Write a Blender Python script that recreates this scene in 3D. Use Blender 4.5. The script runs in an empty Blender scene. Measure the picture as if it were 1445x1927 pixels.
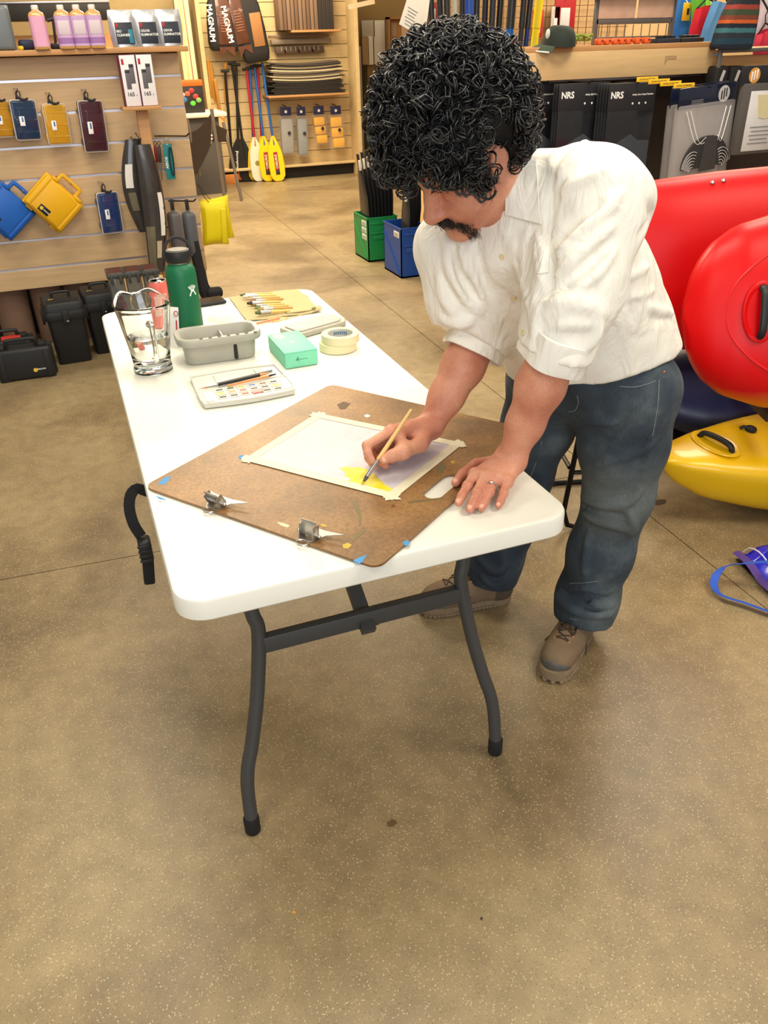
import bpy, bmesh, math, random
import numpy as np
from mathutils import Matrix, Vector, Euler
random.seed(7); RNG = np.random.default_rng(7)
scene = bpy.context.scene
COL = scene.collection
PI = math.pi

# ------------------------------------------------------------------ camera
IW, IH, FPX = 1445.0, 1927.0, 1495.58
CAM = np.array([-0.41472, -1.10245, 1.52213])
PITCH, YAW, ROLL = 0.532158, 0.349751, -0.029093
_f = np.array([math.cos(PITCH)*math.sin(YAW), math.cos(PITCH)*math.cos(YAW), -math.sin(PITCH)])
_r0 = np.array([math.cos(YAW), -math.sin(YAW), 0.0]); _u0 = np.cross(_r0, _f)
CR = math.cos(ROLL)*_r0 + math.sin(ROLL)*_u0
CU = -math.sin(ROLL)*_r0 + math.cos(ROLL)*_u0
CF = _f
cam_data = bpy.data.cameras.new('camera'); cam = bpy.data.objects.new('camera', cam_data)
COL.objects.link(cam); scene.camera = cam
cam_data.sensor_fit = 'HORIZONTAL'; cam_data.sensor_width = 36.0; cam_data.lens = 36.0*FPX/IW
cam_data.clip_start = 0.05; cam_data.clip_end = 60
cam.matrix_world = Matrix(((CR[0], CU[0], -CF[0], CAM[0]), (CR[1], CU[1], -CF[1], CAM[1]), (CR[2], CU[2], -CF[2], CAM[2]), (0, 0, 0, 1)))

# ------------------------------------------------------------------ light
world = bpy.data.worlds.new('world'); scene.world = world; world.use_nodes = True
bg = world.node_tree.nodes['Background']
bg.inputs[0].default_value = (1.0, 0.90, 0.76, 1); bg.inputs[1].default_value = 0.34
def area(name, loc, size, energy, color, target=None, sy=None):
    d = bpy.data.lights.new(name, 'AREA'); d.energy = energy; d.color = color; d.shape = 'RECTANGLE'
    d.size = size; d.size_y = sy or size
    o = bpy.data.objects.new(name, d); COL.objects.link(o); o.location = loc
    if target is not None:
        o.rotation_euler = (Vector(target)-Vector(loc)).to_track_quat('-Z', 'Y').to_euler()
    return o
WARM = (1.0, 0.80, 0.54); NEUT = (1.0, 0.91, 0.74); DAY = (0.86, 0.92, 1.0)
area('ceiling_lamp', (0.25, 1.0, 3.3), 1.0, 47, NEUT)
area('ceiling_lamp', (-1.6, -1.2, 3.3), 1.2, 44, NEUT)
area('ceiling_lamp', (1.9, -0.8, 3.3), 1.2, 62, NEUT)
area('ceiling_lamp', (-0.6, 2.6, 3.3), 1.0, 50, NEUT)
area('ceiling_lamp', (2.6, 2.0, 3.3), 1.0, 60, (1.0, 0.9, 0.75))
area('ceiling_lamp', (0.8, 6.2, 3.3), 1.6, 215, WARM)
area('ceiling_lamp', (1.9, 8.6, 3.3), 1.6, 175, WARM)
area('ceiling_lamp', (4.6, 4.3, 3.3), 1.4, 110, WARM)
area('window_daylight', (-0.9, -4.2, 2.2), 3.4, 120, DAY, target=(0.2, 0.8, 0.7), sy=2.0)
scene.view_settings.view_transform = 'Standard'
scene.view_settings.look = 'None'
scene.view_settings.exposure = 0.0
scene.view_settings.gamma = 1.0
scene.view_settings.use_curve_mapping = False

# ------------------------------------------------------------------ pixel helpers (a pixel gives a direction)
def ray(x, y): return CF + CR*(x-IW/2)/FPX - CU*(y-IH/2)/FPX
def onz(x, y, z=0.0):
    d = ray(x, y); return CAM + d*((z-CAM[2])/d[2])
def ony(x, y, Y):
    d = ray(x, y); return CAM + d*((Y-CAM[1])/d[1])
def onx(x, y, X):
    d = ray(x, y); return CAM + d*((X-CAM[0])/d[0])
def atd(x, y, dist): return CAM + ray(x, y)*dist

# ------------------------------------------------------------------ materials
def lin(c):
    return tuple(((v/255.0)/12.92 if v/255.0 <= 0.04045 else ((v/255.0+0.055)/1.055)**2.4) for v in c)
MATS = {}
def M(name, rgb, rough=0.5, metal=0.0, var=0.08, scale=25.0, bump=0.0, bscale=120.0, trans=0.0, ior=1.45, alpha=1.0, coat=0.0, sss=0.0, sheen=0.0, spec=0.5):
    if name in MATS: return MATS[name]
    m = bpy.data.materials.new(name); m.use_nodes = True; MATS[name] = m
    nt = m.node_tree; b = nt.nodes['Principled BSDF']; L = nt.links.new
    c = lin(rgb)
    b.inputs['Roughness'].default_value = rough; b.inputs['Metallic'].default_value = metal
    b.inputs['IOR'].default_value = ior; b.inputs['Transmission Weight'].default_value = trans
    b.inputs['Alpha'].default_value = alpha; b.inputs['Coat Weight'].default_value = coat
    b.inputs['Specular IOR Level'].default_value = spec
    if sss:
        b.inputs['Subsurface Weight'].default_value = sss; b.inputs['Subsurface Radius'].default_value = (0.012, 0.005, 0.003)
    if sheen: b.inputs['Sheen Weight'].default_value = sheen
    tc = nt.nodes.new('ShaderNodeTexCoord')
    n = nt.nodes.new('ShaderNodeTexNoise'); n.inputs['Scale'].default_value = scale; n.inputs['Detail'].default_value = 4
    L(tc.outputs['Object'], n.inputs['Vector'])
    mx = nt.nodes.new('ShaderNodeMix'); mx.data_type = 'RGBA'
    mx.inputs[6].default_value = (*[v*(1-var) for v in c], 1); mx.inputs[7].default_value = (*[min(1, v*(1+var)) for v in c], 1)
    L(n.outputs['Fac'], mx.inputs[0]); L(mx.outputs[2], b.inputs['Base Color'])
    if bump:
        n2 = nt.nodes.new('ShaderNodeTexNoise'); n2.inputs['Scale'].default_value = bscale; n2.inputs['Detail'].default_value = 3
        L(tc.outputs['Object'], n2.inputs['Vector'])
        bp = nt.nodes.new('ShaderNodeBump'); bp.inputs['Strength'].default_value = bump; bp.inputs['Distance'].default_value = 0.002
        L(n2.outputs['Fac'], bp.inputs['Height']); L(bp.outputs[0], b.inputs['Normal'])
    return m
def ramp2(nt, fac, stops):
    r = nt.nodes.new('ShaderNodeValToRGB'); e = r.color_ramp.elements
    while len(e) < len(stops): e.new(0.5)
    for k, (p, c) in enumerate(stops): e[k].position = p; e[k].color = (*c, 1)
    nt.links.new(fac, r.inputs[0]); return r
def tex(nt, kind, scale, detail=None, vec=None):
    n = nt.nodes.new(kind); n.inputs['Scale'].default_value = scale
    if detail is not None: n.inputs['Detail'].default_value = detail
    if vec is not None: nt.links.new(vec, n.inputs['Vector'])
    return n
def mixc(nt, fac, a, b, mode='MIX'):
    m = nt.nodes.new('ShaderNodeMix'); m.data_type = 'RGBA'; m.blend_type = mode
    for s, v in ((0, fac), (6, a), (7, b)):
        if isinstance(v, (int, float)): m.inputs[s].default_value = v
        elif isinstance(v, tuple): m.inputs[s].default_value = (*v, 1)
        else: nt.links.new(v, m.inputs[s])
    return m.outputs[2]
def wood(name, rgb, dark=0.82, scale=6.0, rough=0.45, axis=0):
    if name in MATS: return MATS[name]
    m = M(name, rgb, rough); nt = m.node_tree; b = nt.nodes['Principled BSDF']
    tc = nt.nodes.new('ShaderNodeTexCoord'); mp = nt.nodes.new('ShaderNodeMapping')
    s = [scale*6, scale*6, scale*6]; s[axis] = scale*0.5; mp.inputs['Scale'].default_value = s
    nt.links.new(tc.outputs['Object'], mp.inputs[0])
    n = tex(nt, 'ShaderNodeTexNoise', 1.0, 6, mp.outputs[0]); n.inputs['Distortion'].default_value = 1.2
    c = lin(rgb)
    r = ramp2(nt, n.outputs['Fac'], [(0.3, tuple(v*dark for v in c)), (0.7, tuple(min(1, v*1.06) for v in c))])
    nt.links.new(r.outputs[0], b.inputs['Base Color'])
    return m

# ------------------------------------------------------------------ mesh builder
class MB:
    def __init__(s): s.v = []; s.f = []; s.n = 0
    def add(s, v, f, T=None):
        v = np.asarray(v, float).reshape(-1, 3)
        if T is not None:
            T = np.array(T); v = v @ T[:3, :3].T + T[:3, 3]
        s.v.append(v); s.f += [tuple(int(i)+s.n for i in q) for q in f]; s.n += len(v); return s
    def box(s, c, d, T=None, taper=None):
        x, y, z = [k/2 for k in d]; t = taper or (1, 1)
        v = [(-x*t[0], -y*t[1], -z), (x*t[0], -y*t[1], -z), (x*t[0], y*t[1], -z), (-x*t[0], y*t[1], -z), (-x, -y, z), (x, -y, z), (x, y, z), (-x, y, z)]
        v = np.array(v)+np.array(c)
        return s.add(v, [(3, 2, 1, 0), (4, 5, 6, 7), (0, 1, 5, 4), (1, 2, 6, 5), (2, 3, 7, 6), (3, 0, 4, 7)], T)
    def rbox(s, c, d, r=0.01, seg=2, T=None, taper=None):
        bm = bmesh.new(); bmesh.ops.create_cube(bm, size=1.0)
        for v in bm.verts:
            k = 1.0
            v.co = Vector((v.co.x*d[0], v.co.y*d[1], v.co.z*d[2]))
            if taper and v.co.z < 0: v.co.x *= taper[0]; v.co.y *= taper[1]
        bmesh.ops.bevel(bm, geom=list(bm.edges), offset=min(r, min(d)*0.49), segments=seg, profile=0.5, affect='EDGES')
        v = np.array([q.co[:] for q in bm.verts])+np.array(c); bm.verts.index_update()
        f = [[q.index for q in p.verts] for p in bm.faces]; bm.free()
        return s.add(v, f, T)
    def prism(s, poly, z0, z1, T=None, r=0.0):
        poly = [tuple(p) for p in poly]; n = len(poly)
        a = sum(poly[i][0]*poly[(i+1) % n][1]-poly[(i+1) % n][0]*poly[i][1] for i in range(n))
        if a < 0: poly = poly[::-1]
        if r > 0:
            P = np.array(poly); e = np.roll(P, -1, 0)-P; e /= np.maximum(np.linalg.norm(e, axis=1, keepdims=True), 1e-9)
            nn = np.stack([-e[:, 1], e[:, 0]], 1); m = nn+np.roll(nn, 1, 0); m /= np.maximum(np.linalg.norm(m, axis=1, keepdims=True), 1e-6)
            I = P+m*r
            rings = [(I, z0), (P, z0+r), (P, z1-r), (I, z1)]
        else:
            P = np.array(poly); rings = [(P, z0), (P, z1)]
        V = np.concatenate([np.column_stack([q, np.full(n, z)]) for q, z in rings]); k = len(rings); F = []
        for j in range(k-1):
            for i in range(n):
                i2 = (i+1) % n; F.append((j*n+i, j*n+i2, (j+1)*n+i2, (j+1)*n+i))
        F.append(tuple(range(n))[::-1]); F.append(tuple(range((k-1)*n, k*n)))
        return s.add(V, F, T)
    def loft(s, rings, cap=True, close=True, T=None):
        rings = [np.asarray(r, float) for r in rings]; n = len(rings[0]); V = np.concatenate(rings); F = []
        for j in range(len(rings)-1):
            for i in range(n if close else n-1):
                i2 = (i+1) % n; F.append((j*n+i, j*n+i2, (j+1)*n+i2, (j+1)*n+i))
        if cap and close:
            F.append(tuple(range(n))[::-1]); F.append(tuple(range((len(rings)-1)*n, len(rings)*n)))
        return s.add(V, F, T)
    def lathe(s, prof, seg=32, T=None, cap=True):
        a = np.arange(seg)*2*PI/seg
        return s.loft([np.column_stack([r*np.cos(a), r*np.sin(a), np.full(seg, z)]) for r, z in prof], cap=cap, T=T)
    def tube(s, path, rad, sides=8, cap=True, T=None, flat=1.0, up=None, closed=False):
        P = np.asarray(path, float); n = len(P); rad = np.broadcast_to(np.asarray(rad, float), (n,))
        if closed: t = np.roll(P, -1, 0)-np.roll(P, 1, 0)
        else: t = np.gradient(P, axis=0)
        t /= np.maximum(np.linalg.norm(t, axis=1, keepdims=True), 1e-9)
        u = np.array(up if up is not None else (0, 0, 1.0), float)
        if abs(u @ t[0]) > 0.95 and up is None: u = np.array([1.0, 0, 0])
        rings = []; a = np.arange(sides)*2*PI/sides+(PI/4 if sides == 4 else 0)
        for i in range(n):
            if up is None or i == 0: u = u-t[i]*(u @ t[i])
            else: u = np.array(up, float)-t[i]*(np.array(up, float) @ t[i])
            u = u/max(np.linalg.norm(u), 1e-9); w = np.cross(t[i], u)
            rings.append(P[i]+rad[i]*(np.cos(a)[:, None]*w+flat*np.sin(a)[:, None]*u))
        if closed: rings.append(rings[0]); cap = False
        return s.loft(rings, cap=cap, T=T)
    def sphere(s, c, r, seg=16, rings=10, T=None):
        r = np.broadcast_to(np.asarray(r, float), (3,)); th = np.linspace(0.02, PI-0.02, rings); a = np.arange(seg)*2*PI/seg
        return s.loft([np.column_stack([r[0]*math.sin(t)*np.cos(a), r[1]*math.sin(t)*np.sin(a), np.full(seg, -r[2]*math.cos(t))])+np.array(c) for t in th], T=T)
    def sheet(s, pts, th, T=None):
        """pts: (m,n,3) grid -> a sheet with thickness th along -normal"""
        P = np.asarray(pts, float); m, n = P.shape[:2]
        du = np.gradient(P, axis=0); dv = np.gradient(P, axis=1); N = np.cross(du, dv)
        N /= np.maximum(np.linalg.norm(N, axis=2, keepdims=True), 1e-9)
        Q = P-N*th; V = np.concatenate([P.reshape(-1, 3), Q.reshape(-1, 3)]); o = m*n; F = []
        for i in range(m-1):
            for j in range(n-1):
                a = i*n+j; F.append((a, a+n, a+n+1, a+1)); F.append((o+a, o+a+1, o+a+n+1, o+a+n))
        for i in range(m-1):
            a = i*n; F.append((a, o+a, o+a+n, a+n)); a = i*n+n-1; F.append((a, a+n, o+a+n, o+a))
        for j in range(n-1):
            a = j; F.append((a, a+1, o+a+1, o+a)); a = (m-1)*n+j; F.append((a, o+a, o+a+1, a+1))
        return s.add(V, F, T)
    def mesh(s, name, smooth=40):
        me = bpy.data.meshes.new(name)
        V = np.concatenate(s.v) if s.v else np.zeros((0, 3))
        me.from_pydata(V.tolist(), [], s.f)
        if smooth:
            me.polygons.foreach_set('use_smooth', [True]*len(me.polygons))
            try: me.set_sharp_from_angle(angle=math.radians(smooth))
            except Exception: pass
        me.update(); return me
def Tm(loc=(0, 0, 0), rot=(0, 0, 0), scale=1.0):
    m = Matrix.Translation(Vector(loc)) @ Euler(rot, 'XYZ').to_matrix().to_4x4()
    if scale != 1.0:
        sc = scale if hasattr(scale, '__len__') else (scale,)*3
        m = m @ Matrix.Diagonal((*sc, 1))
    return np.array(m)
def rect_round(w, h, r, seg=5, cx=0, cy=0):
    out = []
    for (sx, sy, a0) in ((1, 1, 0), (-1, 1, PI/2), (-1, -1, PI), (1, -1, 1.5*PI)):
        for k in range(seg+1):
            a = a0+PI/2*k/seg; out.append((cx+sx*(w/2-r)+r*math.cos(a), cy+sy*(h/2-r)+r*math.sin(a)))
    return out
def bez(p, n=24):
    """catmull-rom through points"""
    P = np.asarray(p, float); P = np.vstack([2*P[0]-P[1], P, 2*P[-1]-P[-2]]); out = []; segs = len(P)-3; per = max(2, n//segs)
    for i in range(segs):
        a, b, c, d = P[i:i+4]
        for t in np.linspace(0, 1, per, endpoint=False):
            out.append(0.5*((2*b)+(-a+c)*t+(2*a-5*b+4*c-d)*t*t+(-a+3*b-3*c+d)*t**3))
    out.append(P[-2]); return np.array(out)

# ------------------------------------------------------------------ objects
def obj(name, me, mat=None, parent=None, label=None):
    if isinstance(me, MB): me = me.mesh(name)
    o = bpy.data.objects.new(name, me); COL.objects.link(o)
    if mat is not None and not me.materials: me.materials.append(mat)
    if parent is not None: o.parent = parent
    if label: o['label'] = label
    return o
def tag(o, label, cat, group=None, kind=None):
    o['label'] = label; o['category'] = cat
    if group: o['group'] = group
    if kind: o['kind'] = kind
    return o
def thing(name, label, cat, loc=(0, 0, 0), rot=(0, 0, 0), group=None):
    o = bpy.data.objects.new(name, None); COL.objects.link(o); o.empty_display_size = 0.05
    o.location = [float(k) for k in loc]; o.rotation_euler = rot if hasattr(rot, '__len__') else (0, 0, rot)
    return tag(o, label, cat, group)
def struct(name, me, mat, label=None, parent=None):
    o = obj(name, me, mat, parent)
    if parent is None: o['kind'] = 'structure'
    if label: o['label'] = label
    return o
def clone(root, loc=None, rot=None, label=None, group=None):
    r = root.copy(); COL.objects.link(r)
    if loc is not None: r.location = [float(k) for k in loc]
    if rot is not None: r.rotation_euler = rot if hasattr(rot, '__len__') else (0, 0, rot)
    if label: r['label'] = label
    if group: r['group'] = group
    def rec(src, dst):
        for ch in list(src.children):
            c = ch.copy(); COL.objects.link(c); c.parent = dst; rec(ch, c)
    rec(root, r); return r
_fc = bpy.data.curves.new('lettering', 'FONT')
def text_vf(s, size=0.02, bold=0.0, align='CENTER'):
    c = _fc.copy(); c.body = s; c.size = size; c.align_x = align; c.align_y = 'CENTER'; c.offset = bold*size; c.resolution_u = 3
    o = bpy.data.objects.new('lettering', c); me = bpy.data.meshes.new_from_object(o)
    v = np.array([q.co[:] for q in me.vertices]).reshape(-1, 3); f = [tuple(p.vertices) for p in me.polygons]
    bpy.data.objects.remove(o); bpy.data.curves.remove(c); bpy.data.meshes.remove(me); return v, f
def lettering(parent, s, size, T, mat, bold=0.0, name='lettering', align='CENTER'):
    v, f = text_vf(s, size, bold, align); return obj(name, MB().add(v, f, T).mesh(name, 0), mat, parent)
# ================================================================== the setting
def concrete():
    m = bpy.data.materials.new('polished_concrete'); m.use_nodes = True; nt = m.node_tree; b = nt.nodes['Principled BSDF']; L = nt.links.new
    tc = nt.nodes.new('ShaderNodeTexCoord'); v = tc.outputs['Object']
    big = tex(nt, 'ShaderNodeTexNoise', 1.3, 5, v); big.inputs['Distortion'].default_value = 0.6
    r1 = ramp2(nt, big.outputs['Fac'], [(0.32, lin((110, 93, 67))), (0.52, lin((143, 124, 90))), (0.75, lin((158, 140, 104)))])
    mid = tex(nt, 'ShaderNodeTexNoise', 16, 6, v)
    r2 = ramp2(nt, mid.outputs['Fac'], [(0.3, (0.84, 0.84, 0.84)), (0.7, (1.12, 1.12, 1.12))])
    c = mixc(nt, 1.0, r1.outputs[0], r2.outputs[0], 'MULTIPLY')
    vo = tex(nt, 'ShaderNodeTexVoronoi', 240, None, v)
    sx = nt.nodes.new('ShaderNodeSeparateColor'); L(vo.outputs['Color'], sx.inputs[0])
    near = ramp2(nt, vo.outputs['Distance'], [(0.25, (1, 1, 1)), (0.45, (0, 0, 0))])
    def speck(ch, lo, col, c, amt):
        g = nt.nodes.new('ShaderNodeMath'); g.operation = 'GREATER_THAN'; g.inputs[1].default_value = lo; L(sx.outputs[ch], g.inputs[0])
        h = nt.nodes.new('ShaderNodeMath'); h.operation = 'MULTIPLY'; L(g.outputs[0], h.inputs[0]); L(near.outputs[0], h.inputs[1])
        k = nt.nodes.new('ShaderNodeMath'); k.operation = 'MULTIPLY'; L(h.outputs[0], k.inputs[0]); k.inputs[1].default_value = amt
        return mixc(nt, k.outputs[0], c, col)
    c = speck(0, 0.66, lin((190, 170, 128)), c, 0.40)
    c = speck(1, 0.74, lin((84, 68, 48)), c, 0.5)
    c = speck(2, 0.93, lin((216, 198, 158)), c, 0.5)
    fine = tex(nt, 'ShaderNodeTexNoise', 420, 2, v)
    r3 = ramp2(nt, fine.outputs['Fac'], [(0.3, (0.86, 0.86, 0.86)), (0.7, (1.12, 1.12, 1.12))])
    c = mixc(nt, 1.0, c, r3.outputs[0], 'MULTIPLY')
    L(c, b.inputs['Base Color'])
    rr = ramp2(nt, big.outputs['Fac'], [(0.3, (0.34, 0.34, 0.34)), (0.7, (0.48, 0.48, 0.48))]); L(rr.outputs[0], b.inputs['Roughness'])
    bp = nt.nodes.new('ShaderNodeBump'); bp.inputs['Strength'].default_value = 0.12; bp.inputs['Distance'].default_value = 0.002
    L(fine.outputs['Fac'], bp.inputs['Height']); L(bp.outputs[0], b.inputs['Normal'])
    return m
CONC = concrete()
xa = lambda y: 1.33+0.035*y
ja = lambda x: 1.365-0.06*x
jb = lambda x: 5.0-0.2*x
floor = struct('floor', MB().box((2.5, 4.5, -0.03), (19, 23, 0.03)), M('joint_sealant', (150, 132, 104), 0.8), 'speckled polished concrete floor')
g = 0.0022
XL, XR, Y0, Y1 = -6.5, 11.5, -6.5, 15.5
def slab(p): obj('slab', MB().prism(p, -0.02, 0.0), CONC, floor)
def ix(j):  # meeting of the long joint and a cross joint
    x = 1.4
    for _ in range(8): x = xa(j(x))
    return x, j(x)
ax, ay = ix(ja); bx, by = ix(jb)
slab([(XL, Y0), (xa(Y0)-g, Y0), (ax-g, ay-g), (XL, ja(XL)-g)])
slab([(xa(Y0)+g, Y0), (XR, Y0), (XR, ja(XR)-g), (ax+g, ay-g)])
slab([(XL, ja(XL)+g), (ax-g, ay+g), (bx-g, by-g), (XL, jb(XL)-g)])
slab([(ax+g, ay+g), (XR, ja(XR)+g), (XR, jb(XR)-g), (bx+g, by-g)])
slab([(XL, jb(XL)+g), (bx-g, by+g), (xa(Y1)-g, Y1), (XL, Y1)])
slab([(bx+g, by+g), (XR, jb(XR)+g), (XR, Y1), (xa(Y1)+g, Y1)])
def stain(name, x, y, rx, ry, rgb, label, seed):
    r = random.Random(seed); p = onz(x, y, 0); P = []
    for k in range(18):
        a = 2*PI*k/18; s = 0.75+0.45*r.random(); P.append((p[0]+rx*s*math.cos(a), p[1]+ry*s*math.sin(a)))
    o = obj(name, MB().prism(P, 0.0002, 0.0009), M(name, rgb, 0.35), floor, label)
stain('damp_spot', 737, 1549, 0.012, 0.009, (96, 74, 50), 'small brown damp spot', 3)
stain('rust_spot', 553, 1717, 0.004, 0.004, (206, 150, 70), 'small orange rust spot', 4)
stain('dark_chip', 906, 1729, 0.003, 0.003, (70, 58, 44), 'small dark chip', 5)
stain('oil_stain', 1240, 945, 0.03, 0.02, (84, 68, 48), 'dark oily stain beside the yellow kayak', 6)

# back wall of the shop, the paddle bay in front of it and the doorway
wallw = wood('cream_panel', (214, 196, 150), 0.95, 2.0, 0.6, 2)
TAN = M('tan_wall_paint', (140, 112, 66), 0.8, var=0.05, scale=4, bump=0.15, bscale=300)
struct('wall_back', MB().box((-1.6, 10.75, 1.7), (9.5, 0.1, 3.4)), M('beige_wall_paint', (196, 172, 124), 0.8), 'beige back wall of the shop')
struct('wall_corridor', MB().box((7.2, 11.9, 1.7), (9.0, 0.1, 3.4)).box((4.35, 11.0, 1.7), (0.85, 0.1, 3.4)).box((4.2, 11.0, 2.4), (2.3, 0.12, 2.0)), TAN, 'tan wall of the corridor beyond the doorway')
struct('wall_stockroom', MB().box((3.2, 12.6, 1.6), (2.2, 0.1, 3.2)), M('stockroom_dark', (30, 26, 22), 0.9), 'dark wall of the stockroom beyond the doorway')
struct('trim_1', MB().box((3.66, 10.98, 0.75), (0.15, 0.12, 1.5)), wood('door_oak', (150, 106, 56), 0.8, 5, 0.5, 2), 'oak frame of the doorway')
struct('trim_2', MB().box((3.80, 10.94, 0.75), (0.03, 0.12, 1.5)), M('steel_corner', (170, 166, 158), 0.4, 0.6), 'steel corner guard beside the doorway')
# ================================================================== folding table
TH = 0.735
WHITE = M('white_plastic', (228, 226, 214), 0.42, var=0.02, scale=40, bump=0.10, bscale=500)
LEGM = M('grey_enamel_steel', (74, 75, 76), 0.45, 0.35, var=0.06)
t = thing('folding_table', 'long white plastic folding table with bent dark grey steel legs', 'table', (0, 0, 0))
top = MB()
P0 = rect_round(0.76, 1.83, 0.055, 7, 0, 0.915)
def inset(P, d):
    P = np.array(P); c = P.mean(0); hw = np.array([0.38, 0.915]); return [tuple(c+(p-c)*(hw-d)/hw) for p in P]
rings = []
for d, z in ((0.030, TH-0.046), (0.006, TH-0.046), (0.0, TH-0.040), (0.0, TH-0.006), (0.002, TH-0.0015), (0.006, TH), (0.014, TH-0.0012), (0.03, TH-0.0013)):
    q = inset(P0, d); rings.append(np.column_stack([np.array(q), np.full(len(q), z)]))
top.loft(rings); obj('tabletop', top, WHITE, t)
ap = MB()
for xx in (-0.33, 0.33): ap.box((xx, 0.915, TH-0.048), (0.02, 1.68, 0.028))
obj('side_rail', ap, LEGM, t)
def legpath(s):
    Z = [(0.215, 0.698), (0.228, 0.66), (0.238, 0.605), (0.232, 0.545), (0.226, 0.50), (0.248, 0.36), (0.276, 0.24), (0.292, 0.185), (0.301, 0.13), (0.305, 0.045)]
    return [(s*x, z) for x, z in Z]
for yy, yb, sg in ((0.115, 0.20, 1), (1.70, 1.62, -1)):
    for s in (-1, 1):
        pts = [(x, yb+(yy-yb)*(0.70-z)/0.70, z) for x, z in legpath(s)]
        lg = obj('leg', MB().tube(bez(pts, 36), 0.0152, 14), LEGM, t)
        yf = pts[-1][1]
        obj('rubber_foot', MB().lathe([(0.0155, 0.0), (0.0178, 0.004), (0.0178, 0.044), (0.016, 0.048)], 16, Tm((s*0.3055, yf-0.001*sg, 0))), M('black_rubber', (24, 24, 24), 0.8), lg)
    yc = yb+(yy-yb)*(0.70-0.475)/0.70
    obj('crossbar', MB().rbox((0, yc, 0.475), (0.456, 0.022, 0.040), 0.004), LEGM, t)
    obj('brace_bracket', MB().rbox((0.012, yc+sg*0.025, 0.452), (0.05, 0.035, 0.03), 0.004), LEGM, t)
    obj('brace', MB().box((0, 0, 0), (0.030, 0.020, 0.52), Tm((0.0, yc+sg*0.20, 0.585), (-sg*1.05, 0, 0))), LEGM, t)
# carry strap with buckle hanging off the left edge
sp = thing('carry_strap', 'black webbing strap with side buckle hanging off the table edge', 'strap', (-0.392, 0.50, 0.60))
loc0 = np.array([-0.392, 0.50, 0.60])
path = np.array([(-0.340, 0.50, 0.690), (-0.376, 0.498, 0.697), (-0.395, 0.495, 0.712), (-0.412, 0.49, 0.700), (-0.420, 0.482, 0.672), (-0.418, 0.470, 0.64), (-0.408, 0.462, 0.612)])-loc0
obj('webbing', MB().tube(bez(path, 20), 0.0165, 4, up=(0.15, 1, 0), flat=0.14), M('black_webbing', (22, 22, 23), 0.85, bump=0.5, bscale=700), sp)
BK = M('black_buckle', (30, 30, 31), 0.45)
bk = MB().rbox((-0.013, -0.045, -0.018), (0.028, 0.036, 0.055), 0.006)
for k in range(4): bk.rbox((-0.016, -0.0635, -0.036+0.012*k), (0.026, 0.005, 0.006), 0.002)
obj('buckle', bk, BK, sp)
obj('strap_end', MB().rbox((-0.008, -0.05, -0.072), (0.024, 0.02, 0.07), 0.004, T=Tm(rot=(0.12, 0.1, 0))), M('black_webbing', (0, 0, 0)), sp)

# ================================================================== drawing board
BL = np.array([-0.383, 0.443]); e1 = np.array([0.807, 0.5905]); e2 = np.array([0.5905, -0.807])   # far-right, near-right
BW, BH = 0.66, 0.585; ang = math.atan2(e1[1], e1[0])
BZ = TH+0.0006; BT = 0.0045
def hardboard():
    m = bpy.data.materials.new('hardboard'); m.use_nodes = True; nt = m.node_tree; b = nt.nodes['Principled BSDF']; L = nt.links.new
    tc = nt.nodes.new('ShaderNodeTexCoord'); v = tc.outputs['Object']
    a = tex(nt, 'ShaderNodeTexNoise', 5, 7, v); c1 = ramp2(nt, a.outputs['Fac'], [(0.3, lin((102, 74, 42))), (0.5, lin((130, 94, 52))), (0.72, lin((154, 114, 66)))])
    f = tex(nt, 'ShaderNodeTexNoise', 150, 4, v); c2 = ramp2(nt, f.outputs['Fac'], [(0.3, (0.7, 0.7, 0.7)), (0.65, (1.15, 1.15, 1.15))])
    c = mixc(nt, 1.0, c1.outputs[0], c2.outputs[0], 'MULTIPLY')
    g1 = tex(nt, 'ShaderNodeTexNoise', 9, 4, v); k = ramp2(nt, g1.outputs['Fac'], [(0.62, (0, 0, 0)), (0.72, (0.45, 0.45, 0.45))])
    c = mixc(nt, k.outputs[0], c, lin((88, 68, 44)))
    L(c, b.inputs['Base Color']); b.inputs['Roughness'].default_value = 0.42
    return m
HB = hardboard()
board = thing('drawing_board', 'brown hardboard drawing board with handle slot lying askew on the table', 'board', (BL[0], BL[1], BZ), (0, 0, ang))
# local frame: +x along e1 (far right), -y along e2 (near right)
hx, hy, hw, hh = 0.315, -0.537, 0.115, 0.040
outer = [(BW/2+x, -BH/2+y) for x, y in rect_round(BW, BH, 0.022, 5)]
hole = [(hx+x, hy+y) for x, y in rect_round(hw, hh, hh/2-0.0005, 6)]
bm = bmesh.new(); edges = []
for loop in (outer, hole):
    vs = [bm.verts.new((x, y, 0)) for x, y in loop]
    for i in range(len(vs)): edges.append(bm.edges.new((vs[i], vs[(i+1) % len(vs)])))
bmesh.ops.triangle_fill(bm, use_beauty=True, edges=edges)
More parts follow.
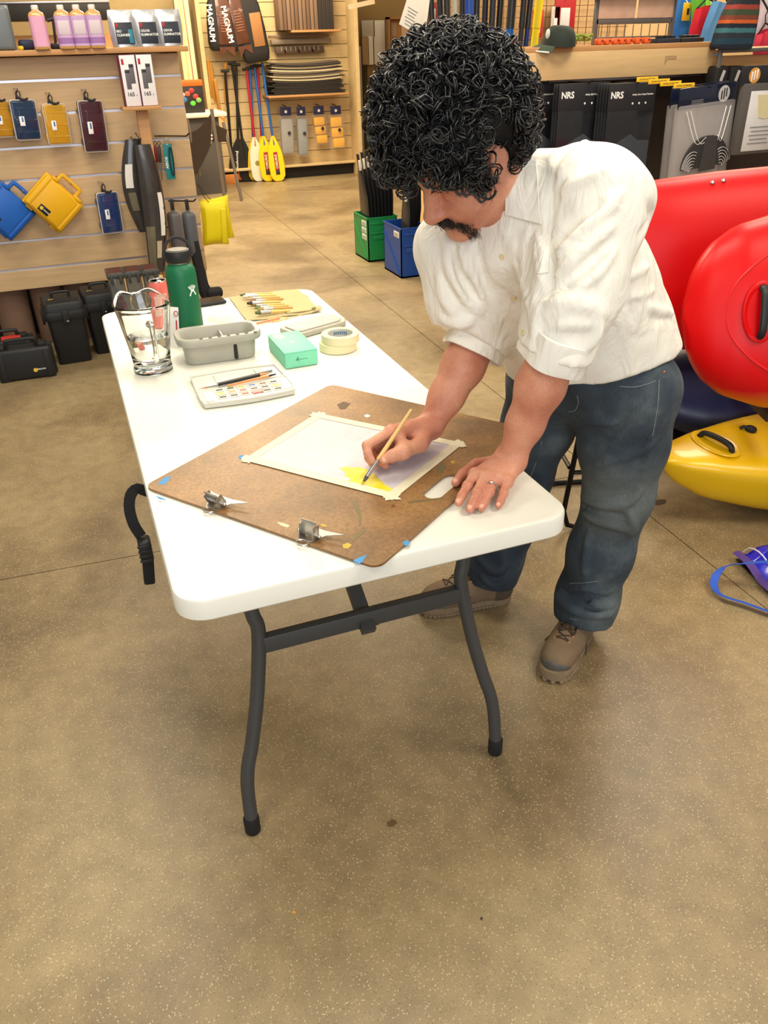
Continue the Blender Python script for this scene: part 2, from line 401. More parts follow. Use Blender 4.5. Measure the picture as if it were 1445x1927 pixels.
# drop faces inside the slot
for f in [f for f in bm.faces if abs(f.calc_center_median().x-hx) < hw/2 and abs(f.calc_center_median().y-hy) < hh/2 and all((abs(v.co.x-hx) < hw/2+1e-4 and abs(v.co.y-hy) < hh/2+1e-4) for v in f.verts)]: bm.faces.remove(f)
ret = bmesh.ops.extrude_face_region(bm, geom=list(bm.faces))
for v in [q for q in ret['geom'] if isinstance(q, bmesh.types.BMVert)]: v.co.z += BT
bmesh.ops.recalc_face_normals(bm, faces=list(bm.faces))
me = bpy.data.meshes.new('panel'); bm.to_mesh(me); bm.free(); obj('panel', me, HB, board)
STEEL = M('worn_steel', (176, 172, 164), 0.32, 0.9, var=0.15, scale=60)
ZB = BT
def clip(px, tilt):
    w = onz(px[0], px[1], TH+BT); l = np.array([(w[:2]-BL) @ e1, -((w[:2]-BL) @ e2)])
    x0 = 0.0; y0 = l[1]                              # clips sit on the left (near-left) edge of the board
    # base plate on the board, pointed wings and hinge frame
    base = [(-0.012, 0.016), (0.006, 0.024), (0.030, 0.030), (0.072, 0.056), (0.066, 0.030), (0.040, 0.006), (0.036, -0.016), (0.006, -0.020), (-0.014, -0.012)]
    b = obj('clip', MB().prism([(x0+0.01+x*0.62, y0+y*0.9) for x, y in base], ZB, ZB+0.0012), STEEL, board, 'steel spring clip')
    T = Tm((x0+0.016, y0, ZB+0.014), (0, tilt, 0))
    obj('clip_lever', MB().rbox((0.0, 0, 0.008), (0.0016, 0.034, 0.030), 0.0006, T=T).rbox((0.001, -0.016, 0.0), (0.018, 0.0014, 0.03), 0.0005, T=T).rbox((0.001, 0.016, 0.0), (0.018, 0.0014, 0.03), 0.0005, T=T), STEEL, b)
    obj('clip_jaw', MB().prism([(0.012, -0.024), (0.022, -0.030), (0.040, -0.062), (0.034, -0.022), (0.034, 0.02), (0.020, 0.030), (0.010, 0.026)], 0, 0.0012, Tm((x0+0.006, y0, ZB+0.004), (0, -0.15, 0))), STEEL, b)
    obj('hinge_pin', MB().tube([(x0+0.017, y0-0.024, ZB+0.010), (x0+0.017, y0+0.024, ZB+0.010)], 0.0022, 10).sphere((x0+0.017, y0-0.024, ZB+0.010), 0.0035, 10, 6).sphere((x0+0.017, y0+0.024, ZB+0.010), 0.0035, 10, 6), M('bright_pin', (205, 205, 205), 0.2, 1.0), b)
    a = np.linspace(0, 2*PI, 17)[:-1]
    obj('hanging_loop', MB().tube([(x0-0.004+0.009*math.cos(q), y0+0.012*math.sin(q), ZB+0.001) for q in a], 0.0016, 8, closed=True), STEEL, b)
clip((398, 958), -0.5); clip((575, 1018), 0.12)
# dried paint and blue masking tape scraps on the board (they have their own shape)
BT_ = M('blue_masking_tape', (70, 140, 196), 0.7)
def scrap(name, pts, mat, z=0.0003, label=None):
    q = []
    for x, y in pts:
        w = onz(x, y, TH+BT); l = (w[:2]-BL); q.append((l @ e1, -(l @ e2)))
    return obj(name, MB().prism(q, ZB, ZB+z), mat, board, label)
scrap('tape_scrap', [(296, 912), (309, 900), (322, 896), (315, 907), (309, 912)], BT_)
scrap('tape_scrap', [(293, 934), (304, 937), (314, 942), (300, 940)], BT_)
scrap('tape_scrap', [(664, 1056), (673, 1051), (690, 1044), (682, 1058), (676, 1062)], BT_)
scrap('tape_scrap', [(757, 1021), (766, 1017), (772, 1021), (767, 1028), (762, 1027)], BT_)
scrap('tape_scrap', [(449, 859), (458, 856), (454, 864), (449, 864)], BT_)
GRN = M('dried_green_paint', (110, 94, 56), 0.5); YEL = M('dried_yellow_paint', (196, 160, 52), 0.5); CRM = M('dried_cream_paint', (226, 212, 160), 0.6)
scrap('paint_smear', [(664, 944), (672, 940), (676, 956), (681, 972), (680, 990), (675, 991), (675, 974), (668, 958)], GRN)
scrap('paint_smear', [(660, 1015), (672, 1005), (684, 995), (690, 999), (676, 1010), (664, 1020)], GRN)
scrap('paint_smear', [(765, 945), (795, 941), (830, 937), (836, 939), (800, 944), (770, 948)], GRN)
scrap('paint_spot', [(644, 1026), (654, 1022), (662, 1026), (655, 1033), (646, 1032)], YEL)
scrap('paint_spot', [(602, 986), (612, 988), (616, 992), (606, 991)], YEL)
scrap('paint_streak', [(521, 983), (533, 985), (546, 990), (540, 993), (528, 989)], CRM)
scrap('paint_spot', [(735, 952), (741, 950), (744, 953), (739, 956)], M('dried_red_paint', (120, 48, 32), 0.5))
scrap('paint_spot', [(820, 880), (832, 872), (840, 878), (830, 892), (822, 890)], M('dried_teal_paint', (112, 102, 72), 0.5))
scrap('paint_spot', [(848, 868), (855, 868), (855, 872), (849, 873)], YEL)
scrap('worn_hole', [(685, 782), (691, 780), (697, 783), (692, 786), (687, 785)], WHITE, label='small hole showing the white table')
scrap('tape_mark', [(634, 762), (646, 756), (660, 760), (650, 770), (640, 771)], M('dark_tape_mark', (92, 68, 46), 0.6))
# ================================================================== paper with masking tape border
def bl(x, y):
    w = onz(x, y, TH+BT); l = w[:2]-BL; return np.array([l @ e1, -(l @ e2)])
PC = [bl(478, 864), bl(600, 786), bl(852, 838), bl(735, 930)]     # left, far, right, near
def paperm():
    m = bpy.data.materials.new('watercolour_paper'); m.use_nodes = True; nt = m.node_tree; b = nt.nodes['Principled BSDF']; L = nt.links.new
    tc = nt.nodes.new('ShaderNodeTexCoord'); n = tex(nt, 'ShaderNodeTexNoise', 30, 4, tc.outputs['Object'])
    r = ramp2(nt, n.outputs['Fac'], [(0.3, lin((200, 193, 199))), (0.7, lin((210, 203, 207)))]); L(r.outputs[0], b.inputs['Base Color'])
    b.inputs['Roughness'].default_value = 0.85
    g_ = tex(nt, 'ShaderNodeTexNoise', 900, 2, tc.outputs['Object']); bp = nt.nodes.new('ShaderNodeBump'); bp.inputs['Strength'].default_value = 0.3; bp.inputs['Distance'].default_value = 0.001
    L(g_.outputs['Fac'], bp.inputs['Height']); L(bp.outputs[0], b.inputs['Normal']); return m
pp = thing('watercolour_paper', 'white watercolour paper taped on the drawing board with a yellow brush stroke', 'paper', (BL[0], BL[1], BZ+BT+0.0002), (0, 0, ang))
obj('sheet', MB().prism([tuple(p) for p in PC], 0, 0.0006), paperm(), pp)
def yellowwash():
    m = bpy.data.materials.new('yellow_wash'); m.use_nodes = True; nt = m.node_tree; b = nt.nodes['Principled BSDF']
    tc = nt.nodes.new('ShaderNodeTexCoord'); n = tex(nt, 'ShaderNodeTexNoise', 22, 5, tc.outputs['Object'])
    r = ramp2(nt, n.outputs['Fac'], [(0.28, lin((212, 178, 8))), (0.5, lin((236, 214, 30))), (0.72, lin((240, 232, 130)))])
    nt.links.new(r.outputs[0], b.inputs['Base Color']); b.inputs['Roughness'].default_value = 0.3; return m
def pl(pts): return [tuple(bl(x, y)) for x, y in pts]
washp = [(636, 880), (648, 881), (650, 878), (662, 881), (676, 880), (688, 884), (702, 892), (714, 904), (724, 913), (738, 921), (736, 929), (722, 930), (706, 925), (690, 918), (676, 914), (664, 908), (655, 906), (660, 902), (648, 897), (652, 891), (644, 886)]
obj('yellow_stroke', MB().prism(pl(washp), 0.0006, 0.0009), yellowwash(), pp)
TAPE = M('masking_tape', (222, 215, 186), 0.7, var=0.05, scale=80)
def strip(pa, pb, w, dz, over=0.035):
    a, b = np.array(pa), np.array(pb); d = (b-a)/np.linalg.norm(b-a); n = np.array([-d[1], d[0]])
    a = a-d*over; b = b+d*over; r = random.Random(int(a[0]*1e4)); q = []
    jag = lambda p, s: [tuple(p+n*w*(k/4-0.5)+s*d*(r.random()-0.5)*0.012) for k in range(5)]
    q = jag(a, -1)+jag(b, 1)[::-1]
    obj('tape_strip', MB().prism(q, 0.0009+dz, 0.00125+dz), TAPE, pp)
off = 0.0065
c0 = sum(PC)/4
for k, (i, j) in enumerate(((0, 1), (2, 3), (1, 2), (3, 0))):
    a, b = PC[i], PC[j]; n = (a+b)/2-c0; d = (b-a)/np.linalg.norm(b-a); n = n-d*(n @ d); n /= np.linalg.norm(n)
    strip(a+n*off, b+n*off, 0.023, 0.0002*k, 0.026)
# ================================================================== things on the table
Z = TH+0.0005
GLASS = M('clear_glass', (250, 252, 250), 0.02, trans=1.0, ior=1.48, var=0.0)
WATER = M('water', (246, 250, 250), 0.0, trans=1.0, ior=1.33, var=0.0)
THINF = M('thin_clear_film', (235, 235, 232), 0.12, var=0.0, alpha=0.10)
CLEARP = M('clear_film', (225, 225, 222), 0.18, var=0.05, alpha=0.28)
# --- pitcher
pt = thing('glass_pitcher', 'clear glass pitcher half full of water at the table corner', 'pitcher', (-0.277, 1.16, Z))
seg = 48; aa = np.arange(seg)*2*PI/seg
def pr(r, z, lip=0.0):
    k = np.maximum(0, np.cos(aa-PI*0.55))**2; w = 1+0.0*k
    zz = z+lip*(0.020*np.exp(-((aa-1.2)/0.42)**2)+0.022*np.exp(-((aa-2.25)/0.42)**2)-0.004)
    rr = r*(1+lip*0.05*np.exp(-((aa-1.72)/0.5)**2))
    return np.column_stack([rr*np.cos(aa), rr*np.sin(aa), zz])
gl = MB()
outer_r = [pr(0.0505, 0.0), pr(0.0545, 0.003), pr(0.0545, 0.012), pr(0.0520, 0.024), pr(0.0555, 0.060), pr(0.0625, 0.110), pr(0.070, 0.160), pr(0.0755, 0.190, 1), pr(0.0785, 0.197, 1)]
inner_r = [pr(0.0765, 0.200, 1), pr(0.0735, 0.1975, 1), pr(0.0705, 0.188, 0.9), pr(0.0655, 0.158), pr(0.058, 0.108), pr(0.051, 0.060), pr(0.047, 0.030), pr(0.040, 0.023), pr(0.002, 0.022)]
gl.loft(outer_r+inner_r); obj('glass_body', gl, GLASS, pt)
hp = bez([(0.006, -0.060, 0.150), (0.008, -0.088, 0.158), (0.008, -0.106, 0.140), (0.008, -0.104, 0.095), (0.007, -0.088, 0.060), (0.005, -0.0565, 0.046)], 30)
obj('handle', MB().tube(hp, np.interp(np.arange(len(hp)), [0, 4, len(hp)/2, len(hp)-4, len(hp)-1], [0.010, 0.0075, 0.0065, 0.0075, 0.010]), 12), GLASS, pt)
wr = MB().lathe([(0.0395, 0.0238), (0.0462, 0.0308), (0.0502, 0.060), (0.0565, 0.102), (0.0568, 0.1025)], 48)
obj('water', wr, WATER, pt)
# --- green bottle
GREEN = M('green_powder_coat', (14, 104, 66), 0.42, var=0.06, scale=60, bump=0.12, bscale=900)
BLKP = M('black_plastic', (30, 30, 31), 0.5, var=0.1)
bo = thing('water_bottle', 'tall green insulated bottle with black strap cap', 'bottle', (-0.137, 1.375, Z))
obj('bottle_body', MB().lathe([(0.040, 0), (0.0445, 0.003), (0.0455, 0.01), (0.0455, 0.205), (0.044, 0.222), (0.039, 0.234), (0.0335, 0.240), (0.0335, 0.243)], 40), GREEN, bo)
obj('steel_ring', MB().lathe([(0.0345, 0.2425), (0.036, 0.2435), (0.036, 0.2455), (0.0345, 0.2465)], 36), M('brushed_steel', (190, 188, 182), 0.25, 1.0), bo)
cp = obj('cap', MB().lathe([(0.036, 0.2465), (0.0375, 0.2485), (0.0375, 0.274), (0.0355, 0.2785), (0.031, 0.279)], 40), BLKP, bo)
obj('cap_top', MB().lathe([(0.030, 0.279), (0.029, 0.2805), (0.001, 0.2805)], 36), M('cap_top_grey', (58, 58, 60), 0.4), cp)
a = np.linspace(-0.08, PI+0.08, 26)
obj('strap', MB().tube([(0.0395*math.cos(q), -0.006+0.004*math.sin(q), 0.262+0.052*max(0, math.sin(q))**0.85-0.004*(math.sin(q) < 0)) for q in a], 0.0045, 8, flat=0.55, up=(0, 1, 0)), M('black_strap', (34, 34, 36), 0.6), cp)
# the logo wraps the bottle: a hand-topped figure with spread legs
def wrapped(poly, r, z0, th0):
    P = [(x, y) for x, y in poly]; return P
LOGO = M('white_print', (240, 240, 236), 0.6, var=0.02)
th0 = -1.05; lg = MB(); R_ = 0.0459
def wp(x, y): q = th0+x/R_; return (R_*math.cos(q), R_*math.sin(q), 0.166+y)
def patch(pts):  # thin ribbon quads on the cylinder
    for (a, b, w0, w1) in pts:
        a, b = np.array(a), np.array(b); d = b-a; n = np.array([-d[1], d[0]])/np.linalg.norm(d); k = 4; V = []
        for i in range(k+1):
            p = a+d*i/k; w = w0+(w1-w0)*i/k; V += [wp(*(p+n*w)), wp(*(p-n*w))]
        lg.add(V, [(2*i, 2*i+1, 2*i+3, 2*i+2) for i in range(k)])
s = 0.001
patch([((-3*s, 0), (-11*s, -15*s), 1.9*s, 2.2*s), ((3*s, 0), (11*s, -15*s), 1.9*s, 2.2*s), ((-4*s, 3*s), (4*s, -3*s), 2.2*s, 2.2*s), ((-4*s, -3*s), (4*s, 3*s), 2.2*s, 2.2*s), ((-3*s, 1*s), (-13*s, 12*s), 1.8*s, 1.4*s), ((3*s, 1*s), (13*s, 12*s), 1.8*s, 1.4*s)])
patch([((k*1.9*s*1.6, 6*s+abs(k)*0.3*s), (k*2.6*s*1.6, 17*s-abs(k)*1.2*s), 1.0*s, 0.9*s) for k in (-2, -1, 0, 1, 2)])
patch([((-7*s, 6*s), (-3*s, 3.2*s), 0.7*s, 0.7*s), ((-3*s, 3.2*s), (3*s, 3.2*s), 0.9*s, 0.9*s), ((3*s, 3.2*s), (7*s, 6*s), 0.7*s, 0.7*s)])
obj('logo', lg.mesh('logo', 0), LOGO, bo)
cd = thing('paper_tag', 'white paper tag with red print leaning on the green bottle', 'tag', (-0.192, 1.335, Z), (0, 0, -0.35))
obj('card', MB().rbox((0, 0, 0.062), (0.030, 0.0015, 0.124), 0.0006, T=Tm(rot=(-0.06, 0.10, 0))), M('white_card', (240, 238, 234), 0.6), cd)
REDP = M('red_print', (190, 40, 44), 0.6)
a = np.linspace(0, 2*PI, 17)[:-1]
obj('red_mark', MB().tube([(0.006*math.cos(q)+0.008, -0.0022-0.0006, 0.105+0.008*math.sin(q)) for q in a], 0.0011, 6, closed=True, T=Tm(rot=(-0.06, 0.10, 0))), REDP, cd)
obj('red_line', MB().rbox((0.008, -0.0013, 0.055), (0.004, 0.0006, 0.06), 0.0003, T=Tm(rot=(-0.06, 0.10, 0))), REDP, cd)
# --- can
cn = thing('drink_can', 'coral pink drink can behind the glass pitcher', 'can', (-0.192, 1.565, Z))
obj('can_body', MB().lathe([(0.024, 0), (0.030, 0.006), (0.0305, 0.012), (0.0305, 0.132), (0.0275, 0.146), (0.0265, 0.150)], 36), M('coral_print', (230, 112, 102), 0.4, var=0.22, scale=45), cn)
obj('can_end', MB().lathe([(0.0265, 0.150), (0.0270, 0.1535), (0.0255, 0.1535), (0.0240, 0.1490), (0.001, 0.1490)], 36), M('aluminium', (205, 203, 200), 0.25, 1.0), cn)
obj('printed_panel', MB().loft([np.column_stack([0.0308*np.cos(np.linspace(-2.2, -0.9, 10)), 0.0308*np.sin(np.linspace(-2.2, -0.9, 10)), np.full(10, z)]) for z in (0.05, 0.115)], cap=False, close=False), M('pale_coral_print', (240, 186, 176), 0.45, var=0.3, scale=160), cn)
obj('pull_tab', MB().rbox((0.004, -0.004, 0.151), (0.014, 0.020, 0.0015), 0.0006), M('aluminium', (0, 0, 0)), cn)
# --- caddy tray with compartments
GREYP = M('grey_plastic', (168, 165, 152), 0.42, var=0.05, scale=50)
tr = thing('caddy_tray', 'grey plastic palette caddy with divided wells', 'tray', (-0.079, 1.195, Z), (0, 0, -0.02))
def rr_ring(w, h, r, z): q = rect_round(w, h, r, 6); return np.column_stack([np.array(q), np.full(len(q), z)])
body = MB().loft([rr_ring(0.196, 0.092, 0.026, 0.0), rr_ring(0.200, 0.096, 0.028, 0.003), rr_ring(0.212, 0.108, 0.032, 0.056), rr_ring(0.240, 0.136, 0.042, 0.058), rr_ring(0.244, 0.140, 0.044, 0.062), rr_ring(0.244, 0.140, 0.044, 0.076), rr_ring(0.240, 0.136, 0.042, 0.079), rr_ring(0.216, 0.112, 0.034, 0.079), rr_ring(0.208, 0.104, 0.030, 0.074), rr_ring(0.196, 0.092, 0.028, 0.008), rr_ring(0.18, 0.08, 0.02, 0.006)])
obj('tub', body, GREYP, tr)
obj('divider', MB().rbox((0.012, 0.004, 0.036), (0.006, 0.094, 0.062), 0.002), GREYP, tr)
obj('divider', MB().rbox((0.055, -0.006, 0.034), (0.09, 0.005, 0.056), 0.002), GREYP, tr)
obj('front_slot', MB().rbox((0.040, -0.0485, 0.026), (0.011, 0.012, 0.046), 0.003, taper=(1, 1)), M('dark_slot', (40, 39, 36), 0.8), tr)
r_ = random.Random(2)
for k in range(7):
    obj('brush_notch', MB().lathe([(0.0055, 0.0786), (0.0055, 0.0800), (0.001, 0.0800)], 14, Tm((-0.055+k*0.026, -0.0615, 0))), M('notch_stain', (92, 88, 80), 0.7), tr)
# --- caddy lid
ld = thing('palette_cover', 'grey plastic cover of the caddy lying behind the mint box', 'cover', (0.250, 1.335, Z), (0, 0, 0.36))
hexp = [(-0.105, -0.036), (-0.088, -0.056), (0.088, -0.056), (0.108, -0.034), (0.108, 0.034), (0.088, 0.056), (-0.088, 0.056), (-0.105, 0.036)]
obj('lid_rim', MB().prism(hexp, 0, 0.017, r=0.003), GREYP, ld)
obj('lid_panel', MB().prism([(x*0.86, y*0.80) for x, y in hexp], 0.016, 0.021, r=0.002), GREYP, ld)
obj('lid_groove', MB().rbox((0.066, 0.0, 0.0212), (0.012, 0.056, 0.002), 0.0008), M('pale_grey_plastic', (214, 210, 190), 0.35), ld)
obj('lid_groove', MB().rbox((-0.062, 0.0, 0.0212), (0.012, 0.056, 0.002), 0.0008), M('pale_grey_plastic', (0, 0, 0)), ld)
# --- mint box
MINT = M('mint_card', (122, 206, 170), 0.55, var=0.06, scale=30)
mb = thing('mint_box', 'mint green cardboard box with a small black signature', 'box', (0.118, 1.100, Z), (0, 0, 0.02))
obj('carton', MB().rbox((0, 0, 0.0225), (0.096, 0.186, 0.044), 0.0015), MINT, mb)
obj('lid_flap', MB().rbox((0, 0, 0.0455), (0.098, 0.188, 0.0016), 0.0006), MINT, mb)
INK = M('black_ink', (22, 26, 24), 0.6)
obj('signature', MB().tube([(-0.016, -0.0934, 0.020), (-0.013, -0.0934, 0.026), (-0.0105, -0.0934, 0.031), (-0.0095, -0.0934, 0.022), (-0.010, -0.0934, 0.016)], 0.0006, 5).tube([(-0.018, -0.0934, 0.0225), (-0.002, -0.0934, 0.0235), (0.002, -0.0934, 0.0215), (0.006, -0.0934, 0.0235), (0.018, -0.0934, 0.0225)], 0.0004, 5), INK, mb)
obj('worn_patch', MB().prism([(-0.035, 0.085), (-0.01, 0.08), (-0.004, 0.05), (-0.02, 0.035), (-0.04, 0.05)], 0.0463, 0.0466), M('worn_mint', (186, 216, 186), 0.7, var=0.2, scale=90), mb)
ro = [(0.011*math.cos(k*PI/6)*(1 if k % 2 else 0.55), 0.011*math.sin(k*PI/6)*(1 if k % 2 else 0.55)-0.005) for k in range(12)]
obj('printed_flower', MB().prism(ro, 0.0463, 0.0467), M('pale_mint_print', (176, 222, 190), 0.6), mb)
# --- two rolls of masking tape
def roll(c, z, label):
    q = thing('tape_roll', label, 'tape', (c[0], c[1], z), group='stacked masking tape rolls')
    obj('tape_body', MB().loft([np.column_stack([r*np.cos(np.arange(40)*PI/20), r*np.sin(np.arange(40)*PI/20), np.full(40, zz)]) for r, zz in ((0.0395, 0), (0.0555, 0), (0.0565, 0.001), (0.0565, 0.0235), (0.0555, 0.0245), (0.0395, 0.0245), (0.0395, 0))], cap=False), M('cream_tape', (226, 212, 172), 0.6, var=0.05), q)
    obj('tape_core', MB().loft([np.column_stack([r*np.cos(np.arange(40)*PI/20), r*np.sin(np.arange(40)*PI/20), np.full(40, zz)]) for r, zz in ((0.0375, 0.0005), (0.0394, 0.0005), (0.0394, 0.024), (0.0375, 0.024), (0.0375, 0.0005))], cap=False), M('core_card', (196, 196, 186), 0.7, var=0.2, scale=70), q)
    cr = MB()
    for i in range(7):
        a0 = 0.7+i*0.17; cr.add([(0.0373*math.cos(a), 0.0373*math.sin(a), z_) for a in (a0, a0+0.11) for z_ in (0.007, 0.017)], [(0, 1, 3, 2)])
    obj('core_print', cr.mesh('core_print', 0), M('blue_core_print', (70, 110, 150), 0.7), q)
roll((0.262, 1.112), Z, 'lower cream masking tape roll of the stack of two')
roll((0.269, 1.108), Z+0.0250, 'upper cream masking tape roll of the stack of two')
# --- watercolour set
PW = M('palette_white', (206, 204, 192), 0.38, var=0.03)
ws = thing('watercolour_set', 'open white watercolour pan set with stained lid palette', 'paint set', (-0.072, 0.872, Z), (0, 0, 0.0))
curve = lambda s: [(x, s*(0.058+0.010*math.cos(x/0.118*PI/2))) for x in np.linspace(-0.118, 0.118, 11)]
tp = curve(-1)+[(0.122, -0.03), (0.122, 0.045), (0.116, 0.052), (-0.116, 0.052), (-0.122, 0.045), (-0.122, -0.03)]
obj('pan_tray', MB().prism(tp, 0, 0.013, r=0.002), PW, ws)
rimm = MB().tube([(x, y, 0.0135) for x, y in tp], 0.003, 6, closed=True); obj('tray_rim', rimm, PW, ws)
lidp = [(x, -y) for x, y in curve(-1)]; lidp = [(x, y+0.115-0.012) for x, y in lidp][::-1]+[(-0.122, 0.060), (0.122, 0.060)]
obj('lid_palette', MB().prism(lidp, 0, 0.007, r=0.002), PW, ws)
obj('lid_rim', MB().tube([(x, y, 0.009) for x, y in lidp], 0.0035, 6, closed=True), PW, ws)
obj('hinge', MB().rbox((0.108, 0.056, 0.010), (0.012, 0.010, 0.014), 0.002), PW, ws)
obj('lid_divider', MB().rbox((-0.06, 0.105, 0.0085), (0.0015, 0.085, 0.004), 0.0005, T=Tm((0, 0, 0))), PW, ws)
obj('lid_divider', MB().rbox((0.055, 0.118, 0.0085), (0.0015, 0.06, 0.004), 0.0005), PW, ws)
obj('paint_stain', MB().prism([(-0.045, 0.072), (0.02, 0.076), (0.058, 0.084), (0.06, 0.088), (0.0, 0.084), (-0.04, 0.080)], 0.0072, 0.0076), M('violet_grey_stain', (104, 92, 96), 0.6), ws)
obj('paint_stain', MB().prism([(-0.03, 0.062), (0.05, 0.064), (0.06, 0.072), (0.0, 0.070), (-0.03, 0.068)], 0.0072, 0.0075), M('grey_wash', (170, 166, 160), 0.6), ws)
pans = [[(50, 52, 48), (70, 104, 50), (222, 170, 30), (60, 90, 170), (104, 60, 46), (44, 48, 40)], [(226, 204, 40), (196, 140, 60), (150, 70, 60), (90, 60, 70), (60, 44, 60), (224, 214, 60)], [(40, 34, 36), (40, 38, 40), (200, 50, 40), (206, 26, 40), (30, 34, 44), (48, 52, 50)]]
for i, row in enumerate(pans):
    for j, c in enumerate(row):
        x = -0.066+j*0.029+i*0.003*0; y = 0.018-i*0.026
        pn = obj('pan', MB().rbox((x, y, 0.0138), (0.025, 0.021, 0.003), 0.001), PW, ws)
        obj('paint', MB().rbox((x, y-0.001, 0.0152), (0.017, 0.009, 0.0012), 0.0004), M('pan_%d_%d' % (i, j), c, 0.5, var=0.25, scale=200), pn)
obj('red_splash', MB().prism([(0.012, -0.046), (0.036, -0.044), (0.042, -0.030), (0.030, -0.022), (0.016, -0.026), (0.008, -0.036)], 0.0150, 0.0168), M('crimson_paint', (206, 24, 40), 0.35), ws)
obj('well', MB().rbox((-0.100, -0.012, 0.0140), (0.022, 0.072, 0.002), 0.001), M('palette_cream', (226, 224, 208), 0.4), ws)
obj('well', MB().rbox((0.106, -0.008, 0.0140), (0.020, 0.072, 0.002), 0.001), M('palette_cream', (0, 0, 0)), ws)
def stick(name, label, cat, a, b, segs, group=None):
    a, b = np.array(a, float), np.array(b, float); d = b-a; Ln = np.linalg.norm(d)
    q = thing(name, label, cat, a, Vector(d).to_track_quat('Z', 'Y').to_euler(), group)
    for (nm, z0, z1, r0, r1, mt) in segs: obj(nm, MB().lathe([(r0*0.6, z0*Ln), (r0, z0*Ln+0.0004), ((r0+r1)/2, (z0+z1)/2*Ln), (r1, z1*Ln-0.0004), (max(r1*0.5, 0.0003), z1*Ln)], 10), mt, q)
    return q
PWD = M('pale_wood', (226, 194, 140), 0.5); ORG = M('orange_lacquer', (226, 140, 74), 0.4); GRY = M('grey_lacquer', (120, 118, 114), 0.4)
zt = Z+0.0185
stick('paint_brush', 'thin brush with grey handle and pinkish tip lying in the watercolour set', 'brush', (-0.182, 0.908, zt+0.001), (0.008, 0.938, zt+0.004), [('bristles', 0, 0.08, 0.0006, 0.003, M('pinkish_bristle', (186, 140, 120), 0.7)), ('ferrule', 0.08, 0.24, 0.0032, 0.0032, M('brushed_steel', (0, 0, 0))), ('handle', 0.24, 0.86, 0.0038, 0.0042, M('black_plastic', (0, 0, 0))), ('handle_end', 0.86, 1.0, 0.004, 0.002, ORG)])
stick('paint_brush', 'slim orange handled brush lying in front of the grey one in the watercolour set', 'brush', (-0.115, 0.897, zt+0.001), (0.024, 0.924, zt+0.003), [('handle', 0, 0.85, 0.0026, 0.0032, ORG), ('handle_end', 0.85, 1.0, 0.0032, 0.002, BLKP)])
stick('paint_brush', 'dark grey brush lying nearest the lid in the watercolour set', 'brush', (-0.135, 0.925, zt+0.001), (0.02, 0.951, zt+0.004), [('handle', 0, 1.0, 0.0034, 0.0040, GRY)])
# --- phone
ph = thing('phone', 'dark phone in a black case behind the green bottle', 'phone', (-0.028, 1.782, Z), (0, 0, 0.12))
obj('phone_case', MB().rbox((0, 0, 0.0055), (0.152, 0.076, 0.011), 0.005, 3), M('dark_case', (28, 34, 34), 0.5), ph)
obj('screen', MB().prism(rect_round(0.142, 0.066, 0.008), 0.0108, 0.0114), M('screen_glass', (14, 14, 16), 0.08), ph)
# --- clear plastic lid
pc = thing('plastic_cup_cover', 'round clear plastic cup cover lying between the bottle and the brush roll', 'cover', (0.0, 1.58, Z))
obj('plastic_shell', MB().lathe([(0.050, 0), (0.052, 0.002), (0.050, 0.006), (0.036, 0.014), (0.001, 0.015)], 32), M('milky_plastic', (232, 230, 214), 0.25, alpha=0.35), pc)
# --- brush roll
CANV = M('canvas', (186, 170, 126), 0.85, var=0.1, scale=60, bump=0.5, bscale=500)
br = thing('brush_roll', 'open canvas brush roll with pockets near the far end of the table', 'brush roll', (0.205, 1.655, Z), (0, 0, 0))
gx = np.linspace(-0.135, 0.125, 20); gy = np.linspace(-0.155, 0.165, 16)
sh = np.array([[(x+0.02*(y/0.16)*0.1+0.006*math.sin(y*40)*(x > 0.1), y-0.03*(x+0.1)*0.4, 0.004+0.0015*math.sin(x*50+y*31)+0.008*max(0, (x-0.09)/0.035)*(y < -0.1)) for y in gy] for x in gx])
obj('canvas_sheet', MB().sheet(sh, 0.003), CANV, br)
pk = MB()
gx2 = np.linspace(0.005, 0.118, 10); gy2 = np.linspace(-0.140, 0.145, 49)
sh2 = np.array([[(x, y-0.03*(x+0.1)*0.4, 0.008+0.004*abs(math.sin((y+0.14)/0.285*PI*9))) for y in gy2] for x in gx2])
obj('pocket_panel', MB().sheet(sh2, 0.004), M('canvas_pale', (188, 176, 128), 0.85, var=0.08, scale=60, bump=0.4, bscale=500), br)
obj('tie_cord', MB().tube(bez([(-0.03, -0.150, 0.004), (-0.06, -0.18, 0.003), (-0.03, -0.195, 0.003), (0.0, -0.175, 0.003), (-0.03, -0.165, 0.003), (-0.07, -0.17, 0.003), (-0.05, -0.2, 0.003), (0.02, -0.18, 0.003), (0.06, -0.16, 0.004)], 40), 0.0016, 6), M('tan_cord', (206, 176, 120), 0.8), br)
obj('printed_mark', MB().prism([(0.092, -0.146), (0.100, -0.150), (0.108, -0.145), (0.106, -0.137), (0.098, -0.139), (0.094, -0.136)], 0.0135, 0.0142), INK, br)
hcols = [(224, 190, 110), (206, 150, 80), (214, 176, 96), (226, 198, 120)]
bcols = [(90, 100, 60), (160, 140, 80), (110, 130, 70), (120, 92, 40), (70, 54, 40), (150, 96, 70), (196, 160, 120), (222, 210, 190)]
words = ['olive', 'sand', 'sage', 'ochre', 'umber', 'rust', 'tan', 'cream']
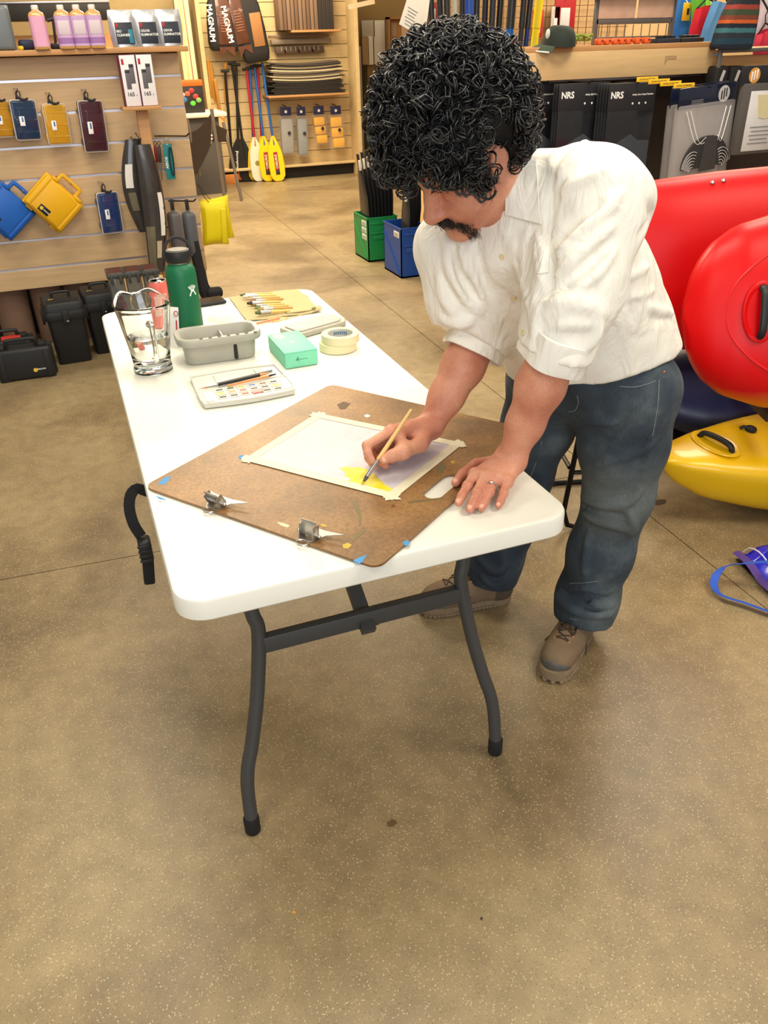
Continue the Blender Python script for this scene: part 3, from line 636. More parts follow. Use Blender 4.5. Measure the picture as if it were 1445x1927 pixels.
for k in range(9):
    y = 1.655-0.122+k*0.0305; x0 = 0.105+0.006*((k*7) % 4); w = [0.0095, 0.008, 0.0085, 0.006, 0.009, 0.007, 0.008, 0.009, 0.007][k]
    z0 = Z+0.0165
    stick('paint_brush', 'flat brush in the canvas roll, %s from the near end' % ['first', 'second', 'third', 'fourth', 'fifth', 'sixth', 'seventh', 'eighth', 'ninth'][k], 'brush', (x0, y+0.006*math.sin(k*2), z0), (x0+0.118, y-0.010, z0-0.004), [('bristles', 0, 0.16, w*0.45, w*0.8, M('bristle_'+words[k % 8], bcols[k % 8], 0.8)), ('ferrule', 0.16, 0.45, w*0.8, w*0.7, M('brushed_steel', (0, 0, 0))), ('handle', 0.45, 1.0, w*0.7, w*0.45, M('handle_%d' % (k % 4), hcols[k % 4], 0.4))], 'brushes in the canvas roll')
stick('pencil', 'orange pencil lying beside the brush roll cord', 'pencil', (0.070, 1.445, Z+0.005), (0.182, 1.480, Z+0.005), [('shaft', 0, 0.93, 0.0042, 0.0042, M('terracotta_lacquer', (212, 140, 96), 0.5)), ('tip', 0.93, 1.0, 0.004, 0.001, PWD)])
# ================================================================== the person: implicit surfaces -> continuous meshes
V3 = lambda *a: np.array(a, np.float32)
def n_(v): v = np.asarray(v, float); return v/np.linalg.norm(v)
class SDF:
    def __init__(s): s.ops = []
    def add(s, fn, lo, hi, k=0.0, mode='u'): s.ops.append((fn, np.array(lo, float), np.array(hi, float), k, mode)); return s
    def cone(s, a, b, ra, rb, k=0.01, mode='u', M_=None):
        a = np.array(a, np.float32); b = np.array(b, np.float32); r = max(ra, rb); ab = b-a; L2 = max(float(ab @ ab), 1e-12)
        def fn(P):
            q = P-a; t = np.clip((q @ ab)/L2, 0, 1); d = q-t[:, None]*ab
            return np.sqrt(np.einsum('ij,ij->i', d, d))-(ra+(rb-ra)*t)
        return s.add(fn, np.minimum(a, b)-r, np.maximum(a, b)+r, k, mode)
    def chain(s, pts, rad, k=0.008, mode='u'):
        for i in range(len(pts)-1): s.cone(pts[i], pts[i+1], rad[i], rad[i+1], k, mode)
        return s
    def ell(s, c, r, B=None, k=0.01, mode='u'):
        c = np.array(c, np.float32); r = np.array(r, np.float32); R = np.array(B, np.float32) if B is not None else np.eye(3, dtype=np.float32)  # rows = axes
        def fn(P):
            q = (P-c) @ R.T; k0 = np.sqrt((((q/r)**2).sum(1)))+1e-9; k1 = np.sqrt((((q/(r*r))**2).sum(1)))+1e-9
            return k0*(k0-1)/k1
        m = float(r.max()); return s.add(fn, c-m, c+m, k, mode)
    def plane(s, p, n):   # keep the side n points away from
        p = np.array(p, np.float32); n = np.array(n_(n), np.float32)
        return s.add(lambda P: (P-p) @ n, (-9, -9, -9), (9, 9, 9), 0.004, 'c')
    @staticmethod
    def comb(F, d, k, mode):
        if mode == 's' or mode == 'c':
            e = -d if mode == 's' else d
            if k <= 0: return np.maximum(F, e)
            h = np.maximum(k-np.abs(F-e), 0)/k; return np.maximum(F, e)+h*h*k*0.25
        if k <= 0: return np.minimum(F, d)
        h = np.maximum(k-np.abs(F-d), 0)/k; return np.minimum(F, d)-h*h*k*0.25
    def at(s, P):
        P = np.asarray(P, np.float32).reshape(-1, 3); F = np.full(len(P), 10.0, np.float32)
        for fn, lo, hi, k, mode in s.ops: F = s.comb(F, fn(P), k, mode)
        return F
    def hits(s, pts, t0=0.6, t1=4.0):
        D = np.array([ray(x, y) for x, y in pts]); ln = np.linalg.norm(D, axis=1); t = np.full(len(D), t0); ok = np.zeros(len(D), bool)
        for _ in range(150):
            m = ~ok & (t < t1)
            if not m.any(): break
            v = s.at(CAM+D[m]*t[m][:, None]).astype(float); i = np.where(m)[0]; h = v < 0.0004; ok[i[h]] = True
            t[i[~h]] += np.maximum(v[~h]*0.7, 0.0006)/ln[i[~h]]
        return [CAM+D[k]*t[k] if ok[k] else None for k in range(len(D))]
    def hit(s, x, y, t0=0.6, t1=4.0):
        d = ray(x, y); ln = np.linalg.norm(d); t = t0
        for _ in range(160):
            p = CAM+d*t; v = float(s.at(p)[0])
            if v < 0.0004: return p
            t += max(v*0.7, 0.0006)/ln
            if t > t1: break
        return None
    def normal(s, p, e=0.002):
        g = np.array([s.at(p+np.eye(3)[i]*e)[0]-s.at(p-np.eye(3)[i]*e)[0] for i in range(3)]); return n_(g)
    def mesh(s, lo, hi, h, smooth_it=2):
        lo = np.array(lo, float); hi = np.array(hi, float); N = np.ceil((hi-lo)/h).astype(int)+1
        ax = [(lo[i]+h*np.arange(N[i])).astype(np.float32) for i in range(3)]
        F = np.full(N, 10.0, np.float32)
        for fn, l, u, k, mode in s.ops:
            pad = k+3*h
            i0 = np.maximum(np.floor((l-pad-lo)/h).astype(int), 0); i1 = np.minimum(np.ceil((u+pad-lo)/h).astype(int)+1, N)
            if (i1 <= i0).any(): continue
            sl = tuple(slice(a, b) for a, b in zip(i0, i1)); sub = F[sl]
            G = np.stack(np.meshgrid(*[ax[i][i0[i]:i1[i]] for i in range(3)], indexing='ij'), -1).reshape(-1, 3)
            F[sl] = s.comb(sub.reshape(-1), fn(G).astype(np.float32), k, mode).reshape(sub.shape)
        return surface_nets(F, lo, h, smooth_it)
def surface_nets(F, lo, h, it):
    S = F < 0; nx, ny, nz = F.shape
    c = [S[i:nx-1+i, j:ny-1+j, k:nz-1+k] for i in (0, 1) for j in (0, 1) for k in (0, 1)]
    cnt = sum(q.astype(np.int8) for q in c); act = (cnt > 0) & (cnt < 8)
    ids = np.full(act.shape, -1, np.int64); I = np.argwhere(act); ids[act] = np.arange(len(I))
    acc = np.zeros((len(I), 3)); num = np.zeros(len(I))
    cv = [(i, j, k) for i in (0, 1) for j in (0, 1) for k in (0, 1)]
    for a in range(8):
        for b in range(a+1, 8):
            da = np.array(cv[b])-np.array(cv[a])
            if np.abs(da).sum() != 1: continue
            fa = F[I[:, 0]+cv[a][0], I[:, 1]+cv[a][1], I[:, 2]+cv[a][2]]; fb = F[I[:, 0]+cv[b][0], I[:, 1]+cv[b][1], I[:, 2]+cv[b][2]]
            m = (fa < 0) != (fb < 0); t = np.where(m, fa/np.where(np.abs(fa-fb) < 1e-12, 1, fa-fb), 0)
            acc += np.where(m[:, None], np.array(cv[a])+t[:, None]*da, 0); num += m
    Vv = lo+h*(I+acc/num[:, None])
    quads = []
    for axn in range(3):
        o = [q for q in range(3) if q != axn]
        sl0 = [slice(None)]*3; sl1 = [slice(None)]*3; sl0[axn] = slice(0, -1); sl1[axn] = slice(1, None)
        A = S[tuple(sl0)]; B = S[tuple(sl1)]; ch = A != B; E = np.argwhere(ch)
        E = E[(E[:, o[0]] > 0) & (E[:, o[1]] > 0) & (E[:, o[0]] < act.shape[o[0]]) & (E[:, o[1]] < act.shape[o[1]])]
        if not len(E): continue
        inside = A[E[:, 0], E[:, 1], E[:, 2]]
        def cell(d0, d1):
            q = E.copy(); q[:, o[0]] += d0; q[:, o[1]] += d1; return ids[q[:, 0], q[:, 1], q[:, 2]]
        Q = np.stack([cell(-1, -1), cell(0, -1), cell(0, 0), cell(-1, 0)], 1)
        flip = inside if axn != 1 else ~inside
        Q = np.where(flip[:, None], Q, Q[:, ::-1]); quads.append(Q[(Q >= 0).all(1)])
    Q = np.concatenate(quads)
    e = np.concatenate([Q[:, [0, 1]], Q[:, [1, 2]], Q[:, [2, 3]], Q[:, [3, 0]]]); e = np.concatenate([e, e[:, ::-1]])
    for _ in range(it):
        sm = np.zeros_like(Vv); nn = np.bincount(e[:, 0], minlength=len(Vv)).astype(float)
        for i in range(3): sm[:, i] = np.bincount(e[:, 0], weights=Vv[e[:, 1], i], minlength=len(Vv))
        Vv = Vv+0.5*(sm/np.maximum(nn, 1)[:, None]-Vv)
    return Vv, Q
def vf_mesh(name, V, Q, mat, parent, origin, smooth=True):
    me = bpy.data.meshes.new(name); V = np.asarray(V)-origin
    me.vertices.add(len(V)); me.vertices.foreach_set('co', V.astype(np.float32).ravel())
    k = Q.shape[1]; me.loops.add(Q.size); me.loops.foreach_set('vertex_index', Q.astype(np.int32).ravel())
    me.polygons.add(len(Q)); me.polygons.foreach_set('loop_start', np.arange(0, Q.size, k, dtype=np.int32)); me.polygons.foreach_set('loop_total', np.full(len(Q), k, np.int32))
    me.update(calc_edges=True); me.validate()
    me.polygons.foreach_set('use_smooth', [smooth]*len(me.polygons)); me.materials.append(mat)
    o = bpy.data.objects.new(name, me); COL.objects.link(o)
    if parent is not None: o.parent = parent
    return o
def joinVQ(*parts):
    Vs, Qs, n = [], [], 0
    for V, Q in parts: Vs.append(V); Qs.append(Q+n); n += len(V)
    return np.concatenate(Vs), np.concatenate(Qs)

# ---- joints (metres, world)
shL = atd(1130, 388, 1.47); shR = atd(862, 470, 1.66)
elL = atd(1040, 668, 1.50); wrL = onz(962, 862, 0.783)
elR = atd(897, 640, 1.74); wrR = onz(810, 802, 0.792)
hipL = np.array([0.735, 0.345, 0.80]); hipR = np.array([0.640, 0.520, 0.80])
knL = atd(1163, 925, 2.05); anL = np.array([0.750, 0.420, 0.12])
knR = atd(985, 890, 2.24); anR = np.array([0.590, 0.675, 0.12])
PEL = (hipL+hipR)/2; SH = (shL+shR)/2
AX = n_(SH-PEL); LF = shL-shR; LF = n_(LF-AX*(LF @ AX)); FR = np.cross(LF, AX)
# head frame
HF = n_(-0.655*CR-0.755*CU-0.037*CF); HU = -0.461*CR+0.437*CU-0.773*CF; HU = n_(HU-HF*(HU @ HF)); HL = np.cross(HU, HF)
HS = 0.95
HC = atd(876, 301, 1.44)
HB = np.stack([HL, HF, HU])                     # rows: local x (his left), y (forward), z (up)
def hp(x, y, z): return HC+HS*(x*HL+y*HF+z*HU)
NB = SH+0.035*AX-0.015*FR                          # base of the neck

# ---- head and neck
S = SDF()
S.ell(hp(0, -0.012, 0.045), np.array([0.077, 0.100, 0.088])*HS, HB)
S.ell(hp(0, 0.030, -0.020), np.array([0.066, 0.066, 0.080])*HS, HB, 0.03)
S.ell(hp(0, 0.045, -0.062), np.array([0.050, 0.048, 0.048])*HS, HB, 0.03)
for sx in (-1, 1):
    S.cone(hp(sx*0.056, 0.0, -0.045), hp(sx*0.022, 0.072, -0.098), 0.016, 0.016, 0.025)     # jaw
    S.cone(hp(sx*0.047, 0.058, -0.026), hp(sx*0.034, 0.070, -0.036), 0.022, 0.020, 0.025)   # cheek
S.ell(hp(0, 0.083, -0.104), np.array([0.024, 0.020, 0.020])*HS, HB, 0.022)                     # chin
S.cone(hp(-0.034, 0.079, 0.026), hp(0.034, 0.079, 0.026), 0.017, 0.017, 0.02)               # brow
for sx in (-1, 1):
    S.ell(hp(sx*0.032, 0.096, 0.004), np.array([0.019, 0.017, 0.013])*HS, HB, 0.014, 's')     # eye socket
    S.ell(hp(sx*0.031, 0.0795, 0.002), np.array([0.0135, 0.0125, 0.0115])*HS, HB, 0.004)    # lowered lid over the eye
S.chain([hp(0, 0.088, 0.020), hp(0, 0.101, 0.000), hp(0, 0.117, -0.026)], [0.009, 0.0105, 0.0145], 0.014)  # nose
S.ell(hp(0, 0.119, -0.031), np.array([0.0155, 0.0135, 0.0125])*HS, HB, 0.008)
for sx in (-1, 1): S.ell(hp(sx*0.0135, 0.105, -0.034), np.array([0.0095, 0.013, 0.009])*HS, HB, 0.007)
for sx in (-1, 1): S.ell(hp(sx*0.007, 0.111, -0.046), np.array([0.0045, 0.007, 0.005])*HS, HB, 0.003, 's')
S.cone(hp(-0.019, 0.087, -0.062), hp(0.019, 0.087, -0.062), 0.0085, 0.0085, 0.010)           # lips
S.cone(hp(-0.016, 0.086, -0.075), hp(0.016, 0.086, -0.075), 0.0085, 0.0085, 0.010)
S.cone(hp(-0.024, 0.0935, -0.0685), hp(0.024, 0.0935, -0.0685), 0.0016, 0.0016, 0.004, 's')
for sx in (-1, 1):                                                                               # ears
    S.ell(hp(sx*0.078, -0.012, 0.002), np.array([0.010, 0.019, 0.030])*HS, HB, 0.006)
    S.ell(hp(sx*0.089, -0.008, 0.004), np.array([0.008, 0.011, 0.019])*HS, HB, 0.004, 's')
    ang_ = np.linspace(0.5*PI-1.9, 0.5*PI+2.6, 12)
    S.chain([hp(sx*(0.083+0.004*math.sin(q)), -0.014+0.0185*math.cos(q)*-1*-1*(-1), 0.004+0.029*math.sin(q)) for q in ang_], [0.0042*HS]*12, 0.004)
    S.ell(hp(sx*0.081, -0.003, -0.027), np.array([0.006, 0.009, 0.010])*HS, HB, 0.006)
    S.cone(hp(sx*0.079, 0.006, 0.006), hp(sx*0.081, 0.004, -0.006), 0.005, 0.005, 0.004)
S.cone(hp(0, -0.030, -0.030), NB, 0.058, 0.064, 0.03)
S.cone(hp(0, 0.008, -0.080), NB+0.03*FR, 0.030, 0.030, 0.04)
S.cone(NB, SH-0.06*AX, 0.070, 0.09, 0.03)
HEAD = S
lo = np.minimum(HC-0.19, SH-0.16); hi = np.maximum(HC+0.19, SH+0.12)
body_parts = [S.mesh(lo, hi, 0.0034, 2)]
# the trunk under the shirt, so that the body is one figure
S = SDF(); S.cone(SH-0.05*FR, PEL-0.04*FR, 0.075, 0.085, 0.05); S.cone(shL*0.8+shR*0.2, shL*0.2+shR*0.8, 0.06, 0.06, 0.05)
for a, b in ((shL, elL), (shR, elR)): S.cone(a, b, 0.040, 0.038, 0.03)
for a, b, c in ((hipL, knL, anL), (hipR, knR, anR)): S.chain([a, b, c], [0.055, 0.042, 0.035], 0.02)
body_parts.append(S.mesh(np.minimum(PEL, anL)-0.35, np.maximum(SH, PEL)+0.3, 0.016, 1))

# ---- left arm with the flat hand
def W(x, y, z): return onz(x, y, z)
def finger(S, pts, r0, r1, k=0.0045):
    q = [np.array(p) for p in pts]; m = len(q); S.chain(q, list(np.linspace(r0, r1, m)), k)
S = SDF()
S.chain([elL+0.05*n_(elL-wrL), elL*0.72+wrL*0.28, elL*0.35+wrL*0.65, wrL], [0.046, 0.046, 0.036, 0.0275], 0.02)
wd = n_(W(944, 852, 0.775)-W(978, 882, 0.775))                      # across the wrist
S.cone(wrL+wd*0.014, wrL-wd*0.014, 0.021, 0.021, 0.02)
LH = {'index': [(893, 893, .034), (879, 915, .028), (869, 933, .021), (862.5, 946, .0145)], 'middle': [(911, 898, .036), (897, 929, .025), (889, 947, .016), (884, 958, .0105)],
      'ring': [(931, 900, .034), (921, 927, .023), (912, 944, .015), (906, 956, .0095)], 'pinky': [(953, 906, .029), (947, 930, .020), (942, 943, .014), (938, 951.5, .009)],
      'thumb': [(936, 867, .030), (896, 873, .026), (870, 892, .020), (857, 909, .0145)]}
LP = {k: [W(x, y, TH+z) for x, y, z in v] for k, v in LH.items()}
rad = {'index': (.0105, .0083), 'middle': (.0108, .0085), 'ring': (.0103, .0080), 'pinky': (.0093, .0070), 'thumb': (.013, .0092)}
for k in ('index', 'middle', 'ring', 'pinky'):
    S.cone(wrL+wd*(0.018 if k == 'index' else 0.007 if k == 'middle' else -0.006 if k == 'ring' else -0.017)+V3(0, 0, -0.004), LP[k][0]+V3(0, 0, -0.002), 0.018, 0.0125, 0.016)
S.cone(LP['index'][0]+V3(0, 0, -0.004), LP['pinky'][0]+V3(0, 0, -0.003), 0.011, 0.010, 0.012)
S.cone(wrL*0.5+LP['middle'][0]*0.5+V3(0, 0, -0.010), LP['middle'][0]*0.5+LP['ring'][0]*0.5+V3(0, 0, -0.008), 0.024, 0.014, 0.012)
for k in LP:
    finger(S, LP[k], *rad[k])
    if k != 'thumb': S.ell(LP[k][1]+V3(0, 0, 0.002), (0.0098*rad[k][0]/.0105,)*3, None, 0.004)
    S.ell(LP[k][0]+V3(0, 0, 0.003), (0.0112,)*3, None, 0.008)
body_parts.append(S.mesh(np.min([elL, wrL, LP['middle'][3], LP['thumb'][3]], 0)-0.07, np.max([elL, wrL, LP['pinky'][0]], 0)+0.09, 0.0026, 2)); ARML = S
# ---- right arm with the hand holding the brush
S = SDF()
BT0 = W(680, 913, BZ+BT+0.0014); bdir = n_(np.array([0.70, 0.30, 0.62])); pinch = BT0+bdir*0.068
S.chain([elR+0.05*n_(elR-wrR), elR*0.7+wrR*0.3, elR*0.35+wrR*0.65, wrR], [0.046, 0.046, 0.037, 0.028], 0.02)
imcp = W(735, 812, 0.818); side = n_(np.array([0.10, 0.75, -0.45])); wside = n_(np.array([0.15, 0.70, -0.55]))
S.cone(wrR-wside*0.012, wrR+wside*0.014, 0.0215, 0.0215, 0.02)
mc = [imcp, imcp+side*0.021+V3(0.002, 0, 0.001), imcp+side*0.042+V3(0.009, 0, -0.001), imcp+side*0.060+V3(0.018, 0, -0.003)]
for i, m_ in enumerate(mc): S.cone(wrR+wside*(-0.012+0.008*i), m_, 0.020, 0.0125, 0.015)
S.cone(mc[0], mc[3], 0.0115, 0.0105, 0.012)
S.cone((wrR+mc[1])/2+V3(0, 0, -0.012), (mc[1]+mc[2])/2+V3(0, 0, -0.012), 0.022, 0.013, 0.014)
ip = W(690, 838, 0.806); it = pinch-bdir*0.012+n_(np.array([-0.6, 0.4, 0.3]))*0.0095
finger(S, [mc[0], ip, ip*0.45+it*0.55+V3(-0.004, 0, 0.002), it], .0108, .0078)
mp = ip+side*0.019+V3(0.004, 0, -0.004); mt_ = pinch-bdir*0.021+n_(np.array([0.35, 0.75, -0.55]))*0.0105
finger(S, [mc[1], mp, mp*0.45+mt_*0.55+V3(-0.004, 0.003, 0), mt_], .0108, .0080)
rp = ip+side*0.037+V3(0.014, 0, -0.012); rt_ = W(714, 879, 0.764)+V3(0.018, 0.012, -0.006)
finger(S, [mc[2], rp, rp*0.45+rt_*0.55+V3(-0.003, 0.004, -0.003), rt_], .0104, .0078)
pp_ = ip+side*0.052+V3(0.028, 0, -0.018); pt_ = rt_+V3(0.024, 0.020, -0.003)
finger(S, [mc[3], pp_, pp_*0.45+pt_*0.55+V3(-0.002, 0.004, -0.004), pt_], .0094, .0070)
tt = pinch+n_(np.array([0.45, -0.75, -0.1]))*0.0115; tm = W(757, 851, 0.79); tcm = W(790, 836, 0.785)
S.cone(wrR-wside*0.010+V3(-0.005, 0, -0.006), tcm, 0.021, 0.018, 0.015)
finger(S, [tcm, tm, tm*0.45+tt*0.55+V3(0, -0.002, 0.003), tt], .0165, .0098, 0.008)
S.cone(tm, mc[0]+V3(0.02, 0, -0.010), 0.012, 0.011, 0.016)
S.cone(wrR+V3(-0.02, 0.012, -0.020), pp_+V3(0.012, 0.0, -0.01), 0.020, 0.014, 0.016)
body_parts.append(S.mesh(np.min([elR, wrR, it, rt_], 0)-0.06, np.max([elR, wrR, mc[3]], 0)+0.08, 0.0026, 2)); ARMR = S

def skin():
    m = M('skin', (206, 138, 108), 0.48, var=0.0, sss=0.12); nt = m.node_tree; b = nt.nodes['Principled BSDF']; L = nt.links.new
    tc = nt.nodes.new('ShaderNodeTexCoord'); n1 = tex(nt, 'ShaderNodeTexNoise', 14, 4, tc.outputs['Object']); n2 = tex(nt, 'ShaderNodeTexNoise', 260, 3, tc.outputs['Object'])
    r = ramp2(nt, n1.outputs['Fac'], [(0.3, lin((184, 114, 90))), (0.5, lin((202, 136, 108))), (0.72, lin((214, 154, 124)))])
    r2 = ramp2(nt, n2.outputs['Fac'], [(0.3, (0.9, 0.9, 0.9)), (0.7, (1.06, 1.06, 1.06))])
    L(mixc(nt, 1.0, r.outputs[0], r2.outputs[0], 'MULTIPLY'), b.inputs['Base Color'])
    bp = nt.nodes.new('ShaderNodeBump'); bp.inputs['Strength'].default_value = 0.15; bp.inputs['Distance'].default_value = 0.001; L(n2.outputs['Fac'], bp.inputs['Height']); L(bp.outputs[0], b.inputs['Normal'])
    return m
PO = np.array([0.68, 0.53, 0.0])
person = thing('person', 'person in a white shirt, jeans and curly black wig painting at the table', 'person', PO)
Vb, Qb = joinVQ(*body_parts)
vf_mesh('body', Vb, Qb, skin(), person, PO)

# ---- shirt
def px_path(S, pts, off=0.0):
    return [p+off*n_(CAM-p) for p in S.hits(pts) if p is not None]
S = SDF()
prof = [(-0.10, 0.200, 0.182), (0.0, 0.202, 0.182), (0.25, 0.196, 0.180), (0.5, 0.188, 0.172), (0.8, 0.180, 0.138), (1.0, 0.150, 0.100), (1.08, 0.11, 0.075)]
HEMP = PEL-0.02*AX; TL = np.linalg.norm(SH-HEMP)
axf = AX.astype(np.float32); lff = LF.astype(np.float32); frf = FR.astype(np.float32)
LFp = n_((hipL-hipR)-AX*((hipL-hipR) @ AX)).astype(np.float32); FRp = np.cross(LFp, axf)
def torso(P):
    q = P-HEMP.astype(np.float32); t = (q @ axf)/TL; w = np.clip(t, 0, 1)[:, None]
    l = LFp*(1-w)+lff*w; l /= np.linalg.norm(l, axis=1, keepdims=True); f = np.cross(l, axf)
    rx = np.interp(t, [p[0] for p in prof], [p[1] for p in prof]).astype(np.float32); ry = np.interp(t, [p[0] for p in prof], [p[2] for p in prof]).astype(np.float32)
    sh = np.interp(t, [0, 0.5, 0.8, 1.0], [0.040, 0.052, 0.038, 0.01]).astype(np.float32)
    x = np.einsum('ij,ij->i', q, l)/rx; y = (np.einsum('ij,ij->i', q, f)+sh)/ry
    k0 = (np.abs(x)**2.3+np.abs(y)**2.3)**(1/2.3)
    d = (k0-1)*np.minimum(rx, ry)*0.9
    d = np.maximum(d, (t-1.06)*TL); return np.maximum(d, (-0.25-t)*TL)
S.add(torso, np.minimum(SH, PEL)-0.33, np.maximum(SH, PEL)+0.33, 0.0)
S.cone(shL, shR, 0.078, 0.074, 0.05)
S.cone(SH-0.02*FR, NB+0.02*AX-0.012*FR, 0.10, 0.072, 0.04)
S.cone(shL, NB, 0.070, 0.062, 0.05); S.cone(shR, NB, 0.066, 0.062, 0.05)
S.cone(SH-0.06*AX-0.06*FR+0.03*LF, SH-0.28*AX-0.10*FR+0.03*LF, 0.105, 0.125, 0.06)                # rounded back
S.cone(NB-0.03*FR+0.015*LF, shL*0.75+NB*0.25-0.03*FR+0.02*AX, 0.070, 0.075, 0.05)             # upper back and yoke
cufL = elL*1.04-wrL*0.04; cufR = elR*0.96+wrR*0.04
S.chain([shL, shL*0.45+elL*0.55, elL], [0.092, 0.086, 0.074], 0.035)
S.cone(elL, cufL, 0.071, 0.064, 0.01)
S.chain([shR, shR*0.45+elR*0.55, elR], [0.088, 0.084, 0.074], 0.035)
S.cone(elR, cufR, 0.071, 0.063, 0.01)
# waist of the jeans goes up inside; hem plane through three pixels of the hem
h1 = atd(1072, 737, 1.72); h2 = atd(1296, 648, 1.86); h3 = PEL+0.05*AX-0.1*LFp.astype(float)
SHIRTBASE = S
def folds(S, base, lst, off, k, mode):
    flat = [p for pts, r in lst for p in pts]; H = base.hits(flat); i = 0
    for pts, r in lst:
        q = [h+off*n_(CAM-h) for h in H[i:i+len(pts)] if h is not None]; i += len(pts)
        if len(q) < 2: continue
        if any(np.linalg.norm(q[j+1]-q[j]) > 0.16 for j in range(len(q)-1)): continue
        q = list(bez(q, 3*len(q))) if len(q) > 2 else q
        m = len(q); S.chain(q, list(r*(0.45+0.55*np.sin(np.linspace(0.15, PI-0.15, m)))), k, mode)
SHIRTBASE0 = SDF(); SHIRTBASE0.ops = list(S.ops)
RL = [([(1041, 272), (1040, 292), (1037, 315)], .007), ([(1102, 268), (1080, 295), (1056, 330)], .008), ([(1140, 320), (1105, 335), (1070, 352), (1050, 375)], .006),
               ([(1165, 363), (1110, 420), (1049, 479)], .009), ([(1150, 420), (1100, 470), (1040, 516)], .008), ([(1155, 470), (1120, 520), (1070, 560)], .006),
               ([(1023, 572), (1060, 568), (1105, 576), (1140, 590)], .009), ([(1012, 600), (1050, 588), (1100, 590)], .006), ([(1030, 615), (1080, 606), (1130, 608)], .007), ([(1105, 580), (1120, 620), (1110, 650)], .007),
               ([(1186, 492), (1210, 460), (1236, 425)], .008), ([(1187, 520), (1215, 500), (1247, 487)], .009), ([(1221, 576), (1262, 590), (1296, 612)], .011), ([(1154, 614), (1220, 625), (1285, 645)], .008), ([(1190, 560), (1230, 545), (1265, 540)], .007),
               ([(1100, 690), (1160, 670), (1220, 640)], .007), ([(989, 434), (988, 480), (989, 516)], .005), ([(1010, 440), (1015, 480), (1020, 530)], .005), ([(1005, 560), (1010, 590), (1004, 632)], .006),
               ([(885, 464), (895, 515), (911, 569)], .007), ([(836, 434), (845, 480), (855, 520), (880, 560), (907, 587)], .008), ([(868, 450), (872, 490), (880, 530)], .006), ([(825, 520), (835, 560), (860, 600)], .007), ([(830, 600), (865, 610), (890, 600)], .006),
               ([(935, 452), (942, 510), (956, 576), (975, 655)], .0045), ([(966, 452), (975, 500), (989, 557), (1003, 630)], .0035)]
folds(S, SHIRTBASE0, [(p, r*1.5) for p, r in RL], 0.0014, 0.010, 'u')
VL = [([(1062, 345), (1042, 380), (1035, 420), (1036, 480), (1032, 560)], .007), ([(1130, 380), (1085, 420), (1048, 455)], .006), ([(1190, 470), (1183, 505), (1200, 545), (1217, 570)], .005), ([(1160, 445), (1110, 495), (1050, 540)], .006),
               ([(900, 460), (905, 510), (920, 560)], .006), ([(858, 470), (868, 520), (895, 565)], .006), ([(1230, 600), (1265, 605), (1292, 630)], .006), ([(1205, 440), (1230, 410), (1220, 380)], .006)]
folds(S, SHIRTBASE0, VL, 0.0035, 0.012, 's')
# cut the bottoms of the cuffs and the hem flat
dL = n_(wrL-elL); dR = n_(wrR-elR)
def cutoff(S, c, d, R_):
    c = c.astype(np.float32); d = d.astype(np.float32)
    def fn(P):
        q = P-c; t = q @ d; rad_ = np.linalg.norm(q-t[:, None]*d, axis=1); return np.maximum(np.maximum(-t, t-0.12), rad_-R_)
    S.add(fn, c-0.2, c+0.2, 0.003, 's')
cutoff(S, cufL, dL, 0.10); cutoff(S, cufR, dR, 0.10)
HN = n_(np.cross(h2-h1, h3-h1)); HN = -HN if HN[2] > 0 else HN
S.plane(h1, HN)
V1, Q1 = S.mesh(np.minimum(np.minimum(SH, PEL), np.minimum(cufL, cufR))-0.33, np.maximum(SH, PEL)+0.31, 0.0055, 2)
w_ = V1 @ np.array([[31., 7, 13], [9, 37, -17], [-11, 15, 29]])
V1 = V1+0.0016*np.sin(w_+2.1*np.sin(w_[:, [1, 2, 0]]*0.6))+0.0010*np.sin(2.3*w_[:, [2, 0, 1]]+1.7*np.sin(w_))
SHIRT = S
def cotton():
    m = M('white_cotton', (240, 236, 224), 0.85, var=0.02, scale=20); nt = m.node_tree; b = nt.nodes['Principled BSDF']; L = nt.links.new
    tc = nt.nodes.new('ShaderNodeTexCoord'); mp = nt.nodes.new('ShaderNodeMapping'); mp.inputs['Scale'].default_value = (1.0, 1.0, 0.45); L(tc.outputs['Object'], mp.inputs[0])
    w = tex(nt, 'ShaderNodeTexNoise', 17, 4, mp.outputs[0]); w.inputs['Distortion'].default_value = 1.6; w.inputs['Roughness'].default_value = 0.45
    f = tex(nt, 'ShaderNodeTexNoise', 900, 2, tc.outputs['Object'])
    b1 = nt.nodes.new('ShaderNodeBump'); b1.inputs['Strength'].default_value = 0.55; b1.inputs['Distance'].default_value = 0.02; L(w.outputs['Fac'], b1.inputs['Height'])
    b2 = nt.nodes.new('ShaderNodeBump'); b2.inputs['Strength'].default_value = 0.15; b2.inputs['Distance'].default_value = 0.001; L(f.outputs['Fac'], b2.inputs['Height']); L(b1.outputs[0], b2.inputs['Normal']); L(b2.outputs[0], b.inputs['Normal'])
    return m
CLOTH = cotton()
shirt = vf_mesh('shirt', V1, Q1, CLOTH, person, PO)
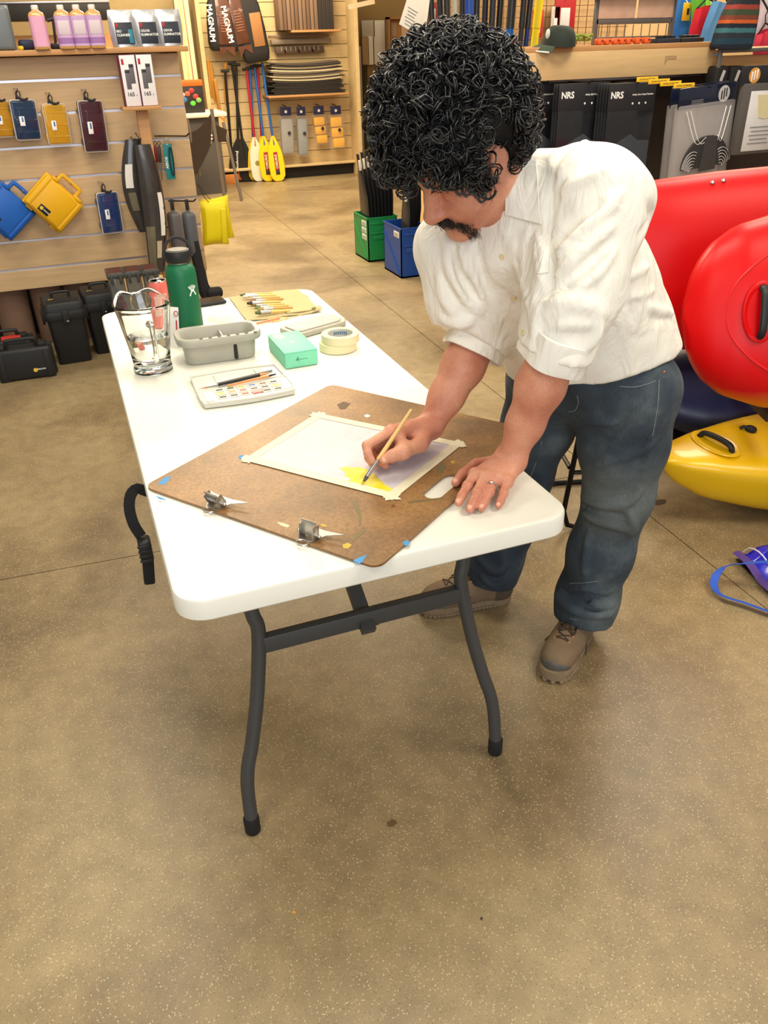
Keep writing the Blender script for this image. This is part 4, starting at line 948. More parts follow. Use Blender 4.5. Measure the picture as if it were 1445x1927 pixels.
def cuff(el, wr, c, r, seed):
    d = n_(wr-el); u = n_(np.cross(d, CU)); w = np.cross(d, u); rr = np.random.default_rng(seed); n = 40; rings = []
    q = np.arange(n)*2*PI/n; wob = 0.0035*np.sin(3*q+seed)+0.0025*np.sin(5*q+2*seed); tw = 0.006*np.sin(q+seed)
    for (s_, r_) in ((-0.052, 0.93), (-0.050, 1.0), (-0.040, 1.02), (-0.015, 1.0), (0.004, 1.01), (0.010, 1.0), (0.011, 0.96), (0.006, 0.90), (-0.02, 0.80)):
        R_ = r*r_+wob*(0.5+0.5*r_)
        rings.append(c+d*s_+ (tw*1.0)[:, None]*d+R_[:, None]*(np.cos(q)[:, None]*u+np.sin(q)[:, None]*w)-PO)
    o = obj('cuff', MB().loft(rings, cap=False), CLOTH, shirt); o['label'] = 'rolled cuff'
cuff(elL, wrL, cufL+0.012*n_(wrL-elL), 0.0690, 1); cuff(elR, wrR, cufR+0.012*n_(wrR-elR), 0.0680, 4)
# collar leaf, stand, pocket, placket buttons
def leaf(name, outline, off, th, parent, mat, S=None, n=14):
    """a thin cloth piece laid on the surface S, outline = four px corners (grid a->b, d->c)"""
    a, b, c, d = [np.array(p, float) for p in outline]; S = S or SHIRT; G = np.zeros((n, n, 3))
    g_ = np.linspace(0, 1, n); H = S.hits([(a*(1-u)+b*u)*(1-v)+(d*(1-u)+c*u)*v for u in g_ for v in g_])
    for i in range(n):
        for j in range(n):
            h = H[i*n+j]; G[i, j] = h+n_(CAM-h)*off if h is not None else (G[i-1, j] if i else G[i, j-1])
    for _ in range(6): G[1:-1, 1:-1] = (G[:-2, 1:-1]+G[2:, 1:-1]+G[1:-1, :-2]+G[1:-1, 2:])/4
    du = np.gradient(G, axis=0); dv = np.gradient(G, axis=1); N = np.cross(du, dv)
    if (N[n//2, n//2] @ (CAM-G[n//2, n//2])) < 0: G = G[:, ::-1]
    return obj(name, MB().sheet(G-PO, th), mat, parent)
nk = n_(hp(0, -0.030, -0.045)-NB); nf = n_(FR-nk*(FR @ nk)); nl = np.cross(nk, nf)
leaf('collar', [(953, 312), (1008, 298), (1016, 421), (950, 404)], 0.013, 0.0045, shirt, CLOTH, n=16)
leaf('collar_stand', [(946, 396), (962, 402), (956, 446), (936, 440)], 0.004, 0.003, shirt, CLOTH, n=8)
leaf('pocket', [(990, 446), (1034, 442), (1032, 512), (988, 518)], 0.0022, 0.0015, shirt, CLOTH)
BUT = M('cream_button', (226, 206, 160), 0.35)
for x, y in ((945, 483), (966, 561), (985, 626)):
    p = SHIRT.hit(x, y); nrm = SHIRT.normal(p)
    Tq = np.eye(4); Tq[:3, :3] = np.array(Vector(nrm).to_track_quat('Z', 'Y').to_matrix()); Tq[:3, 3] = p+nrm*0.0005-PO
    obj('button', MB().lathe([(0.0052, 0), (0.0056, 0.001), (0.005, 0.0022), (0.0038, 0.0018), (0.0005, 0.0018)], 16, Tq), BUT, shirt)
# cream crew neck of the undershirt
tq = SDF(); tq.ops = list(HEAD.ops)
obj('undershirt', MB().tube([NB+0.004*nk+0.070*(math.cos(q)*nf+math.sin(q)*nl)-0.012*max(0, math.cos(q))*nk-PO for q in np.linspace(0, 2*PI, 33)[:-1]], 0.009, 8, closed=True), CLOTH, shirt)

# ---- jeans
S = SDF()
pw = PEL+0.06*AX
S.cone(PEL+0.10*AX+0.045*LFp, PEL+0.10*AX-0.045*LFp, 0.115, 0.115, 0.0)
S.cone(hipL, hipR, 0.112, 0.112, 0.05)
S.chain([hipL, hipL*0.5+knL*0.5, knL, knL*0.5+anL*0.5, anL+V3(-0.004, -0.006, 0.03), anL+V3(-0.016, -0.014, -0.05)], [0.112, 0.102, 0.084, 0.084, 0.083, 0.080], 0.04)
S.chain([hipR, hipR*0.5+knR*0.5, knR, knR*0.5+anR*0.5, anR+V3(0, 0, 0.03), anR+V3(-0.008, 0, -0.05)], [0.108, 0.094, 0.082, 0.080, 0.080, 0.078], 0.03)
S.cone(PEL-0.10*AX-0.05*FRp, PEL-0.02*AX-0.045*FRp, 0.09, 0.10, 0.05)
SHIRTBASE0 = SDF(); SHIRTBASE0.ops = list(S.ops)
RL = [([(1085, 800), (1120, 790), (1180, 800)], .008), ([(1100, 880), (1140, 870), (1200, 850), (1235, 830)], .007), ([(1098, 960), (1120, 978), (1160, 990), (1195, 1000)], .010), ([(1095, 935), (1130, 950), (1180, 945), (1205, 920)], .009),
               ([(1060, 1050), (1100, 1090), (1150, 1110)], .009), ([(1048, 1090), (1080, 1115), (1120, 1135), (1150, 1140)], .012), ([(1045, 1120), (1075, 1145), (1120, 1155), (1148, 1155)], .013), ([(1180, 960), (1190, 985), (1185, 1010)], .009),
               ([(1240, 700), (1235, 780), (1215, 860), (1195, 930)], .004), ([(1110, 1000), (1100, 1050), (1098, 1080)], .006), ([(900, 1050), (930, 1075), (955, 1060)], .010), ([(905, 1085), (930, 1100), (955, 1090)], .010), ([(1065, 1110), (1100, 1105), (1140, 1115)], .008)]
folds(S, SHIRTBASE0, RL, 0.001, 0.013, 'u')
VL = [([(1092, 950), (1125, 965), (1175, 970)], .007), ([(1055, 1075), (1090, 1105), (1140, 1125)], .007), ([(1050, 1108), (1085, 1130), (1130, 1148)], .007), ([(1180, 770), (1170, 800), (1120, 830)], .006), ([(1070, 1125), (1090, 1120), (1110, 1128)], .006)]
folds(S, SHIRTBASE0, VL, 0.003, 0.012, 's')
S.plane(V3(0.75, 0.42, 0.078), n_((-0.16, -0.10, -1.0)))
JEANS = S
def denim():
    m = M('denim', (44, 58, 74), 0.85, var=0.0); nt = m.node_tree; b = nt.nodes['Principled BSDF']; L = nt.links.new
    tc = nt.nodes.new('ShaderNodeTexCoord'); v = tc.outputs['Object']
    a = tex(nt, 'ShaderNodeTexNoise', 5.5, 4, v); r = ramp2(nt, a.outputs['Fac'], [(0.34, lin((36, 45, 56))), (0.52, lin((58, 70, 80))), (0.68, lin((98, 108, 110)))])
    mp = nt.nodes.new('ShaderNodeMapping'); mp.inputs['Scale'].default_value = (700, 700, 60); L(v, mp.inputs[0])
    w = tex(nt, 'ShaderNodeTexNoise', 1.0, 3, mp.outputs[0]); r2 = ramp2(nt, w.outputs['Fac'], [(0.3, (0.72, 0.72, 0.74)), (0.7, (1.22, 1.22, 1.2))])
    vm = nt.nodes.new('ShaderNodeVectorMath'); vm.operation = 'DISTANCE'; L(v, vm.inputs[0]); vm.inputs[1].default_value = tuple(knL+0.05*np.array([-0.6, -0.7, 0.5])-PO)
    fd_ = ramp2(nt, vm.outputs['Value'], [(0.03, (0.65, 0.65, 0.65)), (0.17, (0, 0, 0))])
    worn = mixc(nt, fd_.outputs[0], r.outputs[0], lin((124, 130, 124)))
    L(mixc(nt, 1.0, worn, r2.outputs[0], 'MULTIPLY'), b.inputs['Base Color'])
    bp = nt.nodes.new('ShaderNodeBump'); bp.inputs['Strength'].default_value = 0.25; bp.inputs['Distance'].default_value = 0.001; L(w.outputs['Fac'], bp.inputs['Height']); L(bp.outputs[0], b.inputs['Normal'])
    return m
V2, Q2 = S.mesh((0.36, 0.12, 0.04), (1.02, 0.90, 1.03), 0.006, 2)
w_ = V2 @ np.array([[23., 9, 11], [7, 29, -13], [-9, 12, 21]])
V2 = V2+0.0018*np.sin(w_+2.4*np.sin(w_[:, [1, 2, 0]]*0.5))
jeans = vf_mesh('jeans', V2, Q2, denim(), person, PO)
STI = M('pale_stitch', (150, 150, 150), 0.8)
def stitch(pts, parent, r=0.0007, S=None, mat=STI):
    q = px_path(S or JEANS, pts, 0.0012)
    if len(q) > 1: obj('seam', MB().tube(bez(np.array(q)-PO, 30) if len(q) > 2 else np.array(q)-PO, r, 4), mat, parent)
stitch([(1166, 727), (1195, 728), (1225, 720), (1250, 708)], jeans); stitch([(1240, 715), (1238, 760), (1228, 820)], jeans); stitch([(1070, 775), (1082, 772), (1088, 758), (1086, 745)], jeans)
stitch([(1050, 1150), (1075, 1164), (1100, 1168)], jeans); stitch([(1072, 1098), (1105, 1096), (1150, 1090)], jeans); stitch([(1020, 830), (1005, 880), (985, 920)], jeans)
p = JEANS.hit(1249, 700)
if p is not None: obj('rivet', MB().sphere(p-PO, 0.004, 10, 6), M('copper', (196, 120, 90), 0.35, 0.8), jeans)

# ---- shoes
def shoe(toe, heel, name, label, ank):
    toe = np.array(toe, float); heel = np.array(heel, float); d = n_(toe-heel); Ls = np.linalg.norm(toe-heel); l = np.array([-d[1], d[0], 0])
    o = heel.copy(); B = lambda x, y, z: o+x*Ls*d+y*l+V3(0, 0, z)
    root = obj(name, None, None, person) if False else None
    sole = MB(); xs = np.linspace(0, 1, 25); hw = np.interp(xs, [0, 0.04, 0.12, 0.3, 0.5, 0.72, 0.88, 0.96, 1.0], [0.014, 0.030, 0.036, 0.034, 0.038, 0.048, 0.045, 0.032, 0.012])
    rise = np.interp(xs, [0, 0.1, 0.75, 1.0], [0.004, 0.0, 0.0, 0.010])
    out = [(x, w) for x, w in zip(xs, hw)]+[(x, -w) for x, w in zip(xs[::-1], hw[::-1])]; rs = list(rise)+list(rise[::-1])
    def ring(z, s, zr=1.0): return np.array([B(x, w*s, z+r*zr) for (x, w), r in zip(out, rs)])-PO
    sole.loft([ring(0.002, 0.93), ring(0.001, 0.98), ring(0.012, 1.02), ring(0.026, 1.0), ring(0.030, 0.95)])
    up = SDF()
    up.chain([B(0.86, 0, 0.050), B(0.70, 0, 0.054), B(0.5, 0, 0.066), B(0.3, 0, 0.078)], [0.030, 0.036, 0.036, 0.036], 0.03)
    up.chain([B(0.80, 0.016, 0.044), B(0.55, 0.010, 0.046), B(0.12, 0.004, 0.046)], [0.026, 0.028, 0.032], 0.03)
    up.chain([B(0.80, -0.016, 0.044), B(0.55, -0.010, 0.046), B(0.12, -0.004, 0.046)], [0.026, 0.028, 0.032], 0.03)
    up.cone(B(0.15, 0, 0.06), np.array(ank)+V3(0, 0, -0.005), 0.038, 0.046, 0.03); up.cone(B(0.32, 0, 0.08), np.array(ank)+V3(0, 0, 0.0), 0.038, 0.045, 0.03)
    up.plane(B(0, 0, 0.026), (0, 0, -1)); up.plane(np.array(ank)+V3(0, 0, 0.012), (0, 0, 1))
    a, b = up.mesh(np.minimum(toe, heel)-0.09+V3(0, 0, 0.05), np.maximum(toe, heel)+0.09+V3(0, 0, 0.19), 0.0036, 2)
    sh = vf_mesh(name, a, b, M('dusty_suede', (120, 100, 76), 0.9, var=0.28, scale=26, bump=0.4, bscale=260), person, PO); sh['label'] = label
    obj('sole', sole, M('worn_sole', (132, 112, 86), 0.85, var=0.3, scale=35, bump=0.5, bscale=120), sh)
    tr = MB()
    for k in range(40):
        x, w = out[(5+k if k < 20 else 25+k-20)]; tr.rbox(B(x*0.985, w*0.97, 0.006)-PO, (0.012, 0.012, 0.010), 0.002)
    obj('tread', tr, M('worn_sole', (0, 0, 0)), sh)['kind'] = 'stuff'
    cap_ = SDF(); cap_.ops = list(up.ops)
    def top(x, y):
        z = 0.16
        for _ in range(120):
            p = B(x, y, z)
            if up.at(p)[0] < 0.0005: return p
            z -= 0.001
        return B(x, y, 0.05)
    LACE = M('dark_lace', (62, 48, 38), 0.8); EYE = M('orange_eyelet', (206, 124, 76), 0.6)
    la = MB(); prev = None
    for k in range(5):
        x = 0.72-k*0.085; w = 0.020+0.002*k; A, C_ = top(x, w), top(x, -w)
        for q in (A, C_): obj('eyelet', MB().sphere(q-PO, 0.0036, 8, 6), EYE, sh)
        if prev is not None:
            for s0, s1 in ((prev[0], C_), (prev[1], A)):
                m_ = (s0+s1)/2+V3(0, 0, 0.004); la.tube(bez(np.array([s0, m_, s1])+V3(0, 0, 0.002)-PO, 8), 0.0019, 6)
        else: la.tube(bez(np.array([A, (A+C_)/2+V3(0, 0, 0.003), C_])+V3(0, 0, 0.002)-PO, 8), 0.0019, 6)
        prev = (A, C_)
    obj('laces', la, LACE, sh)
    bow = MB(); b0 = top(0.40, 0)+V3(0, 0, 0.004)
    for s_ in (1, -1):
        bow.tube(bez(np.array([b0, top(0.46, 0.018*s_)+V3(0, 0, 0.010), top(0.62, 0.024*s_)+V3(0, 0, 0.006), top(0.56, 0.004*s_)+V3(0, 0, 0.009), b0])-PO, 24), 0.0022, 6)
        bow.tube(bez(np.array([b0, top(0.40, 0.022*s_)+V3(0, 0, 0.006), B(0.50, 0.050*s_, 0.055), B(0.60, 0.060*s_, 0.040)])-PO, 16), 0.0020, 6)
    obj('lace_bow', bow, LACE, sh)
    tcp = SDF(); tcp.add(lambda P: up.at(P)-0.0016, np.minimum(toe, heel)-0.1, np.maximum(toe, heel)+0.1+V3(0, 0, 0.1), 0.0)
    tcp.plane(B(0.74, 0, 0), -d); tcp.plane(B(0.90, 0, 0.056), n_(d*-0.75+V3(0, 0, 1)))
    a, b = tcp.mesh(np.minimum(toe, heel)-0.06+V3(0, 0, 0.05), np.maximum(toe, heel)+0.06+V3(0, 0, 0.1), 0.0036, 1)
    if len(a): vf_mesh('toe_cap', a, b, M('grey_toe_rubber', (88, 86, 80), 0.7, var=0.35, scale=60), sh, PO)
    hcp = SDF(); hcp.add(lambda P: up.at(P)-0.0014, np.minimum(toe, heel)-0.1, np.maximum(toe, heel)+0.1+V3(0, 0, 0.1), 0.0)
    hcp.plane(B(0.22, 0, 0), d); hcp.plane(B(0, 0, 0.075), (0, 0, 1))
    a, b = hcp.mesh(np.minimum(toe, heel)-0.06+V3(0, 0, 0.05), np.maximum(toe, heel)+0.06+V3(0, 0, 0.1), 0.0036, 1)
    if len(a): vf_mesh('heel_counter', a, b, M('dark_heel_leather', (84, 70, 54), 0.8, var=0.3, scale=60), sh, PO)
shoe((0.555, 0.285, 0), (0.79, 0.460, 0), 'shoe', 'dusty brown hiking shoe nearest the camera', anL)
shoe((0.352, 0.715, 0), (0.645, 0.668, 0), 'shoe', 'dark dusty hiking shoe under the table', anR)

# ---- ring, nails
rp0, rp1 = LP['ring'][0]*0.35+LP['ring'][1]*0.65, LP['ring'][1]; d = n_(LP['ring'][1]-LP['ring'][0])
c_ = LP['ring'][0]*0.42+LP['ring'][1]*0.58; u_ = n_(np.cross(d, (0, 0, 1))); w2 = np.cross(d, u_)
obj('wedding_ring', MB().tube([c_+0.0112*(math.cos(q)*u_+math.sin(q)*w2)-PO for q in np.linspace(0, 2*PI, 25)[:-1]], 0.0022, 8, closed=True), M('silver', (215, 215, 212), 0.2, 1.0), person)
NAIL = M('nail', (226, 166, 142), 0.3, var=0.03)
def nail(S, tip, prev, r, name='nail'):
    d = n_(np.array(tip)-np.array(prev)); up = n_(np.array([0, 0, 1.0])-d*d[2]) if abs(d[2]) < 0.9 else n_(CAM-tip); s_ = np.cross(d, up)
    c = np.array(tip)-d*0.0005+up*r*0.72
    obj(name, MB().sphere((0, 0, 0), (r*0.62, r*0.75, r*0.34), 12, 8, np.vstack([np.column_stack([s_, d, up, c-PO]), [0, 0, 0, 1]])), NAIL, person)
for k in LP: nail(ARML, LP[k][3], LP[k][2], rad[k][1])
dth = n_(tt-(tm*0.45+tt*0.55)); up_ = n_((CAM-tt)-dth*((CAM-tt) @ dth)); s_ = np.cross(dth, up_); c_ = tt+up_*0.0072
obj('nail', MB().sphere((0, 0, 0), (0.0060, 0.0072, 0.003), 12, 8, np.vstack([np.column_stack([s_, dth, up_, c_-PO]), [0, 0, 0, 1]])), NAIL, person)

# ---- the brush in the hand
hb = stick('paint_brush', 'long wooden watercolour brush held over the paper', 'brush', BT0, BT0+bdir*0.192, [('bristles', 0, 0.11, 0.0007, 0.0050, M('wet_bristle', (74, 74, 66), 0.4)), ('ferrule', 0.11, 0.33, 0.0050, 0.0046, M('bright_ferrule', (215, 215, 218), 0.18, 1.0)), ('handle', 0.33, 1.0, 0.0052, 0.0032, M('lacquered_pale_wood', (226, 190, 122), 0.35))])
obj('wet_tip', MB().lathe([(0.0006, -0.0003), (0.0022, 0.003), (0.0034, 0.008), (0.0036, 0.0085)], 10), M('yellow_wet_paint', (206, 178, 40), 0.25), hb)

# ---- wig of curls, sideburns, moustache, brows
HAIR = M('black_hair', (22, 22, 24), 0.33, var=0.5, scale=40, spec=0.7)
WC = hp(-0.010, -0.046, 0.078)-0.015*CR-0.020*CU
rng = np.random.default_rng(11)
core = SDF(); core.ell(WC, (0.130, 0.124, 0.120), HB)
core.ell(hp(0, 0.050, 0.082), (0.082, 0.050, 0.042), HB, 0.04)
core.ops += []
face_cut = [(hp(0, 0.122, -0.048), (0.115, 0.088, 0.086)), (hp(0.110, -0.004, -0.010), (0.062, 0.027, 0.040)), (hp(-0.110, -0.004, -0.010), (0.062, 0.027, 0.040))]
for c, r in face_cut: core.ell(c, np.array(r)*HS, HB, 0.01, 's')
core.plane(HC-0.040*n_(0.52*HU-0.85*HF), -n_(0.52*HU-0.85*HF))
vdir = HB @ n_(CAM-hp(0.08, 0, 0)); EC0 = hp(0.085, -0.006, 0.0); EC1 = EC0+0.13*n_(0.55*HL+0.62*HU+0.25*(-CU)*0)
core.cone(EC0, EC1, 0.032, 0.038, 0.01, 's')
a, b = core.mesh(WC-0.24, WC+0.24, 0.008, 1)
wig = vf_mesh('wig', a, b, M('black_hair_mass', (9, 9, 10), 0.8, var=0.3), person, PO); wig['label'] = 'big curly black wig'
cv = []; cf = []; nv = 0
def curl(c, ax1, ax2, ax3, r, tr, turns, pitch, seg=15, sides=4):
    global nv
    t = np.linspace(0, 2*PI*turns, seg)[:, None]; P = c+r*(np.cos(t)*ax1+np.sin(t)*ax2)*(1-0.25*t/t[-1])+pitch*t/(2*PI)*ax3
    T = np.gradient(P, axis=0); T /= np.linalg.norm(T, axis=1, keepdims=True); N = np.cross(T, ax3); N /= np.maximum(np.linalg.norm(N, axis=1, keepdims=True), 1e-6); B_ = np.cross(T, N)
    q = np.arange(sides)*2*PI/sides; R_ = tr*(1-0.5*np.linspace(0, 1, seg))[:, None, None]
    V = P[:, None]+R_*(np.cos(q)[None, :, None]*N[:, None]+np.sin(q)[None, :, None]*B_[:, None]); cv.append(V.reshape(-1, 3))
    i, j = np.meshgrid(np.arange(seg-1), np.arange(sides), indexing='ij'); j2 = (j+1) % sides
    cf.append((np.stack([i*sides+j, i*sides+j2, (i+1)*sides+j2, (i+1)*sides+j], -1).reshape(-1, 4))+nv); nv += len(V.reshape(-1, 3))
def in_cut(p):
    for c, r in face_cut:
        q = (HB @ (p-c))/(np.array(r)*HS)
        if q @ q < 1: return True
    v = EC1-EC0; t_ = min(1, max(0, ((p-EC0) @ v)/(v @ v))); return np.linalg.norm(p-EC0-t_*v) < 0.033+0.006*t_
cnt = 0
while cnt < 2500:
    d = n_(rng.normal(size=3)); u = rng.random()
    l = d*np.array([0.144, 0.138, 0.135])*(0.86+0.20*u)*(1+0.05*math.sin(9*d[0]+4*d[1])*math.cos(7*d[2]-3*d[1]))
    if rng.random() < 0.14: l = d*np.array([0.09, 0.062, 0.075])*(0.9+0.2*u)+np.array([0, -0.010, -0.075])*HS
    elif rng.random() < 0.09: l = d*np.array([0.086, 0.058, 0.045])*(0.95+0.2*u)+np.array([0, 0.10, -0.004])
    p = WC+HB.T @ l; loc = (HB @ (p-HC))/HS
    if in_cut(p) or loc[2] < -0.075 or (loc[1] > 0.045 and loc[2] < 0.034) or (loc[1] > -0.040 and loc[2] < -0.012): continue
    q_ = p-HC; low = q_ @ (0.52*HU-0.85*HF)                                      # how far the curl hangs down over the face
    if loc[1] > 0.03 and low < (-0.052 if q_ @ CR > -0.10 else -0.085): continue
    if HEAD.at(p)[0] < 0.002: continue
    ax = n_(rng.normal(size=3)); a1 = n_(np.cross(ax, rng.normal(size=3))); a2 = np.cross(ax, a1)
    curl(p, a1, a2, ax, rng.uniform(0.0085, 0.0185), rng.uniform(0.0011, 0.0027), rng.uniform(0.9, 1.9), rng.uniform(0.002, 0.007)); cnt += 1
def hang(x, y, r, dep=0.012, turns=1.3):
    p = HEAD.hit(x, y)
    if p is None: return
    v = n_(CAM-p); a1 = n_(np.cross(v, CU)); a2 = np.cross(v, a1)
    curl(p+v*dep, a2, a1, v, r, 0.0022, turns, 0.002, 22)
for x, y, r in ((808, 340, .0125), (818, 345, .010), (868, 355, .011), (880, 358, .010), (838, 338, .012), (850, 345, .011), (828, 330, .011), (893, 352, .012), (903, 362, .010), (910, 350, .012), (860, 335, .012), (885, 335, .013), (900, 335, .012), (798, 322, .012), (915, 335, .010), (908, 372, .008)): hang(x, y, r)
vf_mesh('curls', np.concatenate(cv), np.concatenate(cf), HAIR, wig, PO)['kind'] = 'stuff'
def strands(name, anchors, count, ln, flow, tr, mat, spread):
    MBs = MB(); R2 = np.random.default_rng(5)
    A = np.array(anchors, float)
    for k in range(count):
        t = R2.random()*(len(A)-1); i = int(t); p = A[i]+(A[min(i+1, len(A)-1)]-A[i])*(t-i)+R2.normal(size=3)*spread
        d = HB.T @ (np.array(flow(t/(len(A)-1)))+R2.normal(size=3)*0.25); d = n_(d); L_ = ln*(0.6+0.6*R2.random())
        out = HB.T @ np.array([0, 0.35, 0]) if name == 'moustache' else HB.T @ np.array([0.3, 0.1, 0])
        MBs.tube(np.array([p-d*L_*0.4, p+out*0.003, p+d*L_*0.6])-PO, [tr, tr, tr*0.3], 3, cap=False)
    o = obj(name, MBs, mat, person); o['kind'] = 'stuff'; return o
BRN = M('dark_brown_hair', (46, 34, 28), 0.55, var=0.4, scale=200)
for s_ in (1, -1):
    anc = [hp(0.003*s_, 0.107, -0.048), hp(0.014*s_, 0.103, -0.052), hp(0.026*s_, 0.094, -0.060), hp(0.034*s_, 0.083, -0.076), hp(0.037*s_, 0.076, -0.092), hp(0.036*s_, 0.073, -0.106)]
    strands('moustache', anc, 1200, 0.014, lambda t, s_=s_: (s_*(0.8-0.7*t), 0.1, -0.35-0.9*t), 0.0005, BRN, 0.0052)
    eb = [hp(0.014*s_, 0.098, 0.022), hp(0.034*s_, 0.094, 0.028), hp(0.052*s_, 0.082, 0.022)]
    strands('eyebrow', eb, 160, 0.010, lambda t, s_=s_: (s_*1.0, -0.1, 0.2-0.5*t), 0.0005, BRN, 0.0022)
sb = [hp(0.076, 0.020, 0.01), hp(0.073, 0.028, -0.012), hp(0.069, 0.036, -0.030)]
strands('sideburn', sb, 420, 0.012, lambda t: (0.1, 0.2, -1), 0.00055, M('greying_hair', (84, 74, 68), 0.6, var=0.4, scale=200), 0.0075)
# ================================================================== slatwall display at the left
MAPLE = wood('maple_laminate', (196, 164, 122), 0.9, 5.0, 0.45, 0)
MAPLE2 = wood('maple_edge', (190, 140, 88), 0.85, 5.0, 0.5, 0)
ALU = M('aluminium_channel', (190, 188, 196), 0.3, 0.9)
SY = 3.95
sw = thing('slatwall_display', 'maple slatwall display bay with aluminium channels and a wooden top shelf', 'display', (-0.65, SY+0.05, 0))
o0 = np.array([-0.65, SY+0.05, 0])
XL_, XR_ = -1.70, 0.315
edges_ = [0.345, 0.463, 0.616, 0.772, 0.930, 1.088, 1.246, 1.402, 1.515]
for a_, b_ in zip(edges_[:-1], edges_[1:]):
    obj('slat', MB().rbox(((XL_+XR_)/2-o0[0], SY+0.011-o0[1], (a_+b_)/2), (XR_-XL_, 0.022, b_-a_-0.012), 0.003, 1), MAPLE, sw)
for a_ in edges_[1:-1]:
    obj('channel', MB().box(((XL_+XR_)/2-o0[0], SY+0.014-o0[1], a_), (XR_-XL_, 0.014, 0.013)), ALU, sw)
obj('back_board', MB().box(((XL_+XR_)/2-o0[0], SY+0.034-o0[1], 0.93), (XR_-XL_, 0.02, 1.17)), M('dark_board', (70, 58, 44), 0.8), sw)
obj('top_shelf', MB().rbox(((XL_+XR_)/2+0.012-o0[0], SY+0.06-o0[1], 1.527), (XR_-XL_+0.06, 0.34, 0.026), 0.004), MAPLE2, sw)
obj('end_panel', MB().box((XR_-0.012-o0[0], SY+0.19-o0[1], 0.76), (0.02, 0.30, 1.50)), MAPLE, sw)
obj('void_shade_board', MB().box(((XL_-0.28)/2-o0[0], SY+0.33-o0[1], 0.18), (-0.28-XL_, 0.02, 0.36)), M('shadow_board', (34, 28, 24), 0.9), sw)  # added near-black board, its colour stands in for the shade under the slats
obj('leg_panel', MB().box((-0.28-o0[0], SY+0.19-o0[1], 0.17), (0.04, 0.28, 0.34)), M('dark_board', (0, 0, 0)), sw)
BR = M('brown_card_tube', (120, 92, 74), 0.8, var=0.08, scale=8)
for k, px in enumerate((26, 96, 158)):
    p = ony(px, 585, SY+0.17)
    tb = thing('carpet_tube', ['leftmost brown tube standing under the slatwall', 'middle brown tube standing under the slatwall', 'right brown tube standing under the slatwall behind the tall cases'][k], 'tube', (p[0], SY+0.17, 0), group='brown tubes under the slatwall')
    obj('tube_wall', MB().lathe([(0.090, 0), (0.094, 0.004), (0.094, 0.40), (0.090, 0.404), (0.085, 0.404), (0.085, 0.30)], 28), BR, tb)
# ---- goods on the top shelf
ZS = 1.5405
def on_shelf(x, Y): return np.array([ony(x, 88, Y)[0], Y, ZS])
SOAPW = M('white_cap', (232, 228, 222), 0.4); LAV = M('lavender_label', (196, 160, 200), 0.5, var=0.08, scale=20); PINK = M('pink_label', (216, 158, 186), 0.5, var=0.05, scale=20)
AMB = M('amber_soap', (206, 158, 96), 0.15, var=0.1, coat=0.4)
def soap(x, Y, lab, label, band):
    b = thing('soap_bottle', label, 'bottle', on_shelf(x, Y), group='soap bottles on the slatwall shelf')
    sq = lambda w, z: rr_ring(w, w, w*0.28, z)
    obj('bottle_body', MB().loft([sq(0.070, 0), sq(0.076, 0.004), sq(0.076, 0.146), sq(0.066, 0.157), sq(0.036, 0.166), sq(0.030, 0.169)]), AMB, b)
    obj('paper_label', MB().loft([sq(0.0775, 0.012), sq(0.0775, 0.143)], cap=False), lab, b)
    if band:
        obj('label_text_panel', MB().rbox((0, -0.0392, 0.092), (0.055, 0.0008, 0.060), 0.0003), M('pale_print', (206, 190, 196), 0.6, var=0.25, scale=300), b)
        obj('label_band', MB().loft([sq(0.0782, 0.022), sq(0.0782, 0.048)], cap=False), M('purple_band', (150, 106, 164), 0.5), b)
    obj('cap', MB().lathe([(0.016, 0.169), (0.017, 0.171), (0.017, 0.186), (0.013, 0.190)], 20), SOAPW, b)
soap(80, 3.86, PINK, 'single soap bottle with a plain pink label on the shelf', False)
soap(127, 3.86, LAV, 'soap bottle with lavender label, left of the three on the shelf', True)
soap(156, 3.86, LAV, 'soap bottle with lavender label, middle of the three on the shelf', True)
soap(185, 3.86, LAV, 'soap bottle with lavender label, right of the three on the shelf', True)
SILV = M('silver_foil', (196, 196, 198), 0.28, 0.75, var=0.15, scale=30, bump=0.5, bscale=40)
def pouch(x, label, title, teal):
    p = thing('foil_pouch', label, 'pouch', on_shelf(x, 3.88), (0, 0, 0.05), group='foil pouches on the slatwall shelf')
    gx = np.linspace(-1, 1, 9); gz = np.linspace(0, 1, 11)
    def G(s): return np.array([[((0.062+0.006*math.sin(z*3))*x_, s*(0.026*(1-z)**0.6*(1-x_*x_)**0.5+0.002), 0.165*z+0.001) for z in gz] for x_ in gx])
    obj('pouch_film', MB().sheet(G(-1)[::1], 0.001).sheet(G(1)[::-1], 0.001), SILV, p)
    T = Tm((0.004, -0.021, 0.062), (-0.13, 0, 0))
    pn = obj('dark_panel', MB().rbox((0, 0, 0), (0.088, 0.002, 0.098), 0.003, T=T), M('pouch_navy', (28, 34, 48), 0.45), p)
    obj('emblem', MB().rbox((-0.034, -0.0015, 0.036), (0.014, 0.001, 0.020), 0.003, T=T), M('emblem_red', (170, 34, 44), 0.5), p)
    for k, w in enumerate(title): lettering(p, w, 0.0155, Tm((-0.036, -0.0225-0.0026*0-0.002*1, 0.072-0.017*k-0.001), (PI/2-0.13, 0, 0)), LOGO, 0.02, align='LEFT')
    if teal: obj('teal_picture', MB().rbox((0.030, -0.0014, -0.014), (0.022, 0.001, 0.062), 0.004, T=T), M('teal_print', (30, 120, 140), 0.5), p)
    obj('top_fold', MB().prism([(-0.062, 0.0), (-0.036, 0.0), (-0.050, -0.05), (-0.062, -0.052)], -0.0035, -0.0025, Tm((0, 0, 0.163), (PI/2, 0, 0))), M('blue_corner', (44, 78, 170), 0.4), p)
